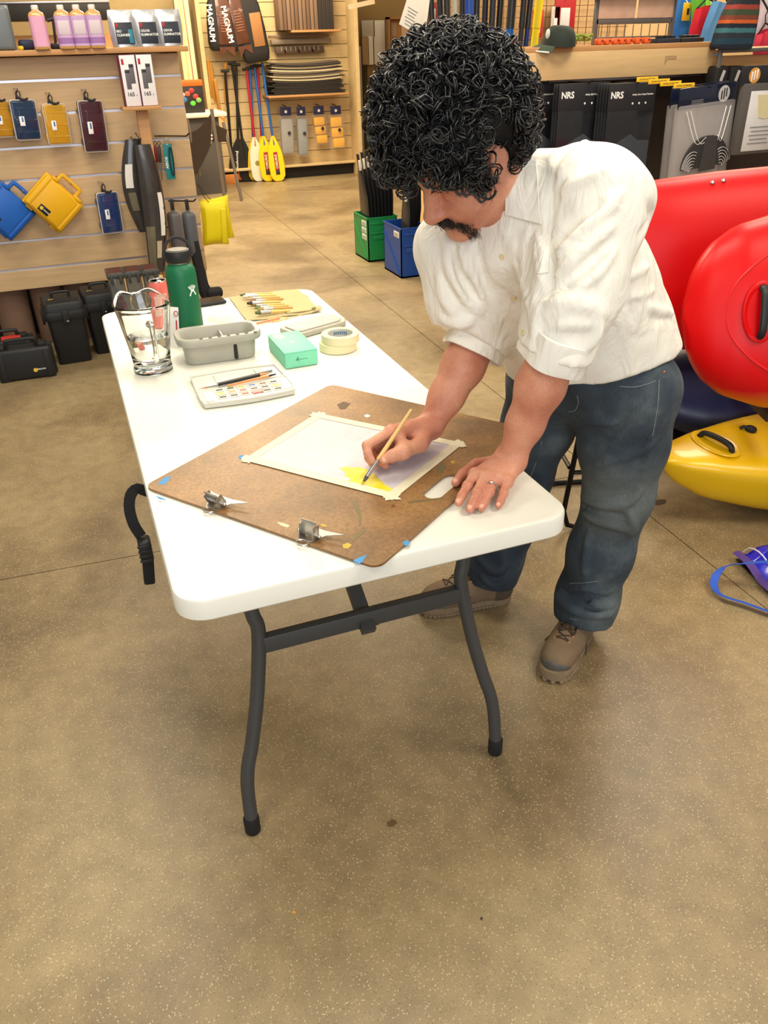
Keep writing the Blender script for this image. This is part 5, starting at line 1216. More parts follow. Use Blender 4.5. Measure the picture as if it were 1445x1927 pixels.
pouch(236, 'silver pouch with a dark panel and teal picture, left of the three', ['BIO', 'CLEANER'], True)
pouch(281, 'silver pouch with a dark panel, middle of the three on the shelf', ['ODOR', 'ELIMINATOR'], False)
pouch(323, 'silver pouch with a dark panel, right of the three on the shelf', ['ODOR', 'ELIMINATOR'], False)
gc = thing('grey_case', 'grey ribbed plastic case standing at the left end of the shelf', 'case', on_shelf(0, 3.90))
obj('shell', MB().rbox((0, 0, 0.095), (0.15, 0.10, 0.19), 0.018, 3), M('grey_shell', (104, 110, 114), 0.4), gc)
obj('rim', MB().rbox((0, -0.02, 0.095), (0.156, 0.012, 0.196), 0.005), M('grey_shell', (0, 0, 0)), gc)
mk = thing('mask', 'dark blue diving mask behind the pink soap bottle', 'mask', on_shelf(52, 3.97))
obj('skirt', MB().rbox((0, 0, 0.024), (0.085, 0.05, 0.048), 0.018, 3), M('navy_rubber', (30, 38, 66), 0.6), mk)
obj('yellow_tab', MB().rbox((-0.035, -0.03, 0.010), (0.03, 0.02, 0.018), 0.006), M('yellow_rubber', (226, 196, 40), 0.5), mk)
pu = thing('hand_pump', 'black hand pump with a T handle behind the soap bottles', 'pump', on_shelf(106, 3.99))
obj('pump_base', MB().rbox((0, 0, 0.014), (0.06, 0.05, 0.028), 0.01), BLKP, pu)
obj('pump_shaft', MB().tube([(0, 0, 0.02), (0.01, 0, 0.13)], 0.007, 10), BLKP, pu)
obj('pump_grip', MB().tube([(-0.02, 0, 0.128), (0.035, 0, 0.140)], 0.009, 10), BLKP, pu)
# ---- hooks and cases hanging on the slats
HOOK = M('black_wire', (28, 28, 30), 0.4, 0.5)
CLIPM = M('dark_carabiner', (50, 50, 54), 0.3, 0.8)
def carab(parent, loc, r=0.022):
    a = np.linspace(0, 2*PI, 17)[:-1]; obj('carabiner', MB().tube([(0.010*math.cos(q), 0, r*math.sin(q)) for q in a], 0.0026, 6, closed=True, T=Tm(loc, (0, 0.25, 0))), CLIPM, parent)
def micro(x, y, w, h, rgb, liner, label, tilt=0.04, sticker=(250, 250, 250), slat=True):
    top = ony(x, y, SY-0.055)
    c = thing('micro_case', label, 'case', top, (0, tilt, 0.28), group='clear micro cases hanging on the slatwall')
    z0 = -0.045-h/2
    sh = M('shell_%d_%d_%d' % rgb, rgb, 0.10, var=0.04, coat=0.8, alpha=0.6)
    obj('shell', MB().rbox((0, 0, z0), (w, 0.046, h), 0.010, 3), sh, c)
    obj('liner', MB().rbox((0, 0.016, z0), (w-0.004, 0.022, h-0.006), 0.008, 2), M('liner_%d_%d_%d' % liner, liner, 0.6), c)
    rimp = rect_round(w, h, 0.012, 4); obj('clear_rim', MB().tube([(x_, -0.014, z0+y_) for x_, y_ in rimp], 0.0042, 6, closed=True), M('clear_rim', (214, 206, 200), 0.1, var=0.05, coat=0.6, alpha=0.7), c)
    for k in range(3): obj('rib', MB().rbox((w*0.06, -0.0225, z0+h*(0.30-0.30*k)), (w*0.80, 0.004, 0.006), 0.0015), sh, c)
    obj('side_rib', MB().rbox((-w*0.20, -0.0225, z0), (0.006, 0.004, h*0.86), 0.0015), sh, c)
    for k in (-1, 1): obj('hinge', MB().rbox((-w/2-0.002, 0.0, z0+k*h*0.3), (0.010, 0.03, 0.03), 0.003), sh, c)
    obj('price_sticker', MB().rbox((-w*0.16, -0.0248, z0-h*0.02), (w*0.20, 0.0012, h*0.24), 0.0004), M('sticker_white', (240, 238, 236), 0.6, var=0.1, scale=300), c)
    obj('sticker_print', MB().rbox((-w*0.14, -0.0256, z0+h*0.02), (w*0.07, 0.0008, h*0.12), 0.0003), M('sticker_ink', (70, 100, 160), 0.6), c)
    carab(c, (-w*0.1, -0.004, -0.028), 0.026)
    obj('cord', MB().tube(bez([(-w*0.1, 0, -0.004), (-w*0.18, -0.014, -0.02), (0, -0.018, -0.045), (w*0.24, -0.02, -0.036)], 16), 0.005, 6), BLKP, c)
    obj('hang_tag', MB().rbox((w*0.22, -0.016, -0.045), (w*0.62, 0.002, 0.032), 0.001, T=Tm(rot=(0.2, 0.3, 0))), M('tag_dark', (58, 54, 52), 0.5), c)
    obj('hook', MB().tube([(-w*0.1, 0.054, 0.008), (-w*0.1, 0.03, 0.006), (-w*0.1, -0.012, 0.002), (-w*0.1, -0.018, 0.010)], 0.0032, 6), ALU, c)
    return c
micro(-6, 172, 0.120, 0.165, (206, 150, 40), (200, 140, 20), 'amber clear case at the left edge of the slatwall')
micro(36, 170, 0.125, 0.185, (40, 62, 96), (26, 44, 76), 'dark blue clear case hanging in the upper row')
micro(96, 178, 0.118, 0.190, (216, 164, 44), (214, 150, 24), 'amber yellow clear case hanging in the upper row')
micro(164, 172, 0.128, 0.245, (84, 46, 56), (58, 26, 40), 'maroon clear case hanging in the upper row')
micro(196, 346, 0.118, 0.215, (44, 66, 116), (36, 54, 110), 'navy blue clear case hanging in the lower row', 0.02)
def hard(x, y, rgb, label, rot):
    p = ony(x, y, SY-0.07)
    c = thing('hard_case', label, 'case', p, (0, rot, 0.15), group='hard cases hanging on the slatwall')
    m = M('case_%d_%d_%d' % rgb, rgb, 0.42, var=0.04)
    obj('shell', MB().rbox((0, 0, 0), (0.235, 0.085, 0.195), 0.014, 3), m, c)
    obj('rim', MB().rbox((0, 0.0, 0), (0.247, 0.020, 0.207), 0.006, 2), m, c)
    obj('panel', MB().rbox((0, -0.043, 0), (0.165, 0.006, 0.170), 0.004), m, c)
    for s_ in (-1, 1):
        obj('rib', MB().rbox((s_*0.096, -0.042, 0), (0.014, 0.008, 0.18), 0.003), m, c)
        obj('latch', MB().rbox((s_*0.075, -0.02, 0.104), (0.034, 0.045, 0.018), 0.004), m, c)
        obj('hinge', MB().rbox((s_*0.075, 0.0, -0.104), (0.04, 0.03, 0.014), 0.004), m, c)
    obj('handle', MB().tube(bez([(-0.058, -0.01, 0.100), (-0.058, -0.012, 0.135), (-0.046, -0.012, 0.148), (0.046, -0.012, 0.148), (0.058, -0.012, 0.135), (0.058, -0.01, 0.100)], 30), 0.009, 8, flat=1.2), m, c)
    pl_ = obj('label_plate', MB().rbox((-0.02, -0.0468, -0.062), (0.062, 0.0016, 0.036), 0.002), M('black_label', (24, 24, 26), 0.4), c)
    obj('emblem', MB().lathe([(0.0095, 0), (0.0095, 0.0012), (0.0005, 0.0012)], 14, Tm((-0.036, -0.0475, -0.062), (PI/2, 0, 0))), M('emblem_gold', (226, 184, 60), 0.5), c)
    lettering(c, 'PELICAN', 0.009, Tm((-0.005, -0.0480, -0.062), (PI/2, 0, 0)), LOGO, 0.02)
    obj('hook', MB().tube([(0.0, 0.10, 0.16), (0, 0.06, 0.155), (0, -0.02, 0.140), (0, -0.03, 0.150)], 0.004, 6), ALU, c)
hard(100, 382, (222, 168, 16), 'yellow hard case hanging askew by its handle', 0.88)
hard(8, 396, (24, 92, 180), 'bright blue hard case hanging askew at the left edge', 0.90)
# ---- post stand with the two boxed flasks
st = thing('display_stand', 'wooden post with a small shelf in front of the slatwall', 'stand', (0.060, SY-0.16, 0))
obj('post', MB().rbox((0, 0, 0.63), (0.060, 0.028, 1.26), 0.003), MAPLE2, st)
obj('base_plate', MB().rbox((0, 0, 0.012), (0.22, 0.22, 0.024), 0.004), MAPLE2, st)
obj('shelf', MB().rbox((-0.002, -0.01, 1.262), (0.200, 0.13, 0.018), 0.003), MAPLE2, st)
MAG = M('magenta_card', (120, 40, 66), 0.5); WCARD = M('white_print_card', (226, 222, 224), 0.5, var=0.03)
for k, x in enumerate((-0.040, 0.044)):
    b = thing('flask_box', ['white and magenta flask box marked 165, left of the pair', 'white and magenta flask box marked 165, right of the pair'][k], 'box', (0.060+x, SY-0.175, 1.2712), (0, 0, 0.10), group='boxed flasks on the post shelf')
    obj('carton', MB().rbox((0, 0, 0.118), (0.080, 0.070, 0.236), 0.002), MAG, b)
    obj('front_panel', MB().rbox((0, -0.0356, 0.118), (0.078, 0.0012, 0.232), 0.0004), WCARD, b)
    obj('emblem', MB().rbox((-0.026, -0.0366, 0.205), (0.012, 0.0010, 0.026), 0.0004), M('emblem_red', (0, 0, 0)), b)
    for (xx, zz, hh) in ((0.014, 0.150, 0.088), (-0.010, 0.125, 0.088)):
        f = obj('printed_flask', MB().rbox((xx, -0.0368-0.0006*(xx < 0), zz), (0.024, 0.0012, hh), 0.003), M('print_grey', (96, 92, 98), 0.5), b)
        obj('printed_cap', MB().rbox((xx, -0.0376-0.0006*(xx < 0), zz+hh*0.42), (0.024, 0.0012, 0.014), 0.002), M('print_dark', (50, 46, 52), 0.5), f)
    lettering(b, '165', 0.026, Tm((-0.008, -0.0366, 0.056), (PI/2, 0, 0)), M('print_dark', (0, 0, 0)), 0.025)
    lettering(b, 'g', 0.012, Tm((0.022, -0.0366, 0.054), (PI/2, 0, 0)), M('print_dark', (0, 0, 0)))
# ---- peg hooks at the right end with small goods
def peghook(x, y, ln, label, rz=0.0):
    p = ony(x, y, SY-0.01)
    h = thing('peg_hook', label, 'hook', p, (0, 0, rz))
    for dx in (0.0, 0.014): obj('wire', MB().tube([(dx, 0.02, 0), (dx, -ln*0.9, 0.0), (dx, -ln, 0.014)], 0.0028, 6), HOOK, h)
    return p
pA = peghook(296, 256, 0.20, 'black peg hook holding the teal gadget card', 0.9)
pB = peghook(322, 378, 0.16, 'black peg hook holding the wrapped packs', 0.9)
TEAL = M('teal_card', (26, 128, 132), 0.5)
ca = thing('gadget_card', 'teal gadget card with a black clip hanging on a peg hook', 'card', ony(313, 262, SY-0.07), (0, 0.02, 0.15))
obj('backing_card', MB().rbox((0, 0, -0.115), (0.052, 0.002, 0.185), 0.001), TEAL, ca)
lettering(ca, 'AEROE', 0.020, Tm((-0.014, -0.0016, -0.12), (PI/2, -PI/2, 0)), LOGO, 0.02)
a = np.linspace(0, 2*PI, 17)[:-1]
obj('black_clip', MB().tube([(0.012+0.010*math.cos(q), -0.008, -0.115+0.075*math.sin(q)) for q in a], 0.0036, 6, closed=True), BLKP, ca)
obj('hang_loop', MB().tube([(0.010*math.cos(q), 0, -0.012+0.016*math.sin(q)) for q in a], 0.0018, 6, closed=True), M('brushed_steel', (0, 0, 0)), ca)
for k, (x, c_) in enumerate(((292, (150, 40, 44)), (299, (60, 60, 62)))):
    kn = thing('folding_tool', ['red folding tool hanging beside the post', 'grey folding tool hanging beside the post'][k], 'tool', ony(x, 272, SY-0.06-0.02*k), (0, 0.08, 0))
    obj('handle', MB().rbox((0, 0, -0.05), (0.018, 0.014, 0.085), 0.006), M('tool_%d' % k, c_, 0.35, 0.4), kn)
    obj('blade', MB().prism([(-0.008, 0), (0.007, 0), (0.004, -0.085), (-0.002, -0.10)], -0.0015, 0.0015, Tm((0.002, 0, -0.092), (PI/2, 0, 0))), M('blade_steel', (120, 116, 110), 0.3, 0.9), kn)
    obj('lanyard', MB().tube(bez([(0, 0, -0.008), (0.008, 0, 0.006), (0, 0, 0.018), (-0.008, 0, 0.006), (0, 0, -0.008)], 16), 0.0018, 6), BLKP, kn)
# wrapped bottles in clear bags
for k, (x, dy, c_) in enumerate(((324, 0.12, (50, 38, 42)), (352, 0.08, (38, 42, 58)))):
    p = ony(x, 388, SY-dy)
    w = thing('wrapped_pack', ['left wrapped dark pack with a black hang strap beside the post', 'right wrapped dark pack with a black hang strap beside the post'][k], 'pack', p, (0, 0, 0.2), group='wrapped packs hanging on the peg hook')
    obj('dark_roll', MB().rbox((0, 0, -0.145), (0.070, 0.085, 0.23), 0.024, 3), M('roll_%d' % k, c_, 0.4, var=0.4, scale=40), w)
    obj('film', MB().rbox((0, 0, -0.148), (0.082, 0.096, 0.255), 0.028, 3), THINF, w)
    obj('hang_strap', MB().rbox((0, 0, 0.0), (0.022, 0.004, 0.075), 0.001), BLKP, w)
# yellow dry bags
YB = M('yellow_bag_cloth', (226, 206, 10), 0.55, var=0.06, scale=20, bump=0.25, bscale=60)
for k, (x, y, Y) in enumerate(((404, 420, 4.02), (411, 412, 4.14))):
    p = ony(x, y, Y)
    d_ = thing('float_bag', ['front yellow cushion float hanging off the slatwall end', 'rear yellow cushion float hanging off the slatwall end'][k], 'float', p, (0.05, 0.06-0.12*k, 0.2), group='yellow cushion floats')
    gx = np.linspace(-1, 1, 11); gz = np.linspace(-1, 1, 13)
    G = lambda s: np.array([[(0.088*u*(1-0.10*(1-v*v)), s*0.040*max(0, (1-u**4))**0.5*max(0, (1-v**4))**0.5, 0.132*v*(1-0.06*(1-u*u))) for v in gz] for u in gx])
    obj('cushion', MB().sheet(G(-1), 0.001).sheet(G(1)[::-1], 0.001), YB, d_)
    obj('seam_flap', MB().rbox((0.055, -0.030, -0.01), (0.028, 0.006, 0.20), 0.003, T=Tm(rot=(0, 0, -0.4))), YB, d_)
    obj('hang_strap', MB().tube(bez([(-0.02, 0, 0.11), (-0.06, 0, 0.16), (-0.10, -0.01, 0.23)], 10), 0.006, 4, flat=0.3), BLKP, d_)
# fin pair bag: long dark bags bowed beside the post
def bowed(name, label, top, bot, w, bulge, mat, cat, extra=None):
    T0, T1 = np.array(top), np.array(bot)
    b = thing(name, label, cat, T0)
    gx = np.linspace(-1, 1, 7); gz = np.linspace(0, 1, 15)
    ctr = lambda t: (T1-T0)*t+np.array([bulge*math.sin(PI*t), 0, 0])
    G = lambda s: np.array([[ctr(t)+np.array([w*(0.55+0.45*math.sin(PI*(t*0.8+0.1)))*u, s*0.022*math.sqrt(max(0, 1-u*u))*math.sin(PI*(0.1+0.85*t)), 0]) for t in gz] for u in gx])
    obj('film', MB().sheet(G(-1), 0.001).sheet(G(1)[::-1], 0.001), mat, b)
    for (nm, u0, u1, t0, t1, mt) in (extra or []):
        P_ = np.array([[ctr(t)+np.array([w*(0.55+0.45*math.sin(PI*(t*0.8+0.1)))*u, -0.026*math.sqrt(max(0.05, 1-u*u))*math.sin(PI*(0.1+0.85*t))-0.002, 0]) for t in np.linspace(t0, t1, 8)] for u in np.linspace(u0, u1, 4)])
        obj(nm, MB().sheet(P_, 0.0015), mt, b)
    return b
DKP = M('dark_film', (56, 52, 50), 0.22, var=0.35, scale=18, coat=0.3); WLAB = M('white_label_strip', (222, 216, 210), 0.5, var=0.08, scale=60); KHA = M('khaki_film', (104, 96, 76), 0.25, var=0.3, scale=20, coat=0.3); BRNB = M('brown_binding', (58, 44, 38), 0.5)
bowed('fin_bag', 'long dark fin bag with white label strip, rear of the two by the post', ony(250, 262, SY-0.12), ony(276, 436, SY-0.12), 0.058, -0.035, DKP, 'bag', [('label_strip', -0.7, 0.0, 0.25, 0.50, WLAB), ('label_strip', -0.6, 0.1, 0.55, 0.75, KHA)])
bowed('fin_bag', 'bowed fin bag with brown binding and white edge, front of two by the post', ony(268, 272, SY-0.22), ony(296, 512, SY-0.22), 0.060, 0.022, DKP, 'bag', [('white_edge', 0.45, 0.85, 0.36, 0.70, WLAB), ('brown_edge', 0.80, 1.0, 0.12, 0.97, BRNB), ('label_strip', 0.0, 0.5, 0.74, 0.88, M('picture_label', (190, 170, 140), 0.5, var=0.4, scale=50)), ('khaki_panel', -0.9, -0.1, 0.62, 0.95, KHA)])
h_ = thing('peg_hook', 'black peg hook holding the fin bags', 'hook', ony(246, 258, SY-0.01))
obj('wire', MB().tube([(0, 0.02, 0), (0.0, -0.20, 0.0), (0, -0.24, 0.012)], 0.003, 6), HOOK, h_)
obj('wire', MB().tube([(0.03, 0.02, 0.02), (0.03, -0.22, -0.002), (0.03, -0.25, 0.012)], 0.003, 6), HOOK, h_)
# black net bag and boot under the packs
nb = thing('boot', 'black neoprene boot hanging at the end of the slatwall', 'boot', ony(385, 560, SY-0.10))
nb.location.z = max(nb.location.z, 0.0)
obj('boot_leg', MB().loft([np.column_stack([np.array(rect_round(0.085*s, 0.075*s, 0.03*s, 4))+np.array([dx, 0]), np.full(20, z)]) for s, dx, z in ((0.9, 0.02, 0.0), (1.0, 0.015, 0.02), (0.8, 0.0, 0.08), (0.72, -0.01, 0.20), (0.75, -0.02, 0.34))]), M('neoprene', (22, 22, 24), 0.7), nb)
obj('toe', MB().rbox((0.06, -0.02, 0.03), (0.10, 0.07, 0.06), 0.022, 3), M('neoprene', (0, 0, 0)), nb)
# clear latched boxes standing behind the can
for k in range(3):
    p = ony(224+k*32, 557-k*3, 3.45); 
    bx_ = thing('latched_box', ['left clear latched box behind the pitcher', 'middle clear latched box behind the pitcher', 'right clear latched box behind the pitcher'][k], 'box', (p[0], 3.45, 0), group='clear latched boxes on the floor')
    hz = float(ony(250, 505, 3.45)[2])
    obj('shell', MB().rbox((0, 0, hz/2), (0.080, 0.16, hz), 0.012, 2), M('smoke_shell', (96, 98, 96), 0.15, var=0.2, scale=20, coat=0.5, alpha=0.75), bx_)
    obj('lid_rim', MB().rbox((0, 0, hz-0.014), (0.092, 0.175, 0.022), 0.005), M('smoke_rim', (58, 60, 58), 0.35), bx_)
    for s_ in (-1, 1): obj('latch', MB().rbox((s_*0.022, -0.09, hz-0.03), (0.014, 0.012, 0.05), 0.003), M('smoke_rim', (0, 0, 0)), bx_)
    obj('red_seal', MB().rbox((0, 0.0, hz-0.001), (0.07, 0.13, 0.006), 0.002), M('dull_red', (84, 44, 38), 0.5), bx_)
# ---- cases on the floor
CB = M('case_black', (26, 26, 27), 0.55, var=0.06, bump=0.15, bscale=500)
GOLD = M('gold_print', (190, 150, 70), 0.5)
def tall(x, y, label, rz):
    p = onz(x, y, 0); c = thing('tall_case', label, 'case', (p[0], p[1], 0), (0, 0, rz), group='tall black cases on the floor')
    obj('body', MB().loft([rr_ring(0.172, 0.215, 0.02, 0), rr_ring(0.178, 0.222, 0.022, 0.006), rr_ring(0.200, 0.250, 0.024, 0.262), rr_ring(0.21, 0.26, 0.026, 0.265)]), CB, c)
    obj('rim', MB().loft([rr_ring(0.222, 0.272, 0.03, 0.256), rr_ring(0.226, 0.276, 0.032, 0.260), rr_ring(0.226, 0.276, 0.032, 0.296), rr_ring(0.222, 0.272, 0.03, 0.300)]), CB, c)
    ld_ = obj('lid', MB().loft([rr_ring(0.214, 0.262, 0.028, 0.298), rr_ring(0.210, 0.258, 0.028, 0.335), rr_ring(0.196, 0.244, 0.026, 0.346), rr_ring(0.18, 0.22, 0.02, 0.347)]), CB, c)
    for k in (-1, 0, 1): obj('lid_rib', MB().rbox((0, -0.09+0.022*(k+1), 0.348), (0.17, 0.012, 0.005), 0.002), CB, ld_)
    obj('handle', MB().tube(bez([(-0.045, 0.02, 0.345), (-0.045, 0.02, 0.368), (-0.03, 0.02, 0.374), (0.03, 0.02, 0.374), (0.045, 0.02, 0.368), (0.045, 0.02, 0.345)], 24), 0.008, 8), BLKP, c)
    obj('front_latch', MB().rbox((0, -0.142, 0.275), (0.036, 0.014, 0.075), 0.004), CB, c)
    obj('latch_pin', MB().rbox((0.006, -0.150, 0.252), (0.012, 0.004, 0.006), 0.001), M('bright_pin', (0, 0, 0)), c)
    for s_ in (-1, 1): obj('side_latch', MB().rbox((s_*0.116, -0.03, 0.262), (0.014, 0.05, 0.08), 0.004), CB, c)
    lettering(c, '60', 0.030, Tm((-0.055, -0.02, 0.3482), (0, 0, 0.1)), GOLD, 0.03)
tall(140, 672, 'tall black case on the floor, left of the two with gold 60 on the lid', 0.06)
tall(208, 653, 'tall black case on the floor, right of the two, partly behind the table corner', 0.06)
def flat(p, rz, label, red):
    c = thing('carry_case', label, 'case', p, (0, 0, rz))
    obj('shell', MB().rbox((0, 0, 0.086), (0.290, 0.115, 0.168), 0.016, 3), CB, c)
    obj('rim', MB().rbox((0, 0.012, 0.088), (0.304, 0.020, 0.176), 0.006), CB, c)
    for x in (-0.115, 0.115):
        obj('front_rib', MB().rbox((x, -0.057, 0.080), (0.028, 0.008, 0.15), 0.003), CB, c)
        obj('foot', MB().rbox((x, 0, 0.004), (0.05, 0.11, 0.008), 0.002), CB, c)
        obj('latch', MB().rbox((x*0.9, -0.006, 0.178), (0.040, 0.055, 0.020), 0.004), CB, c)
    obj('handle', MB().tube(bez([(-0.075, -0.012, 0.174), (-0.072, -0.016, 0.206), (-0.055, -0.016, 0.214), (0.055, -0.016, 0.214), (0.072, -0.016, 0.206), (0.075, -0.012, 0.174)], 28), 0.010, 8), CB, c)
    if red: obj('red_tag', MB().rbox((0.04, -0.03, 0.176), (0.10, 0.05, 0.016), 0.002), M('red_card', (190, 50, 40), 0.5), c)
    else:
        obj('emblem', MB().lathe([(0.011, 0), (0.011, 0.0012), (0.0005, 0.0012)], 14, Tm((0.045, -0.0575, 0.050), (PI/2, 0, 0))), M('emblem_gold', (0, 0, 0)), c)
        lettering(c, 'PELICAN', 0.011, Tm((0.076, -0.0580, 0.052), (PI/2, 0, 0)), LOGO, 0.02)
    return c
pa = (onz(15, 722, 0)+onz(108, 708, 0))/2
flat((-0.795, 3.465, 0), 0.0, 'black carry case on the floor with a gold emblem on the front', False)
flat((-0.89, 3.66, 0), 0.05, 'black carry case with a red tag behind the front carry case', True)
# ================================================================== paddle bay against the back wall
BY = 10.15
CREAM = wood('cream_slat', (206, 182, 134), 0.93, 4.0, 0.5, 0)
bb = thing('paddle_bay', 'cream slatwall bay with shelves against the back wall', 'display', (2.45, BY+0.05, 0)); ob = np.array([2.45, BY+0.05, 0])
for k in range(15):
    z = 0.16+0.153*k; obj('slat', MB().box((-0.01, -0.04, z+0.0765), (1.86, 0.02, 0.146)), CREAM, bb)
obj('back_board', MB().box((-0.01, -0.01, 1.25), (1.86, 0.03, 2.3)), M('slot_shadow', (110, 92, 60), 0.9), bb)
obj('kick_plate', MB().box((-0.01, -0.06, 0.07), (1.86, 0.10, 0.14)), M('black_kick', (30, 27, 24), 0.7), bb)
obj('base_ledge', MB().rbox((-0.01, -0.10, 0.155), (1.86, 0.20, 0.03), 0.005), CREAM, bb)
obj('side_panel', MB().box((0.945, -0.18, 1.2), (0.05, 0.36, 2.4)), CREAM, bb)
obj('side_panel', MB().box((-0.965, -0.10, 1.2), (0.05, 0.22, 2.4)), CREAM, bb)
bay_shelf = []
for (x0, x1, y, d) in ((548, 643, 57, 0.30), (505, 656, 181, 0.34)):
    a, b = ony(x0, y, BY-d), ony(x1, y, BY-d)
    obj('shelf', MB().rbox(((a[0]+b[0])/2-ob[0], BY-d/2-0.01-ob[1], a[2]-0.012), (b[0]-a[0], d, 0.024), 0.003), MAPLE2, bb); bay_shelf.append((a, b, d))
# upright mats on the upper shelf
a, b, d = bay_shelf[0]
for k in range(14):
    x = ony(527+k*7.2, 55, BY-0.18)[0]; dark = k > 9
    h = 0.46+0.02*((k*5) % 3)
    m = thing('foam_mat', ('dark' if dark else 'grey brown')+' foam sheet standing on the upper shelf, number %s from the left' % ['one', 'two', 'three', 'four', 'five', 'six', 'seven', 'eight', 'nine', 'ten', 'eleven', 'twelve', 'thirteen', 'fourteen'][k], 'mat', (x, BY-0.17, a[2]+0.001), group='foam sheets on the upper shelf')
    obj('sheet', MB().rbox((0, 0, h/2), (0.046, 0.24, h), 0.004), M('foam_dark', (48, 44, 42), 0.8) if dark else M('foam_taupe_%d' % (k % 3), [(122, 98, 78), (110, 86, 68), (132, 108, 88)][k % 3], 0.85), m)
    obj('edge_band', MB().rbox((0.018, -0.121, h/2), (0.007, 0.004, h*0.98), 0.001), M('foam_edge', (70, 54, 44), 0.9), m)
# flat bar, fishing rack under the upper shelf
for k, (x0, x1, y0, y1, c, nm, lb) in enumerate(((505, 618, 64, 72, (122, 100, 80), 'foam_strip', 'long taupe foam strip tucked under the upper shelf'), (510, 622, 72, 84, (132, 118, 104), 'foam_strip', 'long grey foam strip below the upper shelf'), (518, 608, 86, 102, (84, 66, 52), 'hook_rack', 'dark hook rack with small black hooks'))):
    a = ony(x0, y1, BY-0.06); b = ony(x1, y0, BY-0.06)
    r = thing(nm, lb, 'strip' if k < 2 else 'rack', ((a[0]+b[0])/2, BY-0.07, a[2]))
    obj('bar', MB().rbox((0, 0, (b[2]-a[2])/2), (b[0]-a[0], 0.05, b[2]-a[2]), 0.006), M('bar_%d' % k, c, 0.6), r)
    if k == 2:
        for j in range(3): obj('hook', MB().tube([(-0.2+0.18*j, -0.026, 0.04), (-0.2+0.18*j, -0.05, 0.02), (-0.2+0.18*j, -0.055, 0.045)], 0.008, 6), HOOK, r)
        for j in range(9): obj('tooth', MB().box((-0.24+0.06*j, -0.027, 0.055), (0.012, 0.006, 0.05)), M('rack_grey', (150, 140, 128), 0.5), r)
# stacked mats on the lower shelf
a, b, d = bay_shelf[1]; zz = a[2]+0.001
cols = [(40, 36, 32)]*8+[(58, 50, 42), (200, 186, 150), (74, 64, 54), (180, 168, 138), (96, 86, 72), (66, 58, 50), (120, 108, 92), (206, 190, 156), (52, 46, 40), (150, 134, 108), (44, 40, 36), (70, 62, 54), (90, 80, 68)]
for k, c in enumerate(cols):
    th = 0.0165; w = (b[0]-a[0])*(0.93-0.06*((k*7) % 5)/4-0.004*k); xc = (a[0]+b[0])/2+0.03*math.sin(k*2.1)
    q = thing('foam_pad', '%s foam pad in the stack on the lower shelf' % ('black' if sum(c) < 130 else 'cream' if sum(c) > 480 else 'grey brown'), 'pad', (xc, BY-0.17, zz), group='pads stacked on the lower shelf')
    gx = np.linspace(-w/2, w/2, 9); G = np.array([[(x, y, 0.020*(abs(x)/(w/2))**2*min(1, k/8)+th-0.002) for y in (-0.15, 0.15)] for x in gx])
    obj('sheet', MB().sheet(G, th-0.003), M('pad_%d_%d_%d' % c, c, 0.85), q); zz += th
# bagged anchor lines
for k, (x, y0, y1, w, col, lb) in enumerate(((537, 202, 292, 0.20, (150, 150, 150), 'grey bagged float hanging in the bay, leftmost of four'), (566, 202, 294, 0.16, (138, 144, 148), 'slim grey bagged float hanging in the bay, second of four'), (599, 200, 272, 0.19, (232, 172, 16), 'yellow bagged float hanging in the bay, third of four'), (631, 200, 280, 0.20, (236, 176, 20), 'yellow bagged float hanging in the bay, rightmost of four'))):
    t_ = ony(x, y0, BY-0.14); bt = ony(x, y1, BY-0.14); h = t_[2]-bt[2]
    q = thing('bagged_float', lb, 'bag', t_, (0, 0.03*(1 if k < 2 else -0.5), 0), group='bagged floats on the slatwall')
    obj('header_card', MB().rbox((0, 0, -0.045), (w*0.72, 0.008, 0.10), 0.003), M('navy_header', (40, 44, 92), 0.5), q)
    obj('header_dot', MB().lathe([(0.018, 0), (0.018, 0.003), (0.001, 0.003)], 12, Tm((0, -0.005, -0.05), (PI/2, 0, 0))), LOGO, q)
    n_b = 3 if k > 1 else 1
    for j in range(n_b):
        hh = (h-0.13)/n_b; obj('folded_float', MB().rbox((0.012*(j-1)*(n_b > 1), 0, -0.12-hh*(j+0.5)), (w*0.8, 0.07+0.02*(j == 0), hh*0.96), 0.02, 2), M('float_%d_%d_%d' % col, col, 0.5, var=0.15, scale=12), q)
    obj('film', MB().rbox((0, 0, -0.10-(h-0.10)/2), (w, 0.11, h-0.08), 0.02, 2), THINF, q)
    obj('round_mark', MB().lathe([(0.022, 0), (0.022, 0.003), (0.001, 0.003)], 12, Tm((0.02, -0.057, -0.10-h*0.35), (PI/2, 0, 0))), M('print_dark', (0, 0, 0)), q)
    obj('peg', MB().tube([(0, 0.14, 0.02), (0, -0.02, 0.012)], 0.006, 6), HOOK, q)
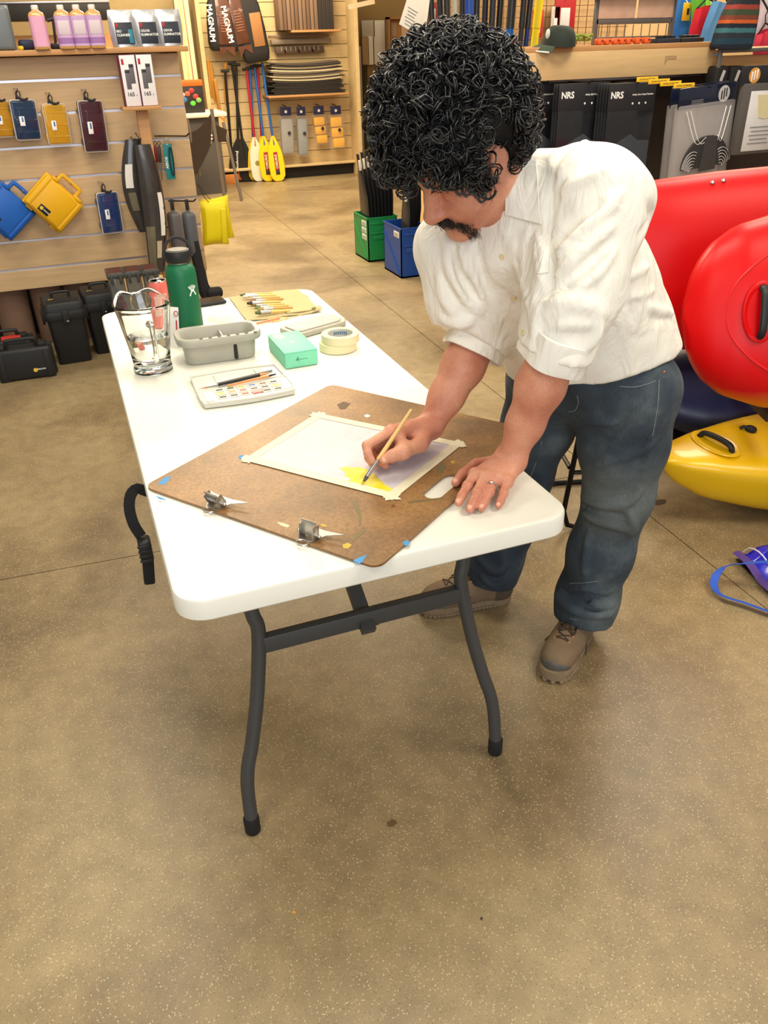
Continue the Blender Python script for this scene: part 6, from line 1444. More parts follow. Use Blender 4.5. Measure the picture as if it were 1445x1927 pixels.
# rudder bags with MAGNUM lettering
BKF = M('black_fabric', (26, 23, 22), 0.7, var=0.15, scale=20); BRF = M('brown_film', (84, 50, 36), 0.3, var=0.4, scale=16, coat=0.4)
def magnum(x0, y0, x1, y1, w, label, text, rot, brown):
    T0 = ony(x0, y0, BY-0.25); T1 = ony(x1, y1, BY-0.25); h = T0[2]-T1[2]
    q = thing('shaft_bag', label, 'bag', T0, (0, rot, 0), group='long dark bags hanging in the bay')
    obj('bag_shell', MB().loft([np.column_stack([np.array(rect_round(w*s, 0.10*s, 0.04*s, 4)), np.full(20, -z)]) for s, z in ((0.55, 0), (0.8, h*0.15), (0.95, h*0.5), (1.0, h*0.85), (0.9, h*0.97), (0.7, h))]), BKF, q)
    if brown:
        obj('clear_window', MB().rbox((w*0.12, -0.05, -h*0.48), (w*0.52, 0.012, h*0.82), 0.01), BRF, q)
        obj('bottom_flap', MB().prism([(-w*0.15, 0), (w*0.42, 0), (w*0.40, -0.10), (w*0.12, -0.03), (-w*0.10, -0.12)], 0, 0.01, Tm((0, -0.045, -h*0.93), (PI/2, 0, 0))), BRF, q)
        for k in range(8): obj('print_line', MB().rbox((w*0.12, -0.0575, -h*(0.30+0.05*k)), (w*0.30, 0.002, 0.006), 0.001), M('print_tan', (160, 110, 84), 0.5), q)
    else: obj('brown_patch', MB().rbox((w*0.16, -0.05, -h*0.52), (w*0.40, 0.012, h*0.50), 0.01), M('kraft_patch', (150, 104, 58), 0.6), q)
    if text: lettering(q, text, 0.085, Tm((-w*0.36, -0.058, -h*0.50), (PI/2, PI/2, 0)), LOGO, 0.03)
magnum(408, -10, 411, 96, 0.33, 'dark bag with white MAGNUM lettering and brown window, leftmost of three', 'MAGNUM', 0.0, True)
magnum(430, -10, 446, 96, 0.30, 'leaning dark bag with white MAGNUM lettering, middle of three', 'MAGNUM', -0.15, True)
magnum(462, -10, 474, 118, 0.34, 'black bag with a tan patch, rightmost of three', None, -0.10, False)
# paddles and oars leaning on the bay
def blade_paddle(name, label, topx, topy, botx, boty, shaft, blade, bl, bw, group, Yt, Yb, grip='T', mark=None):
    A = ony(topx, topy, Yt); Bp = onz(botx, boty, 0.004) if Yb is None else ony(botx, boty, Yb); Bp[2] = max(Bp[2], 0.004)
    d = A-Bp; Ln = np.linalg.norm(d); q = thing(name, label, 'paddle', Bp, Vector(d).to_track_quat('Z', 'Y').to_euler(), group)
    obj('shaft', MB().tube([(0, 0, bl*0.8), (0, 0, Ln-0.03)], 0.017, 10), shaft, q)
    # the local frame is turned so that the blade faces the aisle
    Rm = np.array(q.rotation_euler.to_matrix()); f = Rm.T @ np.array([0, -1.0, 0]); az = math.atan2(f[1], f[0])+PI/2
    prof = [(0.0, 0.30), (0.03, 0.62), (0.12, 0.92), (0.35, 1.0), (0.65, 0.86), (0.85, 0.50), (1.0, 0.16)]
    pts = [(bw*s, bl*t) for t, s in prof]+[(-bw*s, bl*t) for t, s in prof[::-1]]
    bl_ = obj('blade', MB().prism(pts, -0.012, 0.012, Tm((0, 0, 0), (0, 0, az)) @ Tm((0, 0, 0), (PI/2, 0, 0)), r=0.006), blade, q)
    obj('blade_rib', MB().tube([(0, 0, bl*0.15), (0, 0, bl)], [0.012, 0.018], 8), blade, q)
    if grip == 'T': obj('grip', MB().tube([(-0.05, 0, Ln-0.02), (0.05, 0, Ln-0.02)], 0.017, 8, T=Tm((0, 0, 0), (0, 0, az))), BLKP if mark != 'y' else YB, q)
    if mark == 'sticker' or mark == 'y':
        Tk = Tm((0, 0, 0), (0, 0, az)) @ Tm((0, -0.0135, bl*0.40), (0, 0, 0))
        obj('sticker', MB().rbox((0.0, 0, 0), (0.055, 0.003, bl*0.5), 0.001, T=Tk), M('red_sticker', (150, 34, 34), 0.5), q)
        obj('sticker_foot', MB().rbox((0.0, -0.0015, -bl*0.2), (0.055, 0.003, bl*0.1), 0.001, T=Tk), M('print_dark', (0, 0, 0)), q)
        lettering(q, 'CARLISLE', 0.040, Tk @ Tm((0, -0.003, 0.02), (PI/2, -PI/2, 0)), LOGO, 0.02)
    if mark == 'oval':
        Tk = Tm((0, 0, 0), (0, 0, az)) @ Tm((0, -0.0135, bl*0.42), (0, 0, 0))
        obj('round_print', MB().lathe([(0.03, 0), (0.03, 0.002), (0.001, 0.002)], 16, Tk @ Tm(rot=(PI/2, 0, 0))), M('olive_print', (150, 140, 60), 0.5), q)
    if mark == 'black':
        Tk = Tm((0, 0, 0), (0, 0, az)) @ Tm((0, -0.0135, bl*0.42), (0, 0, 0))
        lettering(q, 'Aquabound', 0.055, Tk @ Tm((-0.02, -0.002, 0.03), (PI/2, -PI/2, 0)), LOGO, 0.02)
        obj('sticker', MB().rbox((0.03, 0, -bl*0.28), (0.10, 0.003, 0.09), 0.001, T=Tk), M('orange_sticker', (226, 110, 50), 0.5), q)
    return q
YP = M('yellow_blade', (240, 206, 20), 0.4); WP = M('white_blade', (236, 228, 206), 0.4); BP = M('black_blade', (30, 29, 30), 0.5)
BLS = M('blue_shaft', (40, 90, 160), 0.4); RDS = M('red_shaft', (170, 34, 50), 0.4); BKS = M('black_shaft', (28, 27, 28), 0.5)
G1 = 'paddles leaning in the bay'
blade_paddle('paddle', 'black paddle with white script lettering, leftmost of the black pair', 444, 118, 450, 342, BKS, BP, 0.52, 0.125, G1, BY-0.14, None, 'T', 'black')
blade_paddle('paddle', 'black paddle behind the script lettered one', 436, 116, 466, 341, BKS, BP, 0.52, 0.10, G1, BY-0.12, None, 'T', None)
blade_paddle('oar', 'thin black oar shaft with T grip leaning left of the paddles', 423, 130, 440, 340, BKS, BP, 0.40, 0.05, G1, BY-0.13, None, 'T', None)
blade_paddle('paddle', 'yellow bladed paddle with blue shaft, leftmost of the yellow ones', 470, 125, 480, 340, BLS, YP, 0.53, 0.085, G1, BY-0.16, None, 'T', None)
blade_paddle('paddle', 'white bladed paddle with red shaft among the yellow ones', 463, 127, 488, 341, RDS, WP, 0.53, 0.095, G1, BY-0.16, None, 'T', 'oval')
blade_paddle('paddle', 'yellow bladed paddle with red shaft behind the front pair', 484, 120, 497, 339, RDS, YP, 0.53, 0.09, G1, BY-0.14, None, 'T', None)
blade_paddle('paddle', 'yellow bladed paddle with red sticker and blue shaft, second from the right', 478, 122, 506, 341, BLS, YP, 0.54, 0.10, G1, BY-0.16, None, 'T', 'sticker')
blade_paddle('paddle', 'yellow bladed paddle with red sticker, rightmost of the paddles', 492, 112, 525, 341, BLS, YP, 0.54, 0.105, G1, BY-0.16, None, 'T', 'y')
OAK = wood('pale_ash', (214, 158, 78), 0.85, 6.0, 0.4, 2)
for k, (x0, y0, x1, w) in enumerate(((391, 112, 414, 0.05), (396, 118, 421, 0.045), (424, 118, 428, 0.04), (404, 150, 434, 0.045))):
    A = ony(x0, y0, BY-0.12); Bp = onz(x1, 338, 0.0); Bp[2] = 0.115; d = A-Bp; Ln = np.linalg.norm(d)
    q = thing('wooden_oar', ['ash wooden oar leaning at the left of the bay, first', 'ash wooden oar leaning at the left of the bay, second', 'short ash oar leaning behind the thin black oar', 'ash wooden oar leaning nearest the black oar'][k], 'oar', Bp, Vector(d).to_track_quat('Z', 'Y').to_euler(), 'wooden oars in the bay')
    obj('blade', MB().rbox((0, 0, 0.35), (w*2.2, w*1.0, 0.70), 0.012), OAK, q)
    obj('shaft', MB().tube([(0, 0, 0.6), (0, 0, Ln)], 0.021, 10), OAK, q)
wb = thing('oar_block', 'wooden floor block holding the oar blades', 'block', onz(424, 347, 0))
obj('block', MB().rbox((0, 0.05, 0.055), (0.36, 0.12, 0.11), 0.005), M('orange_wood', (196, 124, 62), 0.6), wb)
# counter, boxed game, sling chair, basket left of the bay
ct = thing('counter', 'grey counter with a white top behind the slatwall end', 'counter', (0.95, 9.35, 0))
obj('counter_body', MB().box((0, 0.2, 0.42), (1.0, 0.55, 0.84)), M('grey_front', (92, 88, 84), 0.6), ct)
obj('counter_top', MB().rbox((0.02, 0.18, 0.862), (1.14, 0.66, 0.045), 0.006), M('white_top', (232, 224, 204), 0.4), ct)
lettering(ct, 'CHEF', 0.13, Tm((0.26, -0.078, 0.60), (PI/2, 0, 0)), LOGO, 0.03)
gb = thing('game_box', 'black box with an orange lid and coloured pictures on the counter', 'box', (ony(359, 200, 9.4)[0], 9.42, 0.8852))
obj('carton', MB().rbox((0, 0, 0.14), (0.30, 0.18, 0.28), 0.004), M('box_black', (36, 33, 32), 0.5), gb)
obj('orange_lid', MB().rbox((0, 0, 0.305), (0.31, 0.19, 0.06), 0.004), M('box_orange', (236, 104, 30), 0.5), gb)
for k, (x, z, c) in enumerate(((0.02, 0.10, (90, 200, 60)), (0.06, 0.17, (220, 60, 50)), (-0.03, 0.20, (220, 90, 60)), (-0.07, 0.14, (60, 110, 170)), (0.09, 0.13, (120, 180, 90)), (0.02, 0.23, (200, 50, 50)), (-0.09, 0.19, (180, 190, 200)))):
    obj('picture_blob', MB().sphere((x, -0.09, z), (0.032, 0.006, 0.026), 10, 6), M('blob_%d' % k, c, 0.5), gb)
pc_ = thing('cream_column', 'cream column panel between the slatwall end and the paddle bay', 'panel', (ony(366, 200, 9.9)[0], 9.95, 0))
obj('column_face', MB().box((0, 0, 1.2), (0.16, 0.12, 2.4)), M('cream_paint', (222, 206, 162), 0.6), pc_)
obj('dark_foot', MB().box((0, -0.02, 0.06), (0.18, 0.14, 0.12)), M('black_kick', (0, 0, 0)), pc_)
sc_ = thing('sling_chair', 'folding sling chair with brown fabric and grey tube legs', 'chair', onz(440, 380, 0))
p0 = onz(440, 380, 0)
def loc(x, y, Y): return ony(x, y, Y)-p0
TUB = M('grey_tube', (140, 130, 120), 0.4, 0.6); BRC = M('brown_canvas', (62, 48, 38), 0.8, var=0.1, scale=20)
obj('leg', MB().tube([loc(398, 205, 8.6), loc(424, 382, 8.55)], 0.020, 8), TUB, sc_)
obj('leg', MB().tube([loc(420, 230, 8.75), loc(455, 377, 8.6)], 0.018, 8), TUB, sc_)
obj('leg', MB().tube([loc(352, 225, 8.9), loc(376, 330, 8.9)], 0.018, 8), TUB, sc_)
G = np.array([[loc(350+(397-350)*u, 250+6*u-42*u*u+(318-250)*v*(1-0.15*u)+30*v*(1-u), 8.7+0.25*(1-u)) for v in np.linspace(0, 1, 6)] for u in np.linspace(0, 1, 8)])
obj('sling_seat', MB().sheet(G, 0.006), BRC, sc_)
G = np.array([[loc(400+(426-400)*u, 232+12*u+(35-12*u)*v, 8.62+0.1*u) for v in np.linspace(0, 1, 4)] for u in np.linspace(0, 1, 5)])
obj('side_panel', MB().sheet(G, 0.006), BRC, sc_)
bk_ = thing('basket', 'white plastic basket under the counter', 'basket', onz(375, 338, 0))
for k in range(14):
    q = 2*PI*k/14; obj('stave', MB().box((0.11*math.cos(q), 0.11*math.sin(q), 0.11), (0.022, 0.022, 0.20)), M('white_basket', (226, 224, 216), 0.5), bk_)
for z in (0.012, 0.11, 0.21): obj('hoop', MB().tube([(0.115*math.cos(q), 0.115*math.sin(q), z) for q in np.linspace(0, 2*PI, 21)[:-1]], 0.012, 6, closed=True), M('white_basket', (0, 0, 0)), bk_)
# fishing rods behind the slatwall end
for k, (x, c, lb) in enumerate(((338, (230, 200, 60), 'thin yellow rod standing behind the slatwall end'), (345, (150, 40, 40), 'thin red rod standing behind the slatwall end'), (352, (206, 176, 90), 'thin straw coloured rod standing behind the slatwall end'))):
    A = ony(x, 10, 9.84+0.03*k); q = thing('rod', lb, 'rod', (A[0], A[1], 0), group='rods behind the slatwall')
    obj('blank', MB().tube([(0.02*k, 0, 0), (0, 0, 2.1)], [0.006, 0.003], 8), M('rod_%d' % k, c, 0.4), q)
    obj('grip', MB().tube([(0.02*k, 0, 0.4), (0.018*k, 0, 0.7)], 0.010, 8), BLKP, q)
# leaning boards and the wall cabinet beside the doorway
for k, (x0, x1, y0, y1, c, lb) in enumerate(((681, 704, 38, 70, (196, 184, 158), 'pale square board on the corridor wall'), (704, 723, 38, 121, (226, 216, 194), 'tall pale board on the corridor wall'), (682, 693, 70, 122, (176, 140, 92), 'narrow stained board on the corridor wall'), (693, 701, 68, 122, (236, 228, 206), 'narrow white board on the corridor wall'))):
    a = ony(x0, y1, 10.90-0.02*(k > 1)); b = ony(x1, y0, 10.90-0.02*(k > 1)); q = thing('sample_board', lb, 'board', ((a[0]+b[0])/2, a[1], a[2]), group='boards on the corridor wall')
    obj('face', MB().rbox((0, 0, (b[2]-a[2])/2), (b[0]-a[0], 0.03, b[2]-a[2]), 0.003), M('board_%d' % k, c, 0.7, var=0.12, scale=6), q)
    obj('edge', MB().box(((b[0]-a[0])/2+0.006, 0.004, (b[2]-a[2])/2), (0.012, 0.03, b[2]-a[2])), M('board_edge', (70, 56, 40), 0.8), q)
wc_ = thing('wall_cabinet', 'small glazed oak cabinet hung beside the corridor', 'cabinet', ony(752, 100, 10.7))
obj('back', MB().box((0, 0.05, 0.05), (0.36, 0.02, 0.75)), wood('door_oak', (0, 0, 0)), wc_)
obj('frame', MB().box((-0.17, 0, 0.05), (0.03, 0.10, 0.75)).box((0.17, 0, 0.05), (0.03, 0.10, 0.75)).box((0, 0, 0.415), (0.37, 0.10, 0.03)).box((0, 0, -0.31), (0.37, 0.10, 0.03)), wood('door_oak', (0, 0, 0)), wc_)
for k, (x, z, c) in enumerate(((-0.07, 0.28, (150, 120, 90)), (0.09, 0.26, (190, 160, 130)), (-0.06, 0.02, (120, 96, 70)), (0.08, -0.04, (160, 130, 100)))):
    obj('pinned_card', MB().box((x, 0.034, z), (0.09, 0.006, 0.16)), M('card_%d' % k, c, 0.7), wc_)
up_ = thing('door_closer', 'pale sloping shelf end above the doorway', 'shelf', ony(680, 8, 9.6))
obj('shelf_board', MB().box((0, 0, 0), (0.34, 0.02, 0.05), Tm(rot=(0, -0.16, 0))), M('pale_shelf', (206, 182, 150), 0.6), up_)

# dark wall shelf and wooden panel seen behind the goods on the slatwall shelf
a_ = ony(-60, 24, 9.6); b_ = ony(206, 22, 9.6)
ws_ = thing('wall_shelf', 'long black wall shelf behind the slatwall goods', 'shelf', ((a_[0]+b_[0])/2, 9.6, a_[2]))
obj('shelf_body', MB().rbox((0, 0, 0), (b_[0]-a_[0], 0.3, 0.17), 0.01), M('shelf_black', (30, 28, 26), 0.5), ws_)
obj('shelf_lip', MB().rbox((0, -0.152, 0.078), (b_[0]-a_[0], 0.01, 0.02), 0.003), ALU, ws_)
pn_ = thing('wood_panel', 'orange wood panel below the black wall shelf', 'panel', ((a_[0]+b_[0])/2-0.1, 9.85, 0))
obj('panel_face', MB().box((0, 0, 0.85), (b_[0]-a_[0]+0.6, 0.05, 1.7)), wood('orange_panel', (206, 150, 92), 0.9, 3.0, 0.5, 0), pn_)
obj('panel_batten', MB().box((0, -0.03, 1.45), (b_[0]-a_[0]+0.6, 0.02, 0.03)), wood('orange_panel', (0, 0, 0)), pn_)
# ================================================================== paddle bins
BLK = M('black_paddle_plastic', (46, 46, 48), 0.3, var=0.12, scale=14)
def pbin(name, label, x0, x1, y0, y1, h, mat, group, stickers):
    c = ((x0+x1)/2, (y0+y1)/2, 0); w, d = x1-x0, y1-y0
    b = thing(name, label, 'bin', c, group=group)
    t_ = 0.008
    obj('wall', MB().box((-w/2+t_/2, 0, h/2), (t_, d, h)), mat, b); obj('wall', MB().box((w/2-t_/2, 0, h/2), (t_, d, h)), mat, b)
    obj('wall', MB().box((0, -d/2+t_/2, h/2), (w, t_, h)), mat, b); obj('wall', MB().box((0, d/2-t_/2, h/2), (w, t_, h)), mat, b)
    obj('bottom', MB().box((0, 0, 0.006), (w, d, 0.012)), mat, b)
    obj('rim', MB().tube([(-w/2, -d/2, h), (w/2, -d/2, h), (w/2, d/2, h), (-w/2, d/2, h)], 0.007, 6, closed=True), mat, b)
    obj('diagonal_rib', MB().tube([(-w/2-0.002, d/2-0.01, h*0.80), (-w/2-0.002, -d/2+0.03, 0.03)], 0.006, 6), mat, b)
    for z, ww in ((h*0.88, 0.80), (h*0.66, 0.86)): obj('front_rib', MB().rbox((0, -d/2-0.003, z), (w*ww, 0.010, 0.014), 0.003), mat, b)
    obj('grip', MB().rbox((0.0, -d/2-0.003, h*0.56), (w*0.66, 0.010, h*0.10), 0.004), mat, b)
    for k in range(stickers):
        st_ = obj('paper_sticker', MB().rbox((-w/2-0.001, -d/2+0.085, h*0.86-0.052*k), (0.003, 0.10, 0.042), 0.001), M('sticker_white', (0, 0, 0)), b)
        for j in range(3): obj('sticker_line', MB().box((-w/2-0.003, -d/2+0.085, h*0.86-0.052*k+0.010*(j-1)), (0.0015, 0.07, 0.004)), M('sticker_grey', (130, 130, 130), 0.7), st_)
    return b
GRN_ = M('green_bin_plastic', (28, 138, 72), 0.4); BLU_ = M('blue_bin_plastic', (26, 74, 156), 0.4)
pbin('paddle_bin', 'green plastic bin holding black paddle blades', 1.78, 2.03, 5.10, 5.43, 0.335, GRN_, 'plastic bins on the floor', 3)
pbin('paddle_bin', 'blue plastic bin with a white sticker holding black fins', 1.822, 2.035, 4.50, 4.85, 0.355, BLU_, 'plastic bins on the floor', 1)
pbin('low_bin', 'low dark bin beside the blue bin', 2.07, 2.3, 4.55, 4.85, 0.09, M('dark_bin', (34, 34, 36), 0.5), None, 0)
TAGW = M('white_tag', (226, 222, 210), 0.6)
def blade(x, y, h, w, lean, label, tagz, group, z0=0.014):
    b = thing('kayak_paddle', label, 'paddle', (x, y, z0), (0, lean, 0), group)
    prof = [(0, 0.55), (0.1, 0.8), (0.35, 1.0), (0.6, 0.95), (0.8, 0.6), (0.88, 0.22), (1.0, 0.2)]
    rg = []
    for t_, s_ in prof:
        a = np.linspace(0, 2*PI, 13)[:-1]; rg.append(np.column_stack([0.010*np.cos(a)+0.02*math.sin(PI*t_), w*s_*np.sin(a), np.full(12, h*t_)]))
    obj('blade', MB().loft(rg), BLK, b)
    if tagz: obj('price_tag', MB().rbox((0.0, -0.035, h*tagz), (0.014, 0.022, 0.075), 0.002), TAGW, b)
for k in range(8): blade(1.812+0.027*k, 5.24+0.005*k, 0.78+0.01*(k % 3), 0.105, -0.06+0.012*k, 'black paddle blade with a white tag standing in the green bin', 0.90, 'blades in the green bin')
for k in range(6): blade(1.860+0.028*k, 4.60+0.035*k, 0.74, 0.085, 0.06+0.01*k, 'black fin standing in the blue bin', 0.75 if k == 0 else 0, 'fins in the blue bin')

# ================================================================== merchandise counter at the right
GY = 3.40
MAPLE3 = wood('maple_fascia', (206, 172, 122), 0.93, 5.0, 0.5, 0)
gd = thing('merchandise_counter', 'long maple counter with a grey metal framed section and hanging bags', 'counter', (3.2, 3.75, 0)); og = np.array([3.2, 3.75, 0])
obj('shelf_edge', MB().rbox((-0.47, 0.0, 1.470), (1.46, 0.72, 0.028), 0.004), MAPLE2, gd)
obj('fascia', MB().rbox((-0.47, GY-og[1], 1.387), (1.44, 0.022, 0.140), 0.003), MAPLE3, gd)
fm = obj('tape_mark', MB().prism([(0, 0), (0.082, 0), (0.082, -0.020), (0.022, -0.020), (0, -0.048)], 0, 0.001, Tm(tuple(ony(1252, 105, GY-0.012)-og), (PI/2, 0, 0))), M('old_tape', (172, 142, 100), 0.6), gd)
obj('back_panel', MB().box((0.35, -0.02, 0.66), (3.2, 0.03, 1.30)), M('brown_back', (58, 46, 38), 0.8), gd)
obj('end_panel', MB().box((-1.17, 0.0, 0.73), (0.03, 0.70, 1.46)), MAPLE3, gd)
obj('hook_rail', MB().box((-0.40, -0.20, 1.305), (1.40, 0.03, 0.014)), ALU, gd)
GMET = M('grey_metal', (120, 116, 110), 0.4, 0.6)
obj('metal_frame', MB().rbox((1.0, -0.42, 1.435), (1.55, 0.03, 0.022), 0.005).rbox((0.235, -0.42, 0.72), (0.022, 0.03, 1.43), 0.005), GMET, gd)
obj('frame_top', MB().rbox((1.0, -0.05, 1.432), (1.55, 0.72, 0.018), 0.004), MAPLE2, gd)
obj('inner_rail', MB().rbox((1.0, -0.36, 1.372), (1.50, 0.03, 0.07), 0.004), MAPLE2, gd)
obj('inner_rod', MB().tube([(0.25, -0.40, 1.318), (1.75, -0.40, 1.318)], 0.010, 8), GMET, gd)
# hanging black bags
HDR = M('header_black', (38, 38, 42), 0.45); BAGB = M('black_bag_film', (30, 31, 34), 0.25, var=0.3, scale=10, coat=0.4); SLATE = M('slate_sheet', (66, 70, 78), 0.4, var=0.1, scale=10)
def nrs(x, Y, w, label, line, group, copies=1):
    T0 = ony(x, 156, Y)
    for k in range(copies):
        b = thing('gear_bag', label if k == 0 else 'black gear bag stacked behind the front one in the %s' % ('right hand stack' if x > 1150 else 'middle stack'), 'bag', (T0[0]-0.004*k, Y+0.022*k, T0[2]), (0, 0, 0.02), group)
        obj('header', MB().rbox((0, 0, -0.072), (w, 0.008, 0.144), 0.002), HDR, b)
        obj('pouch', MB().rbox((0, 0, -0.40), (w*0.99, 0.018, 0.52), 0.006), BAGB, b)
        if k == 0:
            obj('inner_sheet', MB().prism([(-w*0.34, -0.33), (-w*0.10, -0.285), (w*0.04, -0.265), (w*0.20, -0.30), (w*0.46, -0.305), (w*0.48, -0.66), (-w*0.36, -0.66)], 0.0098, 0.0112, Tm(rot=(PI/2, 0, 0))), SLATE, b)
            lettering(b, 'NRS', 0.047, Tm((-w*0.33, -0.006, -0.060), (PI/2, 0, 0)), LOGO, 0.03)
            lettering(b, line, 0.0125, Tm((w*0.22, -0.006, -0.060), (PI/2, 0, 0)), LOGO, 0.02)
            for j in range(3): obj('size_dot', MB().lathe([(0.006, 0), (0.006, 0.001), (0.0005, 0.001)], 8, Tm((w*(0.02+0.14*j), -0.0045, -0.105), (PI/2, 0, 0))), LOGO, b)
            lettering(b, 'S', 0.09, Tm((w*0.16, -0.0125, -0.50), (PI/2, PI/2, 0)), HDR, 0.04)
            obj('hook', MB().tube([(0.02, 0.30, 0.0), (0.02, -0.02, 0.002), (0.02, -0.04, 0.014)], 0.004, 6), HOOK, b)
GB = 'black gear bags hanging under the counter shelf'
nrs(1192, 3.22, 0.325, 'black gear bag with a white logo, rightmost of the black ones', 'Infinity Stern Kayak Flotation', GB, 5)
nrs(1101, 3.34, 0.345, 'black gear bag with a white logo, middle of the black ones', 'Infinity Split Kayak Flotation', GB, 3)
nrs(1020, 3.46, 0.30, 'black gear bag partly hidden behind the curly wig', 'Hydrolock Stow Float', GB, 1)
# clear bags with dark headers and a ringed skirt inside
NAVY = M('navy_gloss', (24, 30, 52), 0.2, var=0.3, scale=6, coat=0.5); YLW = M('yellow_tag', (232, 184, 40), 0.5); RING = M('pale_ring', (190, 186, 186), 0.5)
def clearbag(x, y, Y, w, h, label, skirt, logo):
    T0 = ony(x, y, Y); b = thing('clear_bag', label, 'bag', T0, (0, -0.05, 0.10), 'clear gear bags under the counter')
    obj('header', MB().rbox((0, 0, -0.055), (w, 0.010, 0.11), 0.002), NAVY, b)
    obj('film', MB().rbox((0, 0.006, -0.10-(h-0.10)/2), (w*1.0, 0.045, h-0.08), 0.012, 2), M('bag_film', (226, 220, 216), 0.12, var=0.1, scale=14, alpha=0.26, bump=0.8, bscale=16), b)
    if logo:
        obj('logo_disc', MB().lathe([(0.044, 0), (0.044, 0.001), (0.0005, 0.001)], 24, Tm((w*0.28, -0.0055, -0.055), (PI/2, 0, 0))), M('disc_grey', (190, 188, 186), 0.5), b)
        for k in range(3): obj('logo_bar', MB().rbox((w*0.28-0.018+0.018*k, -0.007, -0.055+0.006*(k-1)), (0.009, 0.001, 0.055-0.01*abs(k-1)), 0.0003, T=Tm((0, 0, 0), (0, 0, 0))), HDR, b)
        for k in range(3): obj('print_line', MB().box((-w*0.18, -0.0056, -0.070-0.008*k), (0.09, 0.001, 0.003)), M('sticker_grey', (0, 0, 0)), b)
    if skirt:
        rg = []
        a = np.linspace(0, PI, 25)
        obj('skirt_deck', MB().prism([(w*0.42*math.cos(q)*1.0+0.02, 0.17*math.sin(q)) for q in a], 0.0, 0.02, Tm((0, -0.012, -h*0.66), (PI/2, 0, 0))), M('skirt_dark', (52, 50, 50), 0.6), b)
        for j in range(6):
            for s_ in (-1, 1):
                obj('ring_line', MB().tube([(s_*w*0.26+0.02+(0.020+0.012*j)*math.cos(q), -0.036, -h*0.66-0.02+(0.03+0.017*j)*math.sin(q)) for q in np.linspace(0.35 if s_ > 0 else 1.2, 2.0 if s_ > 0 else 2.9, 9)], 0.0028, 4), RING, b)
        obj('centre_band', MB().prism([(-0.055, -0.02), (0.075, -0.02), (0.065, 0.16), (0.02, 0.172), (-0.03, 0.155)], 0.022, 0.026, Tm((0.02, -0.012, -h*0.66), (PI/2, 0, 0))), M('skirt_band', (64, 61, 60), 0.6), b)
        for x0, x1, zz in ((-w*0.40, 0.0, 0.0), (-w*0.33, 0.03, 0.0), (w*0.30, 0.06, 0.0), (w*0.38, 0.09, 0.0)):
            obj('white_cord', MB().tube(bez([(x0, -0.028, -0.12), ((x0*0.45+x1*0.55), -0.030, -h*0.45), (x1, -0.030, -h*0.66+0.165)], 10), 0.003, 5), LOGO, b)
    obj('peg', MB().tube([(0, 0.16, -0.004), (0, -0.02, -0.008)], 0.004, 6), HOOK, b)
    return b
clearbag(1334, 160, 3.08, 0.44, 0.66, 'front clear bag with a navy header and a ringed dark skirt inside', True, True)
clearbag(1318, 158, 3.18, 0.44, 0.66, 'rear clear bag with a navy header behind the front clear bag', False, False)
for k, (x, y) in enumerate(((1218, 149), (1240, 153), (1262, 157), (1287, 161))):
    p = ony(x, y, 3.05-0.03*k); q = thing('shelf_tag', 'yellow price tag on the peg rail, %s from the left' % ['first', 'second', 'third', 'fourth'][k], 'tag', p, group='yellow price tags on the pegs')
    obj('tag_strip', MB().rbox((0, 0, 0), (0.14, 0.004, 0.024), 0.001), YLW, q)
    lettering(q, 'KAYAK ACCESSORIES', 0.0105, Tm((0.0, -0.0026, 0), (PI/2, 0, 0)), HDR, 0.02)
    obj('tag_wire', MB().tube([(0, 0.003, 0), (0, 0.12, 0.002)], 0.003, 6), HOOK, q)
rb = thing('paper_bag', 'clear bag with a printed white sheet at the right edge', 'bag', ony(1432, 152, 3.02), group='clear gear bags under the counter')
obj('header', MB().rbox((0, 0, 0.03), (0.30, 0.01, 0.10), 0.002), HDR, rb)
obj('logo_disc', MB().lathe([(0.040, 0), (0.040, 0.001), (0.0005, 0.001)], 24, Tm((-0.06, -0.0055, 0.03), (PI/2, 0, 0))), M('disc_orange', (214, 150, 70), 0.5), rb)
for k in range(3): obj('logo_bar', MB().rbox((-0.078+0.018*k, -0.007, 0.03+0.006*(k-1)), (0.009, 0.001, 0.050), 0.0003), LOGO, rb)
obj('film', MB().rbox((0.02, 0, -0.20), (0.30, 0.05, 0.38), 0.012, 2), M('bag_film_dark', (110, 104, 100), 0.2, alpha=0.6), rb)
obj('sheet', MB().rbox((0.04, -0.027, -0.21), (0.24, 0.003, 0.32), 0.001), M('printed_sheet', (214, 212, 210), 0.6), rb)
obj('yellow_sheet', MB().prism([(-0.06, 0), (0.12, 0), (0.12, -0.10), (0.02, -0.13), (-0.03, -0.12)], 0.029, 0.031, Tm((0.03, 0, -0.07), (PI/2, 0, 0))), M('pale_yellow_sheet', (214, 204, 160), 0.6), rb)
for k in range(5): obj('print_line', MB().box((0.03, -0.031, -0.24-0.022*k), (0.15-0.02*(k % 2), 0.002, 0.004)), M('sticker_grey', (0, 0, 0)), rb)
for k in range(3):
    q = thing('gear_pack', 'dark pack hanging in the metal framed section, %s' % ['left', 'middle', 'right'][k], 'pack', ony(1352+28*k, 120, 3.36), group='dark packs in the framed section')
    obj('pack_body', MB().rbox((0, 0, -0.26), (0.10, 0.10, 0.50), 0.02), M('pack_black', (24, 22, 22), 0.6), q)
    obj('pack_mark', MB().box((0.02, -0.051, -0.06), (0.02, 0.002, 0.06), Tm(rot=(0, 0.3, 0))), RING, q)
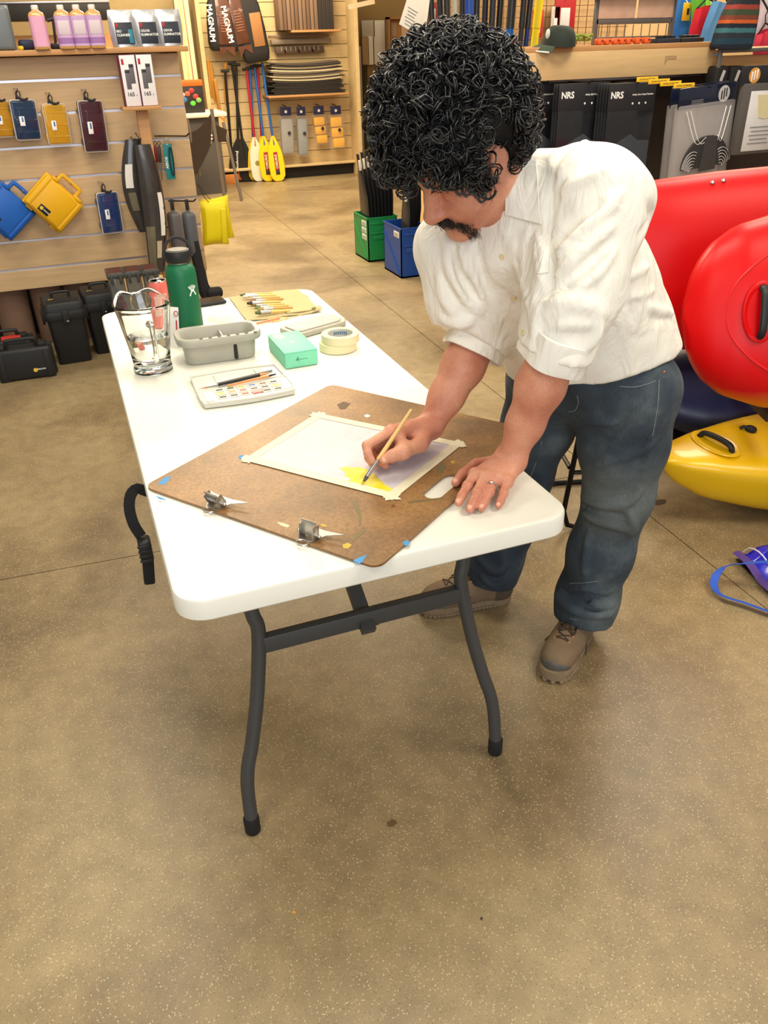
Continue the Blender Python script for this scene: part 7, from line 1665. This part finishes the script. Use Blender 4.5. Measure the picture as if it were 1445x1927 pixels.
# ---- on the counter
def on_ct(x, Y): return np.array([ony(x, 91, Y)[0], Y, 1.4845])
cp_ = thing('baseball_cap', 'dark green baseball cap with a white emblem hanging over the shelf edge', 'cap', on_ct(1040, 3.46)+np.array([0, -0.06, 0.0]), (0.10, 0.06, -0.35))
CAPG = M('dark_green_twill', (36, 44, 36), 0.8, var=0.08)
rg = []
for t_ in np.linspace(0, 1, 8):
    a = np.arange(24)*2*PI/24; r = 0.092*math.cos(t_*1.45)**0.6; rg.append(np.column_stack([r*np.cos(a)*1.02, r*np.sin(a), np.full(24, 0.006+0.095*math.sin(t_*PI/2))]))
obj('crown', MB().loft(rg), CAPG, cp_)
a = np.linspace(-1.15, 1.15, 15); G = np.array([[(-(0.080+0.085*v*math.cos(q*0.9))*math.cos(q), (0.088+0.02*v)*math.sin(q), 0.010-0.030*v*v) for v in np.linspace(0, 1, 5)] for q in a])
obj('visor', MB().sheet(G, 0.004), M('green_visor', (64, 76, 62), 0.8), cp_)
obj('visor_piping', MB().tube([(-(0.165)*math.cos(q)*1.0, 0.108*math.sin(q), -0.021) for q in a], 0.004, 5), LOGO, cp_)
obj('emblem', MB().sphere((-0.074, -0.026, 0.058), (0.012, 0.030, 0.028), 12, 8), M('white_patch', (206, 204, 196), 0.7), cp_)
# wire display rack
rk = thing('wire_rack', 'grey metal display rack with clear pockets on the counter', 'rack', on_ct(1187, 3.60))
xl, xr = on_ct(1116, 3.60)[0]-on_ct(1187, 3.60)[0], on_ct(1257, 3.60)[0]-on_ct(1187, 3.60)[0]; hr = 0.245
for s_, x in ((-1, xl), (1, xr)):
    obj('upright', MB().rbox((x, 0, hr/2), (0.030, 0.02, hr), 0.004), GMET, rk)
obj('crossbar', MB().rbox((0, 0, 0.118), (xr-xl, 0.02, 0.030), 0.004), GMET, rk)
obj('top_tray', MB().rbox((0, 0.0, hr), (xr-xl+0.12, 0.14, 0.010), 0.003), HDR, rk)
for k in range(2): obj('clear_pocket', MB().rbox((xl*0.5+(xr-xl)*0.5*k, -0.012, 0.185), ((xr-xl)*0.47, 0.006, 0.105), 0.002), M('pocket_film', (206, 172, 150), 0.2, var=0.25, scale=14, alpha=0.75), rk)
for k in range(9): obj('rung', MB().tube([(xl+(xr-xl)*(k+0.5)/9, 0.004, 0.02), (xl+(xr-xl)*(k+0.5)/9, 0.004, 0.10)], 0.003, 5), GMET, rk)
obj('low_bar', MB().rbox((0, 0.0, 0.035), (xr-xl, 0.016, 0.010), 0.002), GMET, rk)
for k, (dx, c, lb) in enumerate(((-0.20, (34, 34, 38), 'black sun hat on the rack top, left'), (0.03, (40, 36, 34), 'dark cap on the rack top, middle'), (0.16, (232, 180, 40), 'yellow hat on the rack top'), (0.30, (66, 56, 50), 'brown hat on the rack top, right'))):
    h_ = thing('hat', lb, 'hat', on_ct(1187, 3.60)+np.array([dx, 0.0, hr+0.006]), group='hats on the rack')
    obj('crown', MB().lathe([(0.052, 0.0), (0.050, 0.03), (0.040, 0.085), (0.016, 0.098)], 18), M('hat_%d' % k, c, 0.8), h_)
    obj('brim', MB().lathe([(0.050, 0.0), (0.062, 0.0), (0.062, 0.006), (0.050, 0.010)], 20, cap=False), M('hat_%d' % k, c, 0.8), h_)
ORF = M('orange_float', (222, 96, 40), 0.5)
for k, x in enumerate((1126, 1140, 1156, 1168, 1180, 1197, 1213)):
    f = thing('orange_clip', 'small orange clip on the counter edge, number %s from the left' % ['one', 'two', 'three', 'four', 'five', 'six', 'seven'][k], 'clip', on_ct(x, 3.44), group='orange clips on the counter')
    obj('clip_body', MB().rbox((0, 0, 0.017), (0.046, 0.05, 0.033), 0.012, 2), ORF, f)
    obj('clip_slot', MB().rbox((0.006, -0.024, 0.020), (0.014, 0.006, 0.010), 0.002), M('dark_orange', (120, 40, 24), 0.6), f)
for k, (x0, x1, c, lb) in enumerate(((1226, 1268, (40, 44, 54), 'dark tray of small goods on the counter, left'), (1270, 1312, (36, 36, 40), 'dark tray of small goods on the counter, right'), (1080, 1112, (140, 150, 60), 'tangle of olive green cord on the counter'), (1064, 1082, (140, 170, 80), 'green cord hank behind the cap'))):
    a_ = on_ct(x0, 3.47); b_ = on_ct(x1, 3.47); f = thing('goods_tray' if k < 2 else 'cord_hank', lb, 'tray' if k < 2 else 'cord', (a_+b_)/2)
    if k < 2:
        obj('tray', MB().rbox((0, 0, 0.012), (b_[0]-a_[0], 0.10, 0.024), 0.004), M('tray_%d' % k, c, 0.5), f)
        for j in range(3): obj('small_item', MB().rbox((-0.04+0.04*j, -0.01, 0.031), (0.032, 0.05, 0.016), 0.005), BLKP, f)
    else: obj('cord', MB().tube([( (b_[0]-a_[0])*0.40*math.cos(q*1.03)*(1-0.02*q), 0.03*math.sin(q*1.9), 0.020+0.014*math.sin(q*1.31)+0.020) for q in np.linspace(0, 22, 90)], 0.006, 5), M('cord_%d' % k, c, 0.8), f)
# garments on the far rack
def garment(x, y, Y, w, h, rgb, label, slope, name='jacket'):
    p = ony(x, y, Y); g_ = thing(name, label, 'clothing', p, (0, slope, 0.15), 'clothes hanging behind the counter')
    m = M('cloth_%d_%d_%d' % rgb, rgb, 0.75, var=0.15, scale=12)
    gx = np.linspace(-1, 1, 9); gz = np.linspace(0, 1, 8)
    sd = abs(hash_(x)) % 7
    G = lambda s: np.array([[(w*0.5*u*(0.62+0.38*min(1, v*3)), s*(0.035+0.012*math.sin(6*u+sd+4*v))*math.sqrt(max(0, 1-u*u)), -h*v) for v in gz] for u in gx])
    obj('garment_front', MB().sheet(G(-1), 0.002), m, g_); obj('garment_back', MB().sheet(G(1)[::-1], 0.002), m, g_)
    obj('hanger', MB().tube([(-w*0.3, 0, 0.0), (0, 0, 0.05), (w*0.3, 0, 0.0)], 0.006, 6).tube([(0, 0, 0.05), (0, 0, 0.10), (0.02, 0, 0.12)], 0.004, 6), HOOK, g_)
    return g_
hash_ = lambda v: int(v*7919) % 101
garment(1292, -22, 4.5, 0.28, 0.56, (50, 120, 206), 'bright blue garment with a yellow tag, leftmost of the clothes', -0.10)
garment(1316, -12, 4.38, 0.22, 0.50, (110, 206, 60), 'lime green garment between the blue and red ones', -0.40)
garment(1330, 12, 4.28, 0.33, 0.39, (206, 26, 46), 'red jacket hanging behind the counter', -0.15)
garment(1358, 6, 4.2, 0.26, 0.52, (80, 140, 196), 'pale blue patterned shirt hanging right of the red jacket', 0.15)
garment(1440, 58, 4.2, 0.25, 0.22, (206, 50, 80), 'pink and blue garment at the right edge', -0.3)
garment(1434, -10, 4.3, 0.33, 0.34, (196, 190, 206), 'pale garment at the right edge', 0.1)
yt = thing('yellow_tag', 'yellow swing tag on the bright blue garment', 'tag', ony(1292, 22, 4.41)); obj('tag_card', MB().rbox((0, 0, 0), (0.07, 0.003, 0.11), 0.004), YLW, yt); obj('tag_print', MB().box((0.01, -0.0025, 0), (0.02, 0.001, 0.04)), HDR, yt); obj('tag_string', MB().tube([(0, 0.002, 0.055), (0.0, 0.05, 0.09)], 0.002, 5), LOGO, yt)
kb = thing('knit_bag', 'striped knitted bag in dark teal, orange and red standing on the metal counter', 'bag', (ony(1384, 92, 3.30)[0], 3.33, 1.4425), (0, 0.02, 0))
def knit():
    m = M('striped_knit', (60, 60, 60), 0.9); nt = m.node_tree; b = nt.nodes['Principled BSDF']; tc = nt.nodes.new('ShaderNodeTexCoord'); sx = nt.nodes.new('ShaderNodeSeparateXYZ'); nt.links.new(tc.outputs['Object'], sx.inputs[0])
    n = tex(nt, 'ShaderNodeTexNoise', 60, 3, tc.outputs['Object']); ad = nt.nodes.new('ShaderNodeMath'); ad.operation = 'MULTIPLY_ADD'; ad.inputs[1].default_value = 3.4; nt.links.new(sx.outputs['Z'], ad.inputs[0])
    sc = nt.nodes.new('ShaderNodeMath'); sc.operation = 'MULTIPLY'; sc.inputs[1].default_value = 0.035; nt.links.new(n.outputs['Fac'], sc.inputs[0]); nt.links.new(sc.outputs[0], ad.inputs[2])
    st = [(0.0, (26, 32, 40)), (0.10, (30, 60, 76)), (0.20, (40, 46, 52)), (0.30, (60, 110, 116)), (0.38, (26, 34, 46)), (0.46, (196, 90, 40)), (0.52, (120, 60, 44)), (0.60, (60, 72, 50)), (0.70, (150, 60, 50)), (0.78, (36, 40, 46)), (0.90, (24, 28, 34))]
    r = ramp2(nt, ad.outputs[0], [(p, lin(c)) for p, c in st]); r.color_ramp.interpolation = 'CONSTANT'; nt.links.new(r.outputs[0], b.inputs['Base Color']); return m
obj('bag_body', MB().loft([np.column_stack([np.array(rect_round(w, 0.11, 0.045, 5))+np.array([dx, 0]), np.full(24, z)]) for w, dx, z in ((0.26, -0.01, 0.0), (0.275, -0.01, 0.01), (0.265, 0.0, 0.10), (0.235, 0.012, 0.18), (0.19, 0.022, 0.25), (0.13, 0.03, 0.30))]), knit(), kb)
obj('draw_cord', MB().tube(bez([(0.10, -0.03, 0.28), (0.20, -0.05, 0.16), (0.24, -0.05, 0.02)], 12), 0.006, 6), HDR, kb)
# partition wall with wire grid and packets behind the counter
struct('wall_partition', MB().box((5.6, 5.8, 1.3), (6.1, 0.08, 2.6)), M('peach_wall', (222, 186, 136), 0.8, var=0.04, scale=3), 'peach partition wall behind the counter')
gw = thing('wire_grid', 'thin wire grid panel on the peach partition wall', 'grid', (3.9, 5.72, 1.5))
WIR = M('grid_wire', (150, 116, 80), 0.5, 0.3)
for k in range(24): obj('wire', MB().box((-1.30+0.08*k, 0, 0.15), (0.006, 0.006, 1.1)), WIR, gw)
for k in range(14): obj('cross_wire', MB().box((-0.38, 0.004, -0.38+0.08*k), (1.90, 0.006, 0.006)), WIR, gw)
for k, (x, y, w, h, c, lb) in enumerate(((1065, -6, 0.20, 0.28, (176, 34, 38), 'large red packet with white panel on the wire grid'), (1013, 18, 0.10, 0.20, (196, 50, 50), 'narrow red and white packet on the wire grid'), (812, 4, 0.13, 0.16, (150, 40, 38), 'red packet on the grid left of the paddle shafts'), (796, 16, 0.08, 0.10, (170, 70, 60), 'small red packet at the left of the grid'), (1046, 12, 0.08, 0.30, (206, 196, 188), 'slim silver packet left of the large red one'))):
    p = ony(x, y, 5.66); q = thing('packet', lb, 'packet', p, group='packets on the wire grid')
    obj('card', MB().rbox((0, 0, -h/2), (w, 0.012, h), 0.003), M('packet_%d' % k, c, 0.5, var=0.1, scale=8), q)
    obj('white_panel', MB().rbox((0, -0.008, -h*0.55), (w*0.45, 0.004, h*0.55), 0.001), WCARD, q)
    obj('hook', MB().tube([(0, 0.06, -0.01), (0, -0.03, -0.01)], 0.004, 6), HOOK, q)
# racks of paddle shafts standing behind the person
cols = [(34, 36, 40), (30, 30, 34), (40, 44, 48), (26, 60, 130), (206, 200, 176), (34, 34, 36), (40, 80, 170), (30, 30, 32), (36, 38, 42), (34, 70, 150), (28, 28, 30), (20, 90, 170), (36, 36, 40), (24, 50, 110), (230, 206, 30)]
xs_ = [826, 836, 848, 857, 868, 878, 886, 896, 908, 918, 928, 946, 964, 972, 985]
for k, (x, c) in enumerate(zip(xs_, cols)):
    p = ony(x, 40, 4.98+0.05*(k % 3)); wd_ = 0.018+0.010*(k in (11, 14, 6))
    q = thing('paddle_shaft', '%s paddle shaft standing in the row, number %s from the left' % ('yellow' if k == 14 else 'blue' if k in (3, 6, 9, 11, 13) else 'cream' if k == 4 else 'black', ['one', 'two', 'three', 'four', 'five', 'six', 'seven', 'eight', 'nine', 'ten', 'eleven', 'twelve', 'thirteen', 'fourteen', 'fifteen'][k]), 'paddle', (p[0], p[1], 0), (0, 0.01*(k-7), 0), 'paddle shafts in a row')
    obj('shaft', MB().tube([(0, 0, 0), (0, 0, 1.60)], wd_, 10), M('shaft_%d' % k, c, 0.35, var=0.05), q)
    obj('sleeve', MB().tube([(0, 0, 1.60), (0, 0, 2.05)], wd_+0.004, 10), BLK if k % 2 else M('shaft_%d' % k, c, 0.35), q)
ps = thing('price_sign', 'white price list sheet hanging askew beside the paddle shafts', 'sign', ony(781, 14, 4.40), (0, 0.42, 0.15))
obj('sheet', MB().rbox((0, 0, 0), (0.145, 0.002, 0.26), 0.001), M('sign_paper', (240, 236, 222), 0.7, var=0.02), ps)
obj('second_sheet', MB().rbox((0.050, 0.006, -0.01), (0.11, 0.002, 0.20), 0.001, T=Tm(rot=(0, -0.25, 0))), M('sign_paper', (0, 0, 0)), ps)
for k in range(6): obj('text_line', MB().box((-0.01, -0.0016, -0.02-0.018*k), (0.08-0.012*(k % 3), 0.001, 0.005)), M('sticker_grey', (0, 0, 0)), ps)
obj('hanging_cord', MB().tube(bez([(0.02, 0, 0.12), (0.12, 0.06, 0.02), (0.16, 0.14, -0.10), (0.17, 0.16, -0.02)], 14), 0.002, 5), LOGO, ps)
# ================================================================== kayaks, rack, stool, bag
def kayak(name, label, nose, axis, deck, L, wid, dk, hb, mat, dexp=0.9, lower=None, lowdir=None, ws=None, group='kayaks on the rack', rocker=0.10):
    """nose: world point; axis: unit from nose to tail; deck: unit normal of the deck; wid half width, dk deck height, hb hull depth"""
    a = n_(axis); d = np.array(deck, float); d = n_(d-a*(d @ a)); w = np.cross(d, a)
    q = thing(name, label, 'kayak', nose, group=group)
    T = np.eye(4); T[:3, 0] = a; T[:3, 1] = w; T[:3, 2] = d
    ts = np.concatenate([np.linspace(0, 0.14, 18), np.linspace(0.16, 0.9, 16), np.linspace(0.93, 1.0, 5)])
    P = ws or [(0, 0.02), (0.01, 0.25), (0.03, 0.46), (0.06, 0.64), (0.10, 0.78), (0.18, 0.92), (0.35, 1.0), (0.6, 1.0), (0.8, 0.85), (0.93, 0.5), (0.985, 0.2), (1.0, 0.03)]
    rg = []; n = 44
    for t_ in ts:
        s = np.interp(t_, [p[0] for p in P], [p[1] for p in P]); hs = np.interp(t_, [0, 0.02, 0.06, 0.15, 0.4, 0.7, 0.95, 1.0], [0.10, 0.40, 0.68, 0.92, 1.0, 1.0, 0.6, 0.1]); rk_ = rocker*np.interp(t_, [0, 0.08, 0.25, 0.5, 0.8, 1.0], [1.0, 0.62, 0.15, 0, 0.15, 1.0])
        th = np.arange(n)*2*PI/n; c, s2 = np.cos(th), np.sin(th)
        y = wid*s*np.sign(c)*np.abs(c)**0.75; z = np.where(s2 > 0, dk*hs*np.abs(s2)**dexp, -hb*hs*np.abs(s2)**0.6)+rk_
        rg.append(np.column_stack([np.full(n, L*t_), y, z]))
    hull = MB().loft(rg, T=T); obj('hull', hull, mat, q)
    def pt(x, y, up=0.0):
        t_ = x/L; s = np.interp(t_, [p[0] for p in P], [p[1] for p in P])*wid; hs = np.interp(t_, [0, 0.02, 0.06, 0.15, 0.4, 0.7, 0.95, 1.0], [0.10, 0.40, 0.68, 0.92, 1.0, 1.0, 0.6, 0.1]); rk_ = rocker*np.interp(t_, [0, 0.08, 0.25, 0.5, 0.8, 1.0], [1.0, 0.62, 0.15, 0, 0.15, 1.0])
        c = min(1, abs(y)/max(s, 1e-4))**(1/0.75); z = dk*hs*math.sqrt(max(0, 1-c*c))**dexp+rk_+up
        return a*x+w*y+d*z
    return q, pt, (a, w, d)
def plastic2(name, c1, c2, axis, z0, z1):
    m = M(name, c1, 0.38, var=0.0, spec=0.3); nt = m.node_tree; b = nt.nodes['Principled BSDF']; tc = nt.nodes.new('ShaderNodeTexCoord'); dp = nt.nodes.new('ShaderNodeVectorMath'); dp.operation = 'DOT_PRODUCT'; dp.inputs[1].default_value = tuple(axis); nt.links.new(tc.outputs['Object'], dp.inputs[0])
    n = tex(nt, 'ShaderNodeTexNoise', 6, 3, tc.outputs['Object']); k = nt.nodes.new('ShaderNodeMath'); k.operation = 'MULTIPLY_ADD'; k.inputs[1].default_value = 0.05; nt.links.new(n.outputs['Fac'], k.inputs[0]); nt.links.new(dp.outputs['Value'], k.inputs[2])
    mr = nt.nodes.new('ShaderNodeMapRange'); mr.inputs[1].default_value = z0; mr.inputs[2].default_value = z1; nt.links.new(k.outputs[0], mr.inputs[0])
    r = ramp2(nt, mr.outputs[0], [(0.0, lin(c2)), (1.0, lin(c1))]); nt.links.new(r.outputs[0], b.inputs['Base Color']); return m
YK = M('yellow_kayak', (236, 188, 10), 0.32, var=0.05, scale=3, coat=0.2)
def grab(q, pt, fr, x0, y0, x1, y1, mats=BLKP, h=0.028, dish=None):
    a, w, d = fr; A, B = pt(x0, y0, 0.004), pt(x1, y1, 0.004); M_ = (A+B)/2+d*h
    hd = obj('grab_handle', MB().tube(bez([A-d*0.004, A+(B-A)*0.12+d*h*0.75, M_, A+(B-A)*0.88+d*h*0.75, B-d*0.004], 20), 0.0125, 8, flat=0.8), mats, q)
    for e in (A+(B-A)*0.05, A+(B-A)*0.95): obj('bolt', MB().sphere(e+d*h*0.55, 0.007, 10, 6), M('bright_pin', (0, 0, 0)), hd)
    if dish is not None:
        u_ = n_(B-A); v_ = np.cross(d, u_); c = (A+B)/2
        obj('finger_well', MB().loft([np.array([c+u_*(0.085*s)*math.cos(t)+v_*(0.052*s)*math.sin(t)+d*(zz) for t in np.linspace(0, 2*PI, 25)[:-1]]) for s, zz in ((1.08, 0.000), (1.0, 0.003), (0.9, 0.0015), (0.6, -0.004), (0.1, -0.005))]), dish, q)
# yellow kayak on the floor, deck up
ny = onz(1238, 856, 0.26); ny[2] = 0
qy, pty, fy = kayak('kayak', 'yellow kayak lying deck up on the floor beside the jeans', ny, (0.98, -0.19, 0), (-0.05, -0.22, 1), 2.5, 0.31, 0.085, 0.185, YK, 0.55, rocker=0.06, group=None, ws=[(0, 0.03), (0.008, 0.13), (0.03, 0.25), (0.07, 0.38), (0.12, 0.50), (0.2, 0.66), (0.35, 0.92), (0.45, 1.0), (0.6, 1.0), (0.8, 0.8), (0.93, 0.45), (0.985, 0.2), (1.0, 0.03)])
for o in qy.children: pass
qy.location.z = 0.192
grab(qy, pty, fy, 0.165, 0.055, 0.235, -0.050, dish=YK, h=0.024)
obj('drain_plug', MB().lathe([(0.020, 0), (0.020, 0.008), (0.012, 0.012), (0.001, 0.012)], 14, np.vstack([np.column_stack([fy[0], fy[1], fy[2], pty(0.36, 0.055, 0.0)]), [0, 0, 0, 1]])), BLKP, qy)
obj('plug_strap', MB().tube([pty(0.36, 0.055, 0.008), pty(0.335, 0.065, 0.012), pty(0.325, 0.068, 0.004)], 0.006, 6), BLKP, qy)
# red kayak on its side, deck to the aisle
nr = atd(1281, 588, 2.52)
dn = n_(np.array([-0.36, -0.80, 0.30])); ax_r = n_(np.array([0.93, -0.36, -0.02]))
REDK = plastic2('red_kayak', (206, 2, 6), (226, 116, 8), (0, 0, 1), -0.235, -0.185)
blunt = [(0, 0.10), (0.004, 0.28), (0.012, 0.45), (0.03, 0.66), (0.06, 0.83), (0.11, 0.95), (0.2, 0.99), (0.4, 1.0), (0.6, 1.0), (0.8, 0.85), (0.93, 0.5), (0.985, 0.2), (1.0, 0.03)]
qr, ptr, fr_ = kayak('kayak', 'front red kayak with an orange lower edge and black handle, lying on its side', nr, ax_r, dn, 2.5, 0.315, 0.15, 0.16, REDK, rocker=0.02, ws=blunt)
grab(qr, ptr, fr_, 0.196, 0.070, 0.200, -0.080, dish=REDK, h=0.022)
seam = [ptr(0.16+0.34*(1-math.cos(t))*0.5*1.4, 0.20*math.sin(t)*1.05, 0.002) for t in np.linspace(-1.9, 1.9, 40)]
seam = [ptr(0.105+0.30*(abs(s_)**2.4), 0.250*s_, 0.0008) for s_ in np.linspace(-1, 1, 41)]
obj('moulded_seam', MB().tube(seam, 0.0028, 6), M('red_seam', (230, 30, 34), 0.3, coat=0.3), qr)
# second red kayak behind and above
nb_ = atd(1060, 518, 2.95)
REDB = M('red_kayak_plain', (200, 2, 6), 0.4, var=0.04, scale=4, spec=0.3)
qb, ptb, fb = kayak('kayak', 'rear red kayak with two rivets behind the front red one', nb_, n_(np.array([0.93, -0.36, 0.06])), n_(np.array([-0.38, -0.86, 0.22])), 2.6, 0.315, 0.12, 0.14, REDB, rocker=0.0, ws=blunt)
for x, y in ((1341, 345), (1359, 341)):
    # rivets sit where the sight line meets the hull, found by stepping along it
    best = None
    for t_ in np.linspace(0.15, 0.9, 120):
        for yy in np.linspace(0.10, 0.30, 60):
            p = ptb(t_, yy)+nb_; dd = p-CAM; u = np.array([IW/2+FPX*(dd @ CR)/(dd @ CF), IH/2-FPX*(dd @ CU)/(dd @ CF)]); e = abs(u[0]-x)+abs(u[1]-y)
            if best is None or e < best[0]: best = (e, p)
    obj('rivet', MB().sphere(best[1]-nb_+fb[2]*0.002, 0.0085, 10, 6), M('bright_pin', (0, 0, 0)), qb)
# dark kayaks in the shade underneath
ND = atd(1190, 740, 3.15)
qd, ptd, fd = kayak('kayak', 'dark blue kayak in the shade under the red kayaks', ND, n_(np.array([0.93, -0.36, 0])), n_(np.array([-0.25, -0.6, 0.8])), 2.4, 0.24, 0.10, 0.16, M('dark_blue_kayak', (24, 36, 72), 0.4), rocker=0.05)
NK = atd(1330, 790, 2.98); NK[2] = 0.16
NK = np.array([1.60, 1.46, 0.15])
qk, ptk, fk = kayak('kayak', 'black kayak with outlined lettering behind the yellow kayak', NK, n_(np.array([0.94, -0.33, 0])), n_(np.array([-0.25, -0.72, 0.62])), 2.4, 0.25, 0.10, 0.14, M('black_kayak', (14, 14, 16), 0.4), rocker=0.0, ws=blunt)
v, f = text_vf('pyranha', 0.105, 0.02, 'LEFT'); v2, f2 = text_vf('pyranha', 0.105, -0.008, 'LEFT')
tp = ptk(0.36, 0.05, 0.004); Tq = np.eye(4); Tq[:3, 0] = fk[0]; Tq[:3, 1] = fk[1]; Tq[:3, 2] = fk[2]; Tq[:3, 3] = tp
obj('logo_outline', MB().add(v, f, Tq).mesh('logo_outline', 0), M('pale_outline', (150, 146, 160), 0.5), qk)
Tq2 = Tq.copy(); Tq2[:3, 3] += fk[2]*0.0012; obj('logo_fill', MB().add(v2, f2, Tq2).mesh('logo_fill', 0), M('black_kayak', (0, 0, 0)), qk)
# rack that carries them
RKM = M('rack_brown', (58, 44, 38), 0.6)
kr = thing('kayak_rack', 'brown post rack carrying the red kayaks', 'rack', (1.95, 1.45, 0)); okr = np.array([1.95, 1.45, 0])
pb = np.array([1.86, 1.30, 0.0])
for k, s_ in enumerate((0.0, 1.35)):
    base = pb+np.array([0.93, -0.36, 0])*s_
    obj('post', MB().rbox(base-okr+np.array([0, 0, 0.46]), (0.055, 0.055, 0.92), 0.004, T=None), RKM, kr)
    obj('foot_bar', MB().rbox((0, 0, 0), (0.60, 0.06, 0.04), 0.004, T=Tm(tuple(base-okr+np.array([0, 0, 0.02])), (0, 0, 1.2))), RKM, kr)
    for z_, l_ in ((0.42, 0.62), (0.80, 0.30)):
        obj('arm', MB().rbox((-l_/2, 0, 0), (l_, 0.04, 0.035), 0.004, T=Tm(tuple(base-okr+np.array([0, 0, z_])), (0, 0, 1.2))), RKM, kr)
# ---- bar stool behind the person
BST = M('black_steel', (20, 20, 21), 0.35, 0.6)
sx = np.array([1.155, 1.10, 0.0])
so = thing('bar_stool', 'black steel sled base stool standing behind the person', 'stool', sx)
L1, L2 = np.array([0.985, 0.955, 0]), np.array([1.26, 0.86, 0]); off_ = np.array([0.10, 0.30, 0])
for s_ in (0, 1):
    A = np.array([1.00, 0.955, 0.0])+np.array([0.10, 0.32, 0])*s_; Bq = np.array([1.30, 0.86, 0.0])+np.array([0.10, 0.32, 0])*s_
    ta = A+np.array([0.0, 0.0, 0.62])+0.06*n_(Bq-A); tb_ = Bq+np.array([0, 0, 0.62])-0.06*n_(Bq-A)
    pth = [ta, A+0.012*n_(Bq-A)+np.array([0, 0, 0.08]), A+0.03*n_(Bq-A)+np.array([0, 0, 0.022]), A+0.07*n_(Bq-A)+np.array([0, 0, 0.010]), Bq-0.07*n_(Bq-A)+np.array([0, 0, 0.010]), Bq-0.03*n_(Bq-A)+np.array([0, 0, 0.022]), Bq-0.012*n_(Bq-A)+np.array([0, 0, 0.08]), tb_]
    obj('leg_loop', MB().tube(np.array(pth)-sx, 0.0095, 10), BST, so)
    obj('glide', MB().rbox(A+0.07*n_(Bq-A)-sx+np.array([0, 0, 0.006]), (0.03, 0.02, 0.012), 0.003), BLKP, so)
A0, A1 = np.array([1.02, 0.955, 0.25]), np.array([1.12, 1.275, 0.25])
obj('foot_rail', MB().tube(np.array([A0, A1])-sx, 0.008, 8), BST, so)
obj('foot_rail', MB().tube(np.array([A0+[0, 0, -0.02], np.array([1.28, 0.875, 0.23])])-sx, 0.008, 8), BST, so)
obj('foot_rail', MB().tube(np.array([[1.28, 0.875, 0.25], [1.38, 1.19, 0.25]])-sx, 0.008, 8), BST, so)
obj('seat', MB().prism(rect_round(0.36, 0.36, 0.05, 5), 0.615, 0.645, Tm((0.045, -0.02, 0), (0, 0, -0.3)), r=0.008), BST, so)
# ---- blue bag with a strap on the floor
BLB = M('blue_vinyl', (28, 30, 190), 0.18, var=0.2, scale=10, coat=0.4); PUR = M('purple_binding', (84, 58, 130), 0.7); STR = M('blue_webbing', (44, 88, 190), 0.7, bump=0.4, bscale=500)
bo_ = np.array([1.66, 0.42, 0]); bg_ = thing('duffel_bag', 'glossy blue bag with purple edging lying on the floor', 'bag', bo_)
gx = np.linspace(-1, 1, 13); gy = np.linspace(-1, 1, 11); r_ = random.Random(4)
cn = [np.array([1.44, 0.56]), np.array([1.39, 0.30]), np.array([2.0, 0.12]), np.array([2.05, 0.46])]
def bp(u, v, top):
    p = (cn[0]*(1-(u+1)/2)+cn[3]*(u+1)/2)*(v+1)/2+(cn[1]*(1-(u+1)/2)+cn[2]*(u+1)/2)*(1-(v+1)/2)
    z = 0.012+(0.085*max(0, (1-u**4))**0.5*max(0, (1-v**4))**0.5+0.006*math.sin(7*u+5*v) if top else 0)
    return np.array([p[0], p[1], z+0.05*max(0, -u-0.6)*(v+1)/2 if top else 0.004])-bo_
obj('bag_top', MB().sheet(np.array([[bp(u, v, True) for v in gy] for u in gx]), 0.002), BLB, bg_)
obj('bag_bottom', MB().sheet(np.array([[bp(u, v, False) for v in gy[::-1]] for u in gx]), 0.002), M('dark_vinyl', (26, 24, 40), 0.5), bg_)
ed = [bp(-1, v, True)+np.array([0, 0, 0.004]) for v in np.linspace(-1, 1, 12)]
obj('purple_edge', MB().tube(ed, 0.016, 6, flat=0.5), PUR, bg_)
obj('stitch_line', MB().tube([bp(-0.93, v, True)+np.array([0, 0, 0.008]) for v in np.linspace(-1, 1, 12)], 0.002, 4), LOGO, bg_)
sp_ = [onz(1470, 1056, 0.10), onz(1440, 1057, 0.10), onz(1400, 1060, 0.09), onz(1366, 1066, 0.06), onz(1346, 1085, 0.035), onz(1345, 1108, 0.022), onz(1362, 1122, 0.018), onz(1400, 1134, 0.016), onz(1445, 1150, 0.016), onz(1480, 1160, 0.016)]
obj('shoulder_strap', MB().tube(bez(np.array(sp_)-bo_, 50), 0.017, 4, flat=0.10, up=(0.35, 0.25, 1)), STR, bg_)
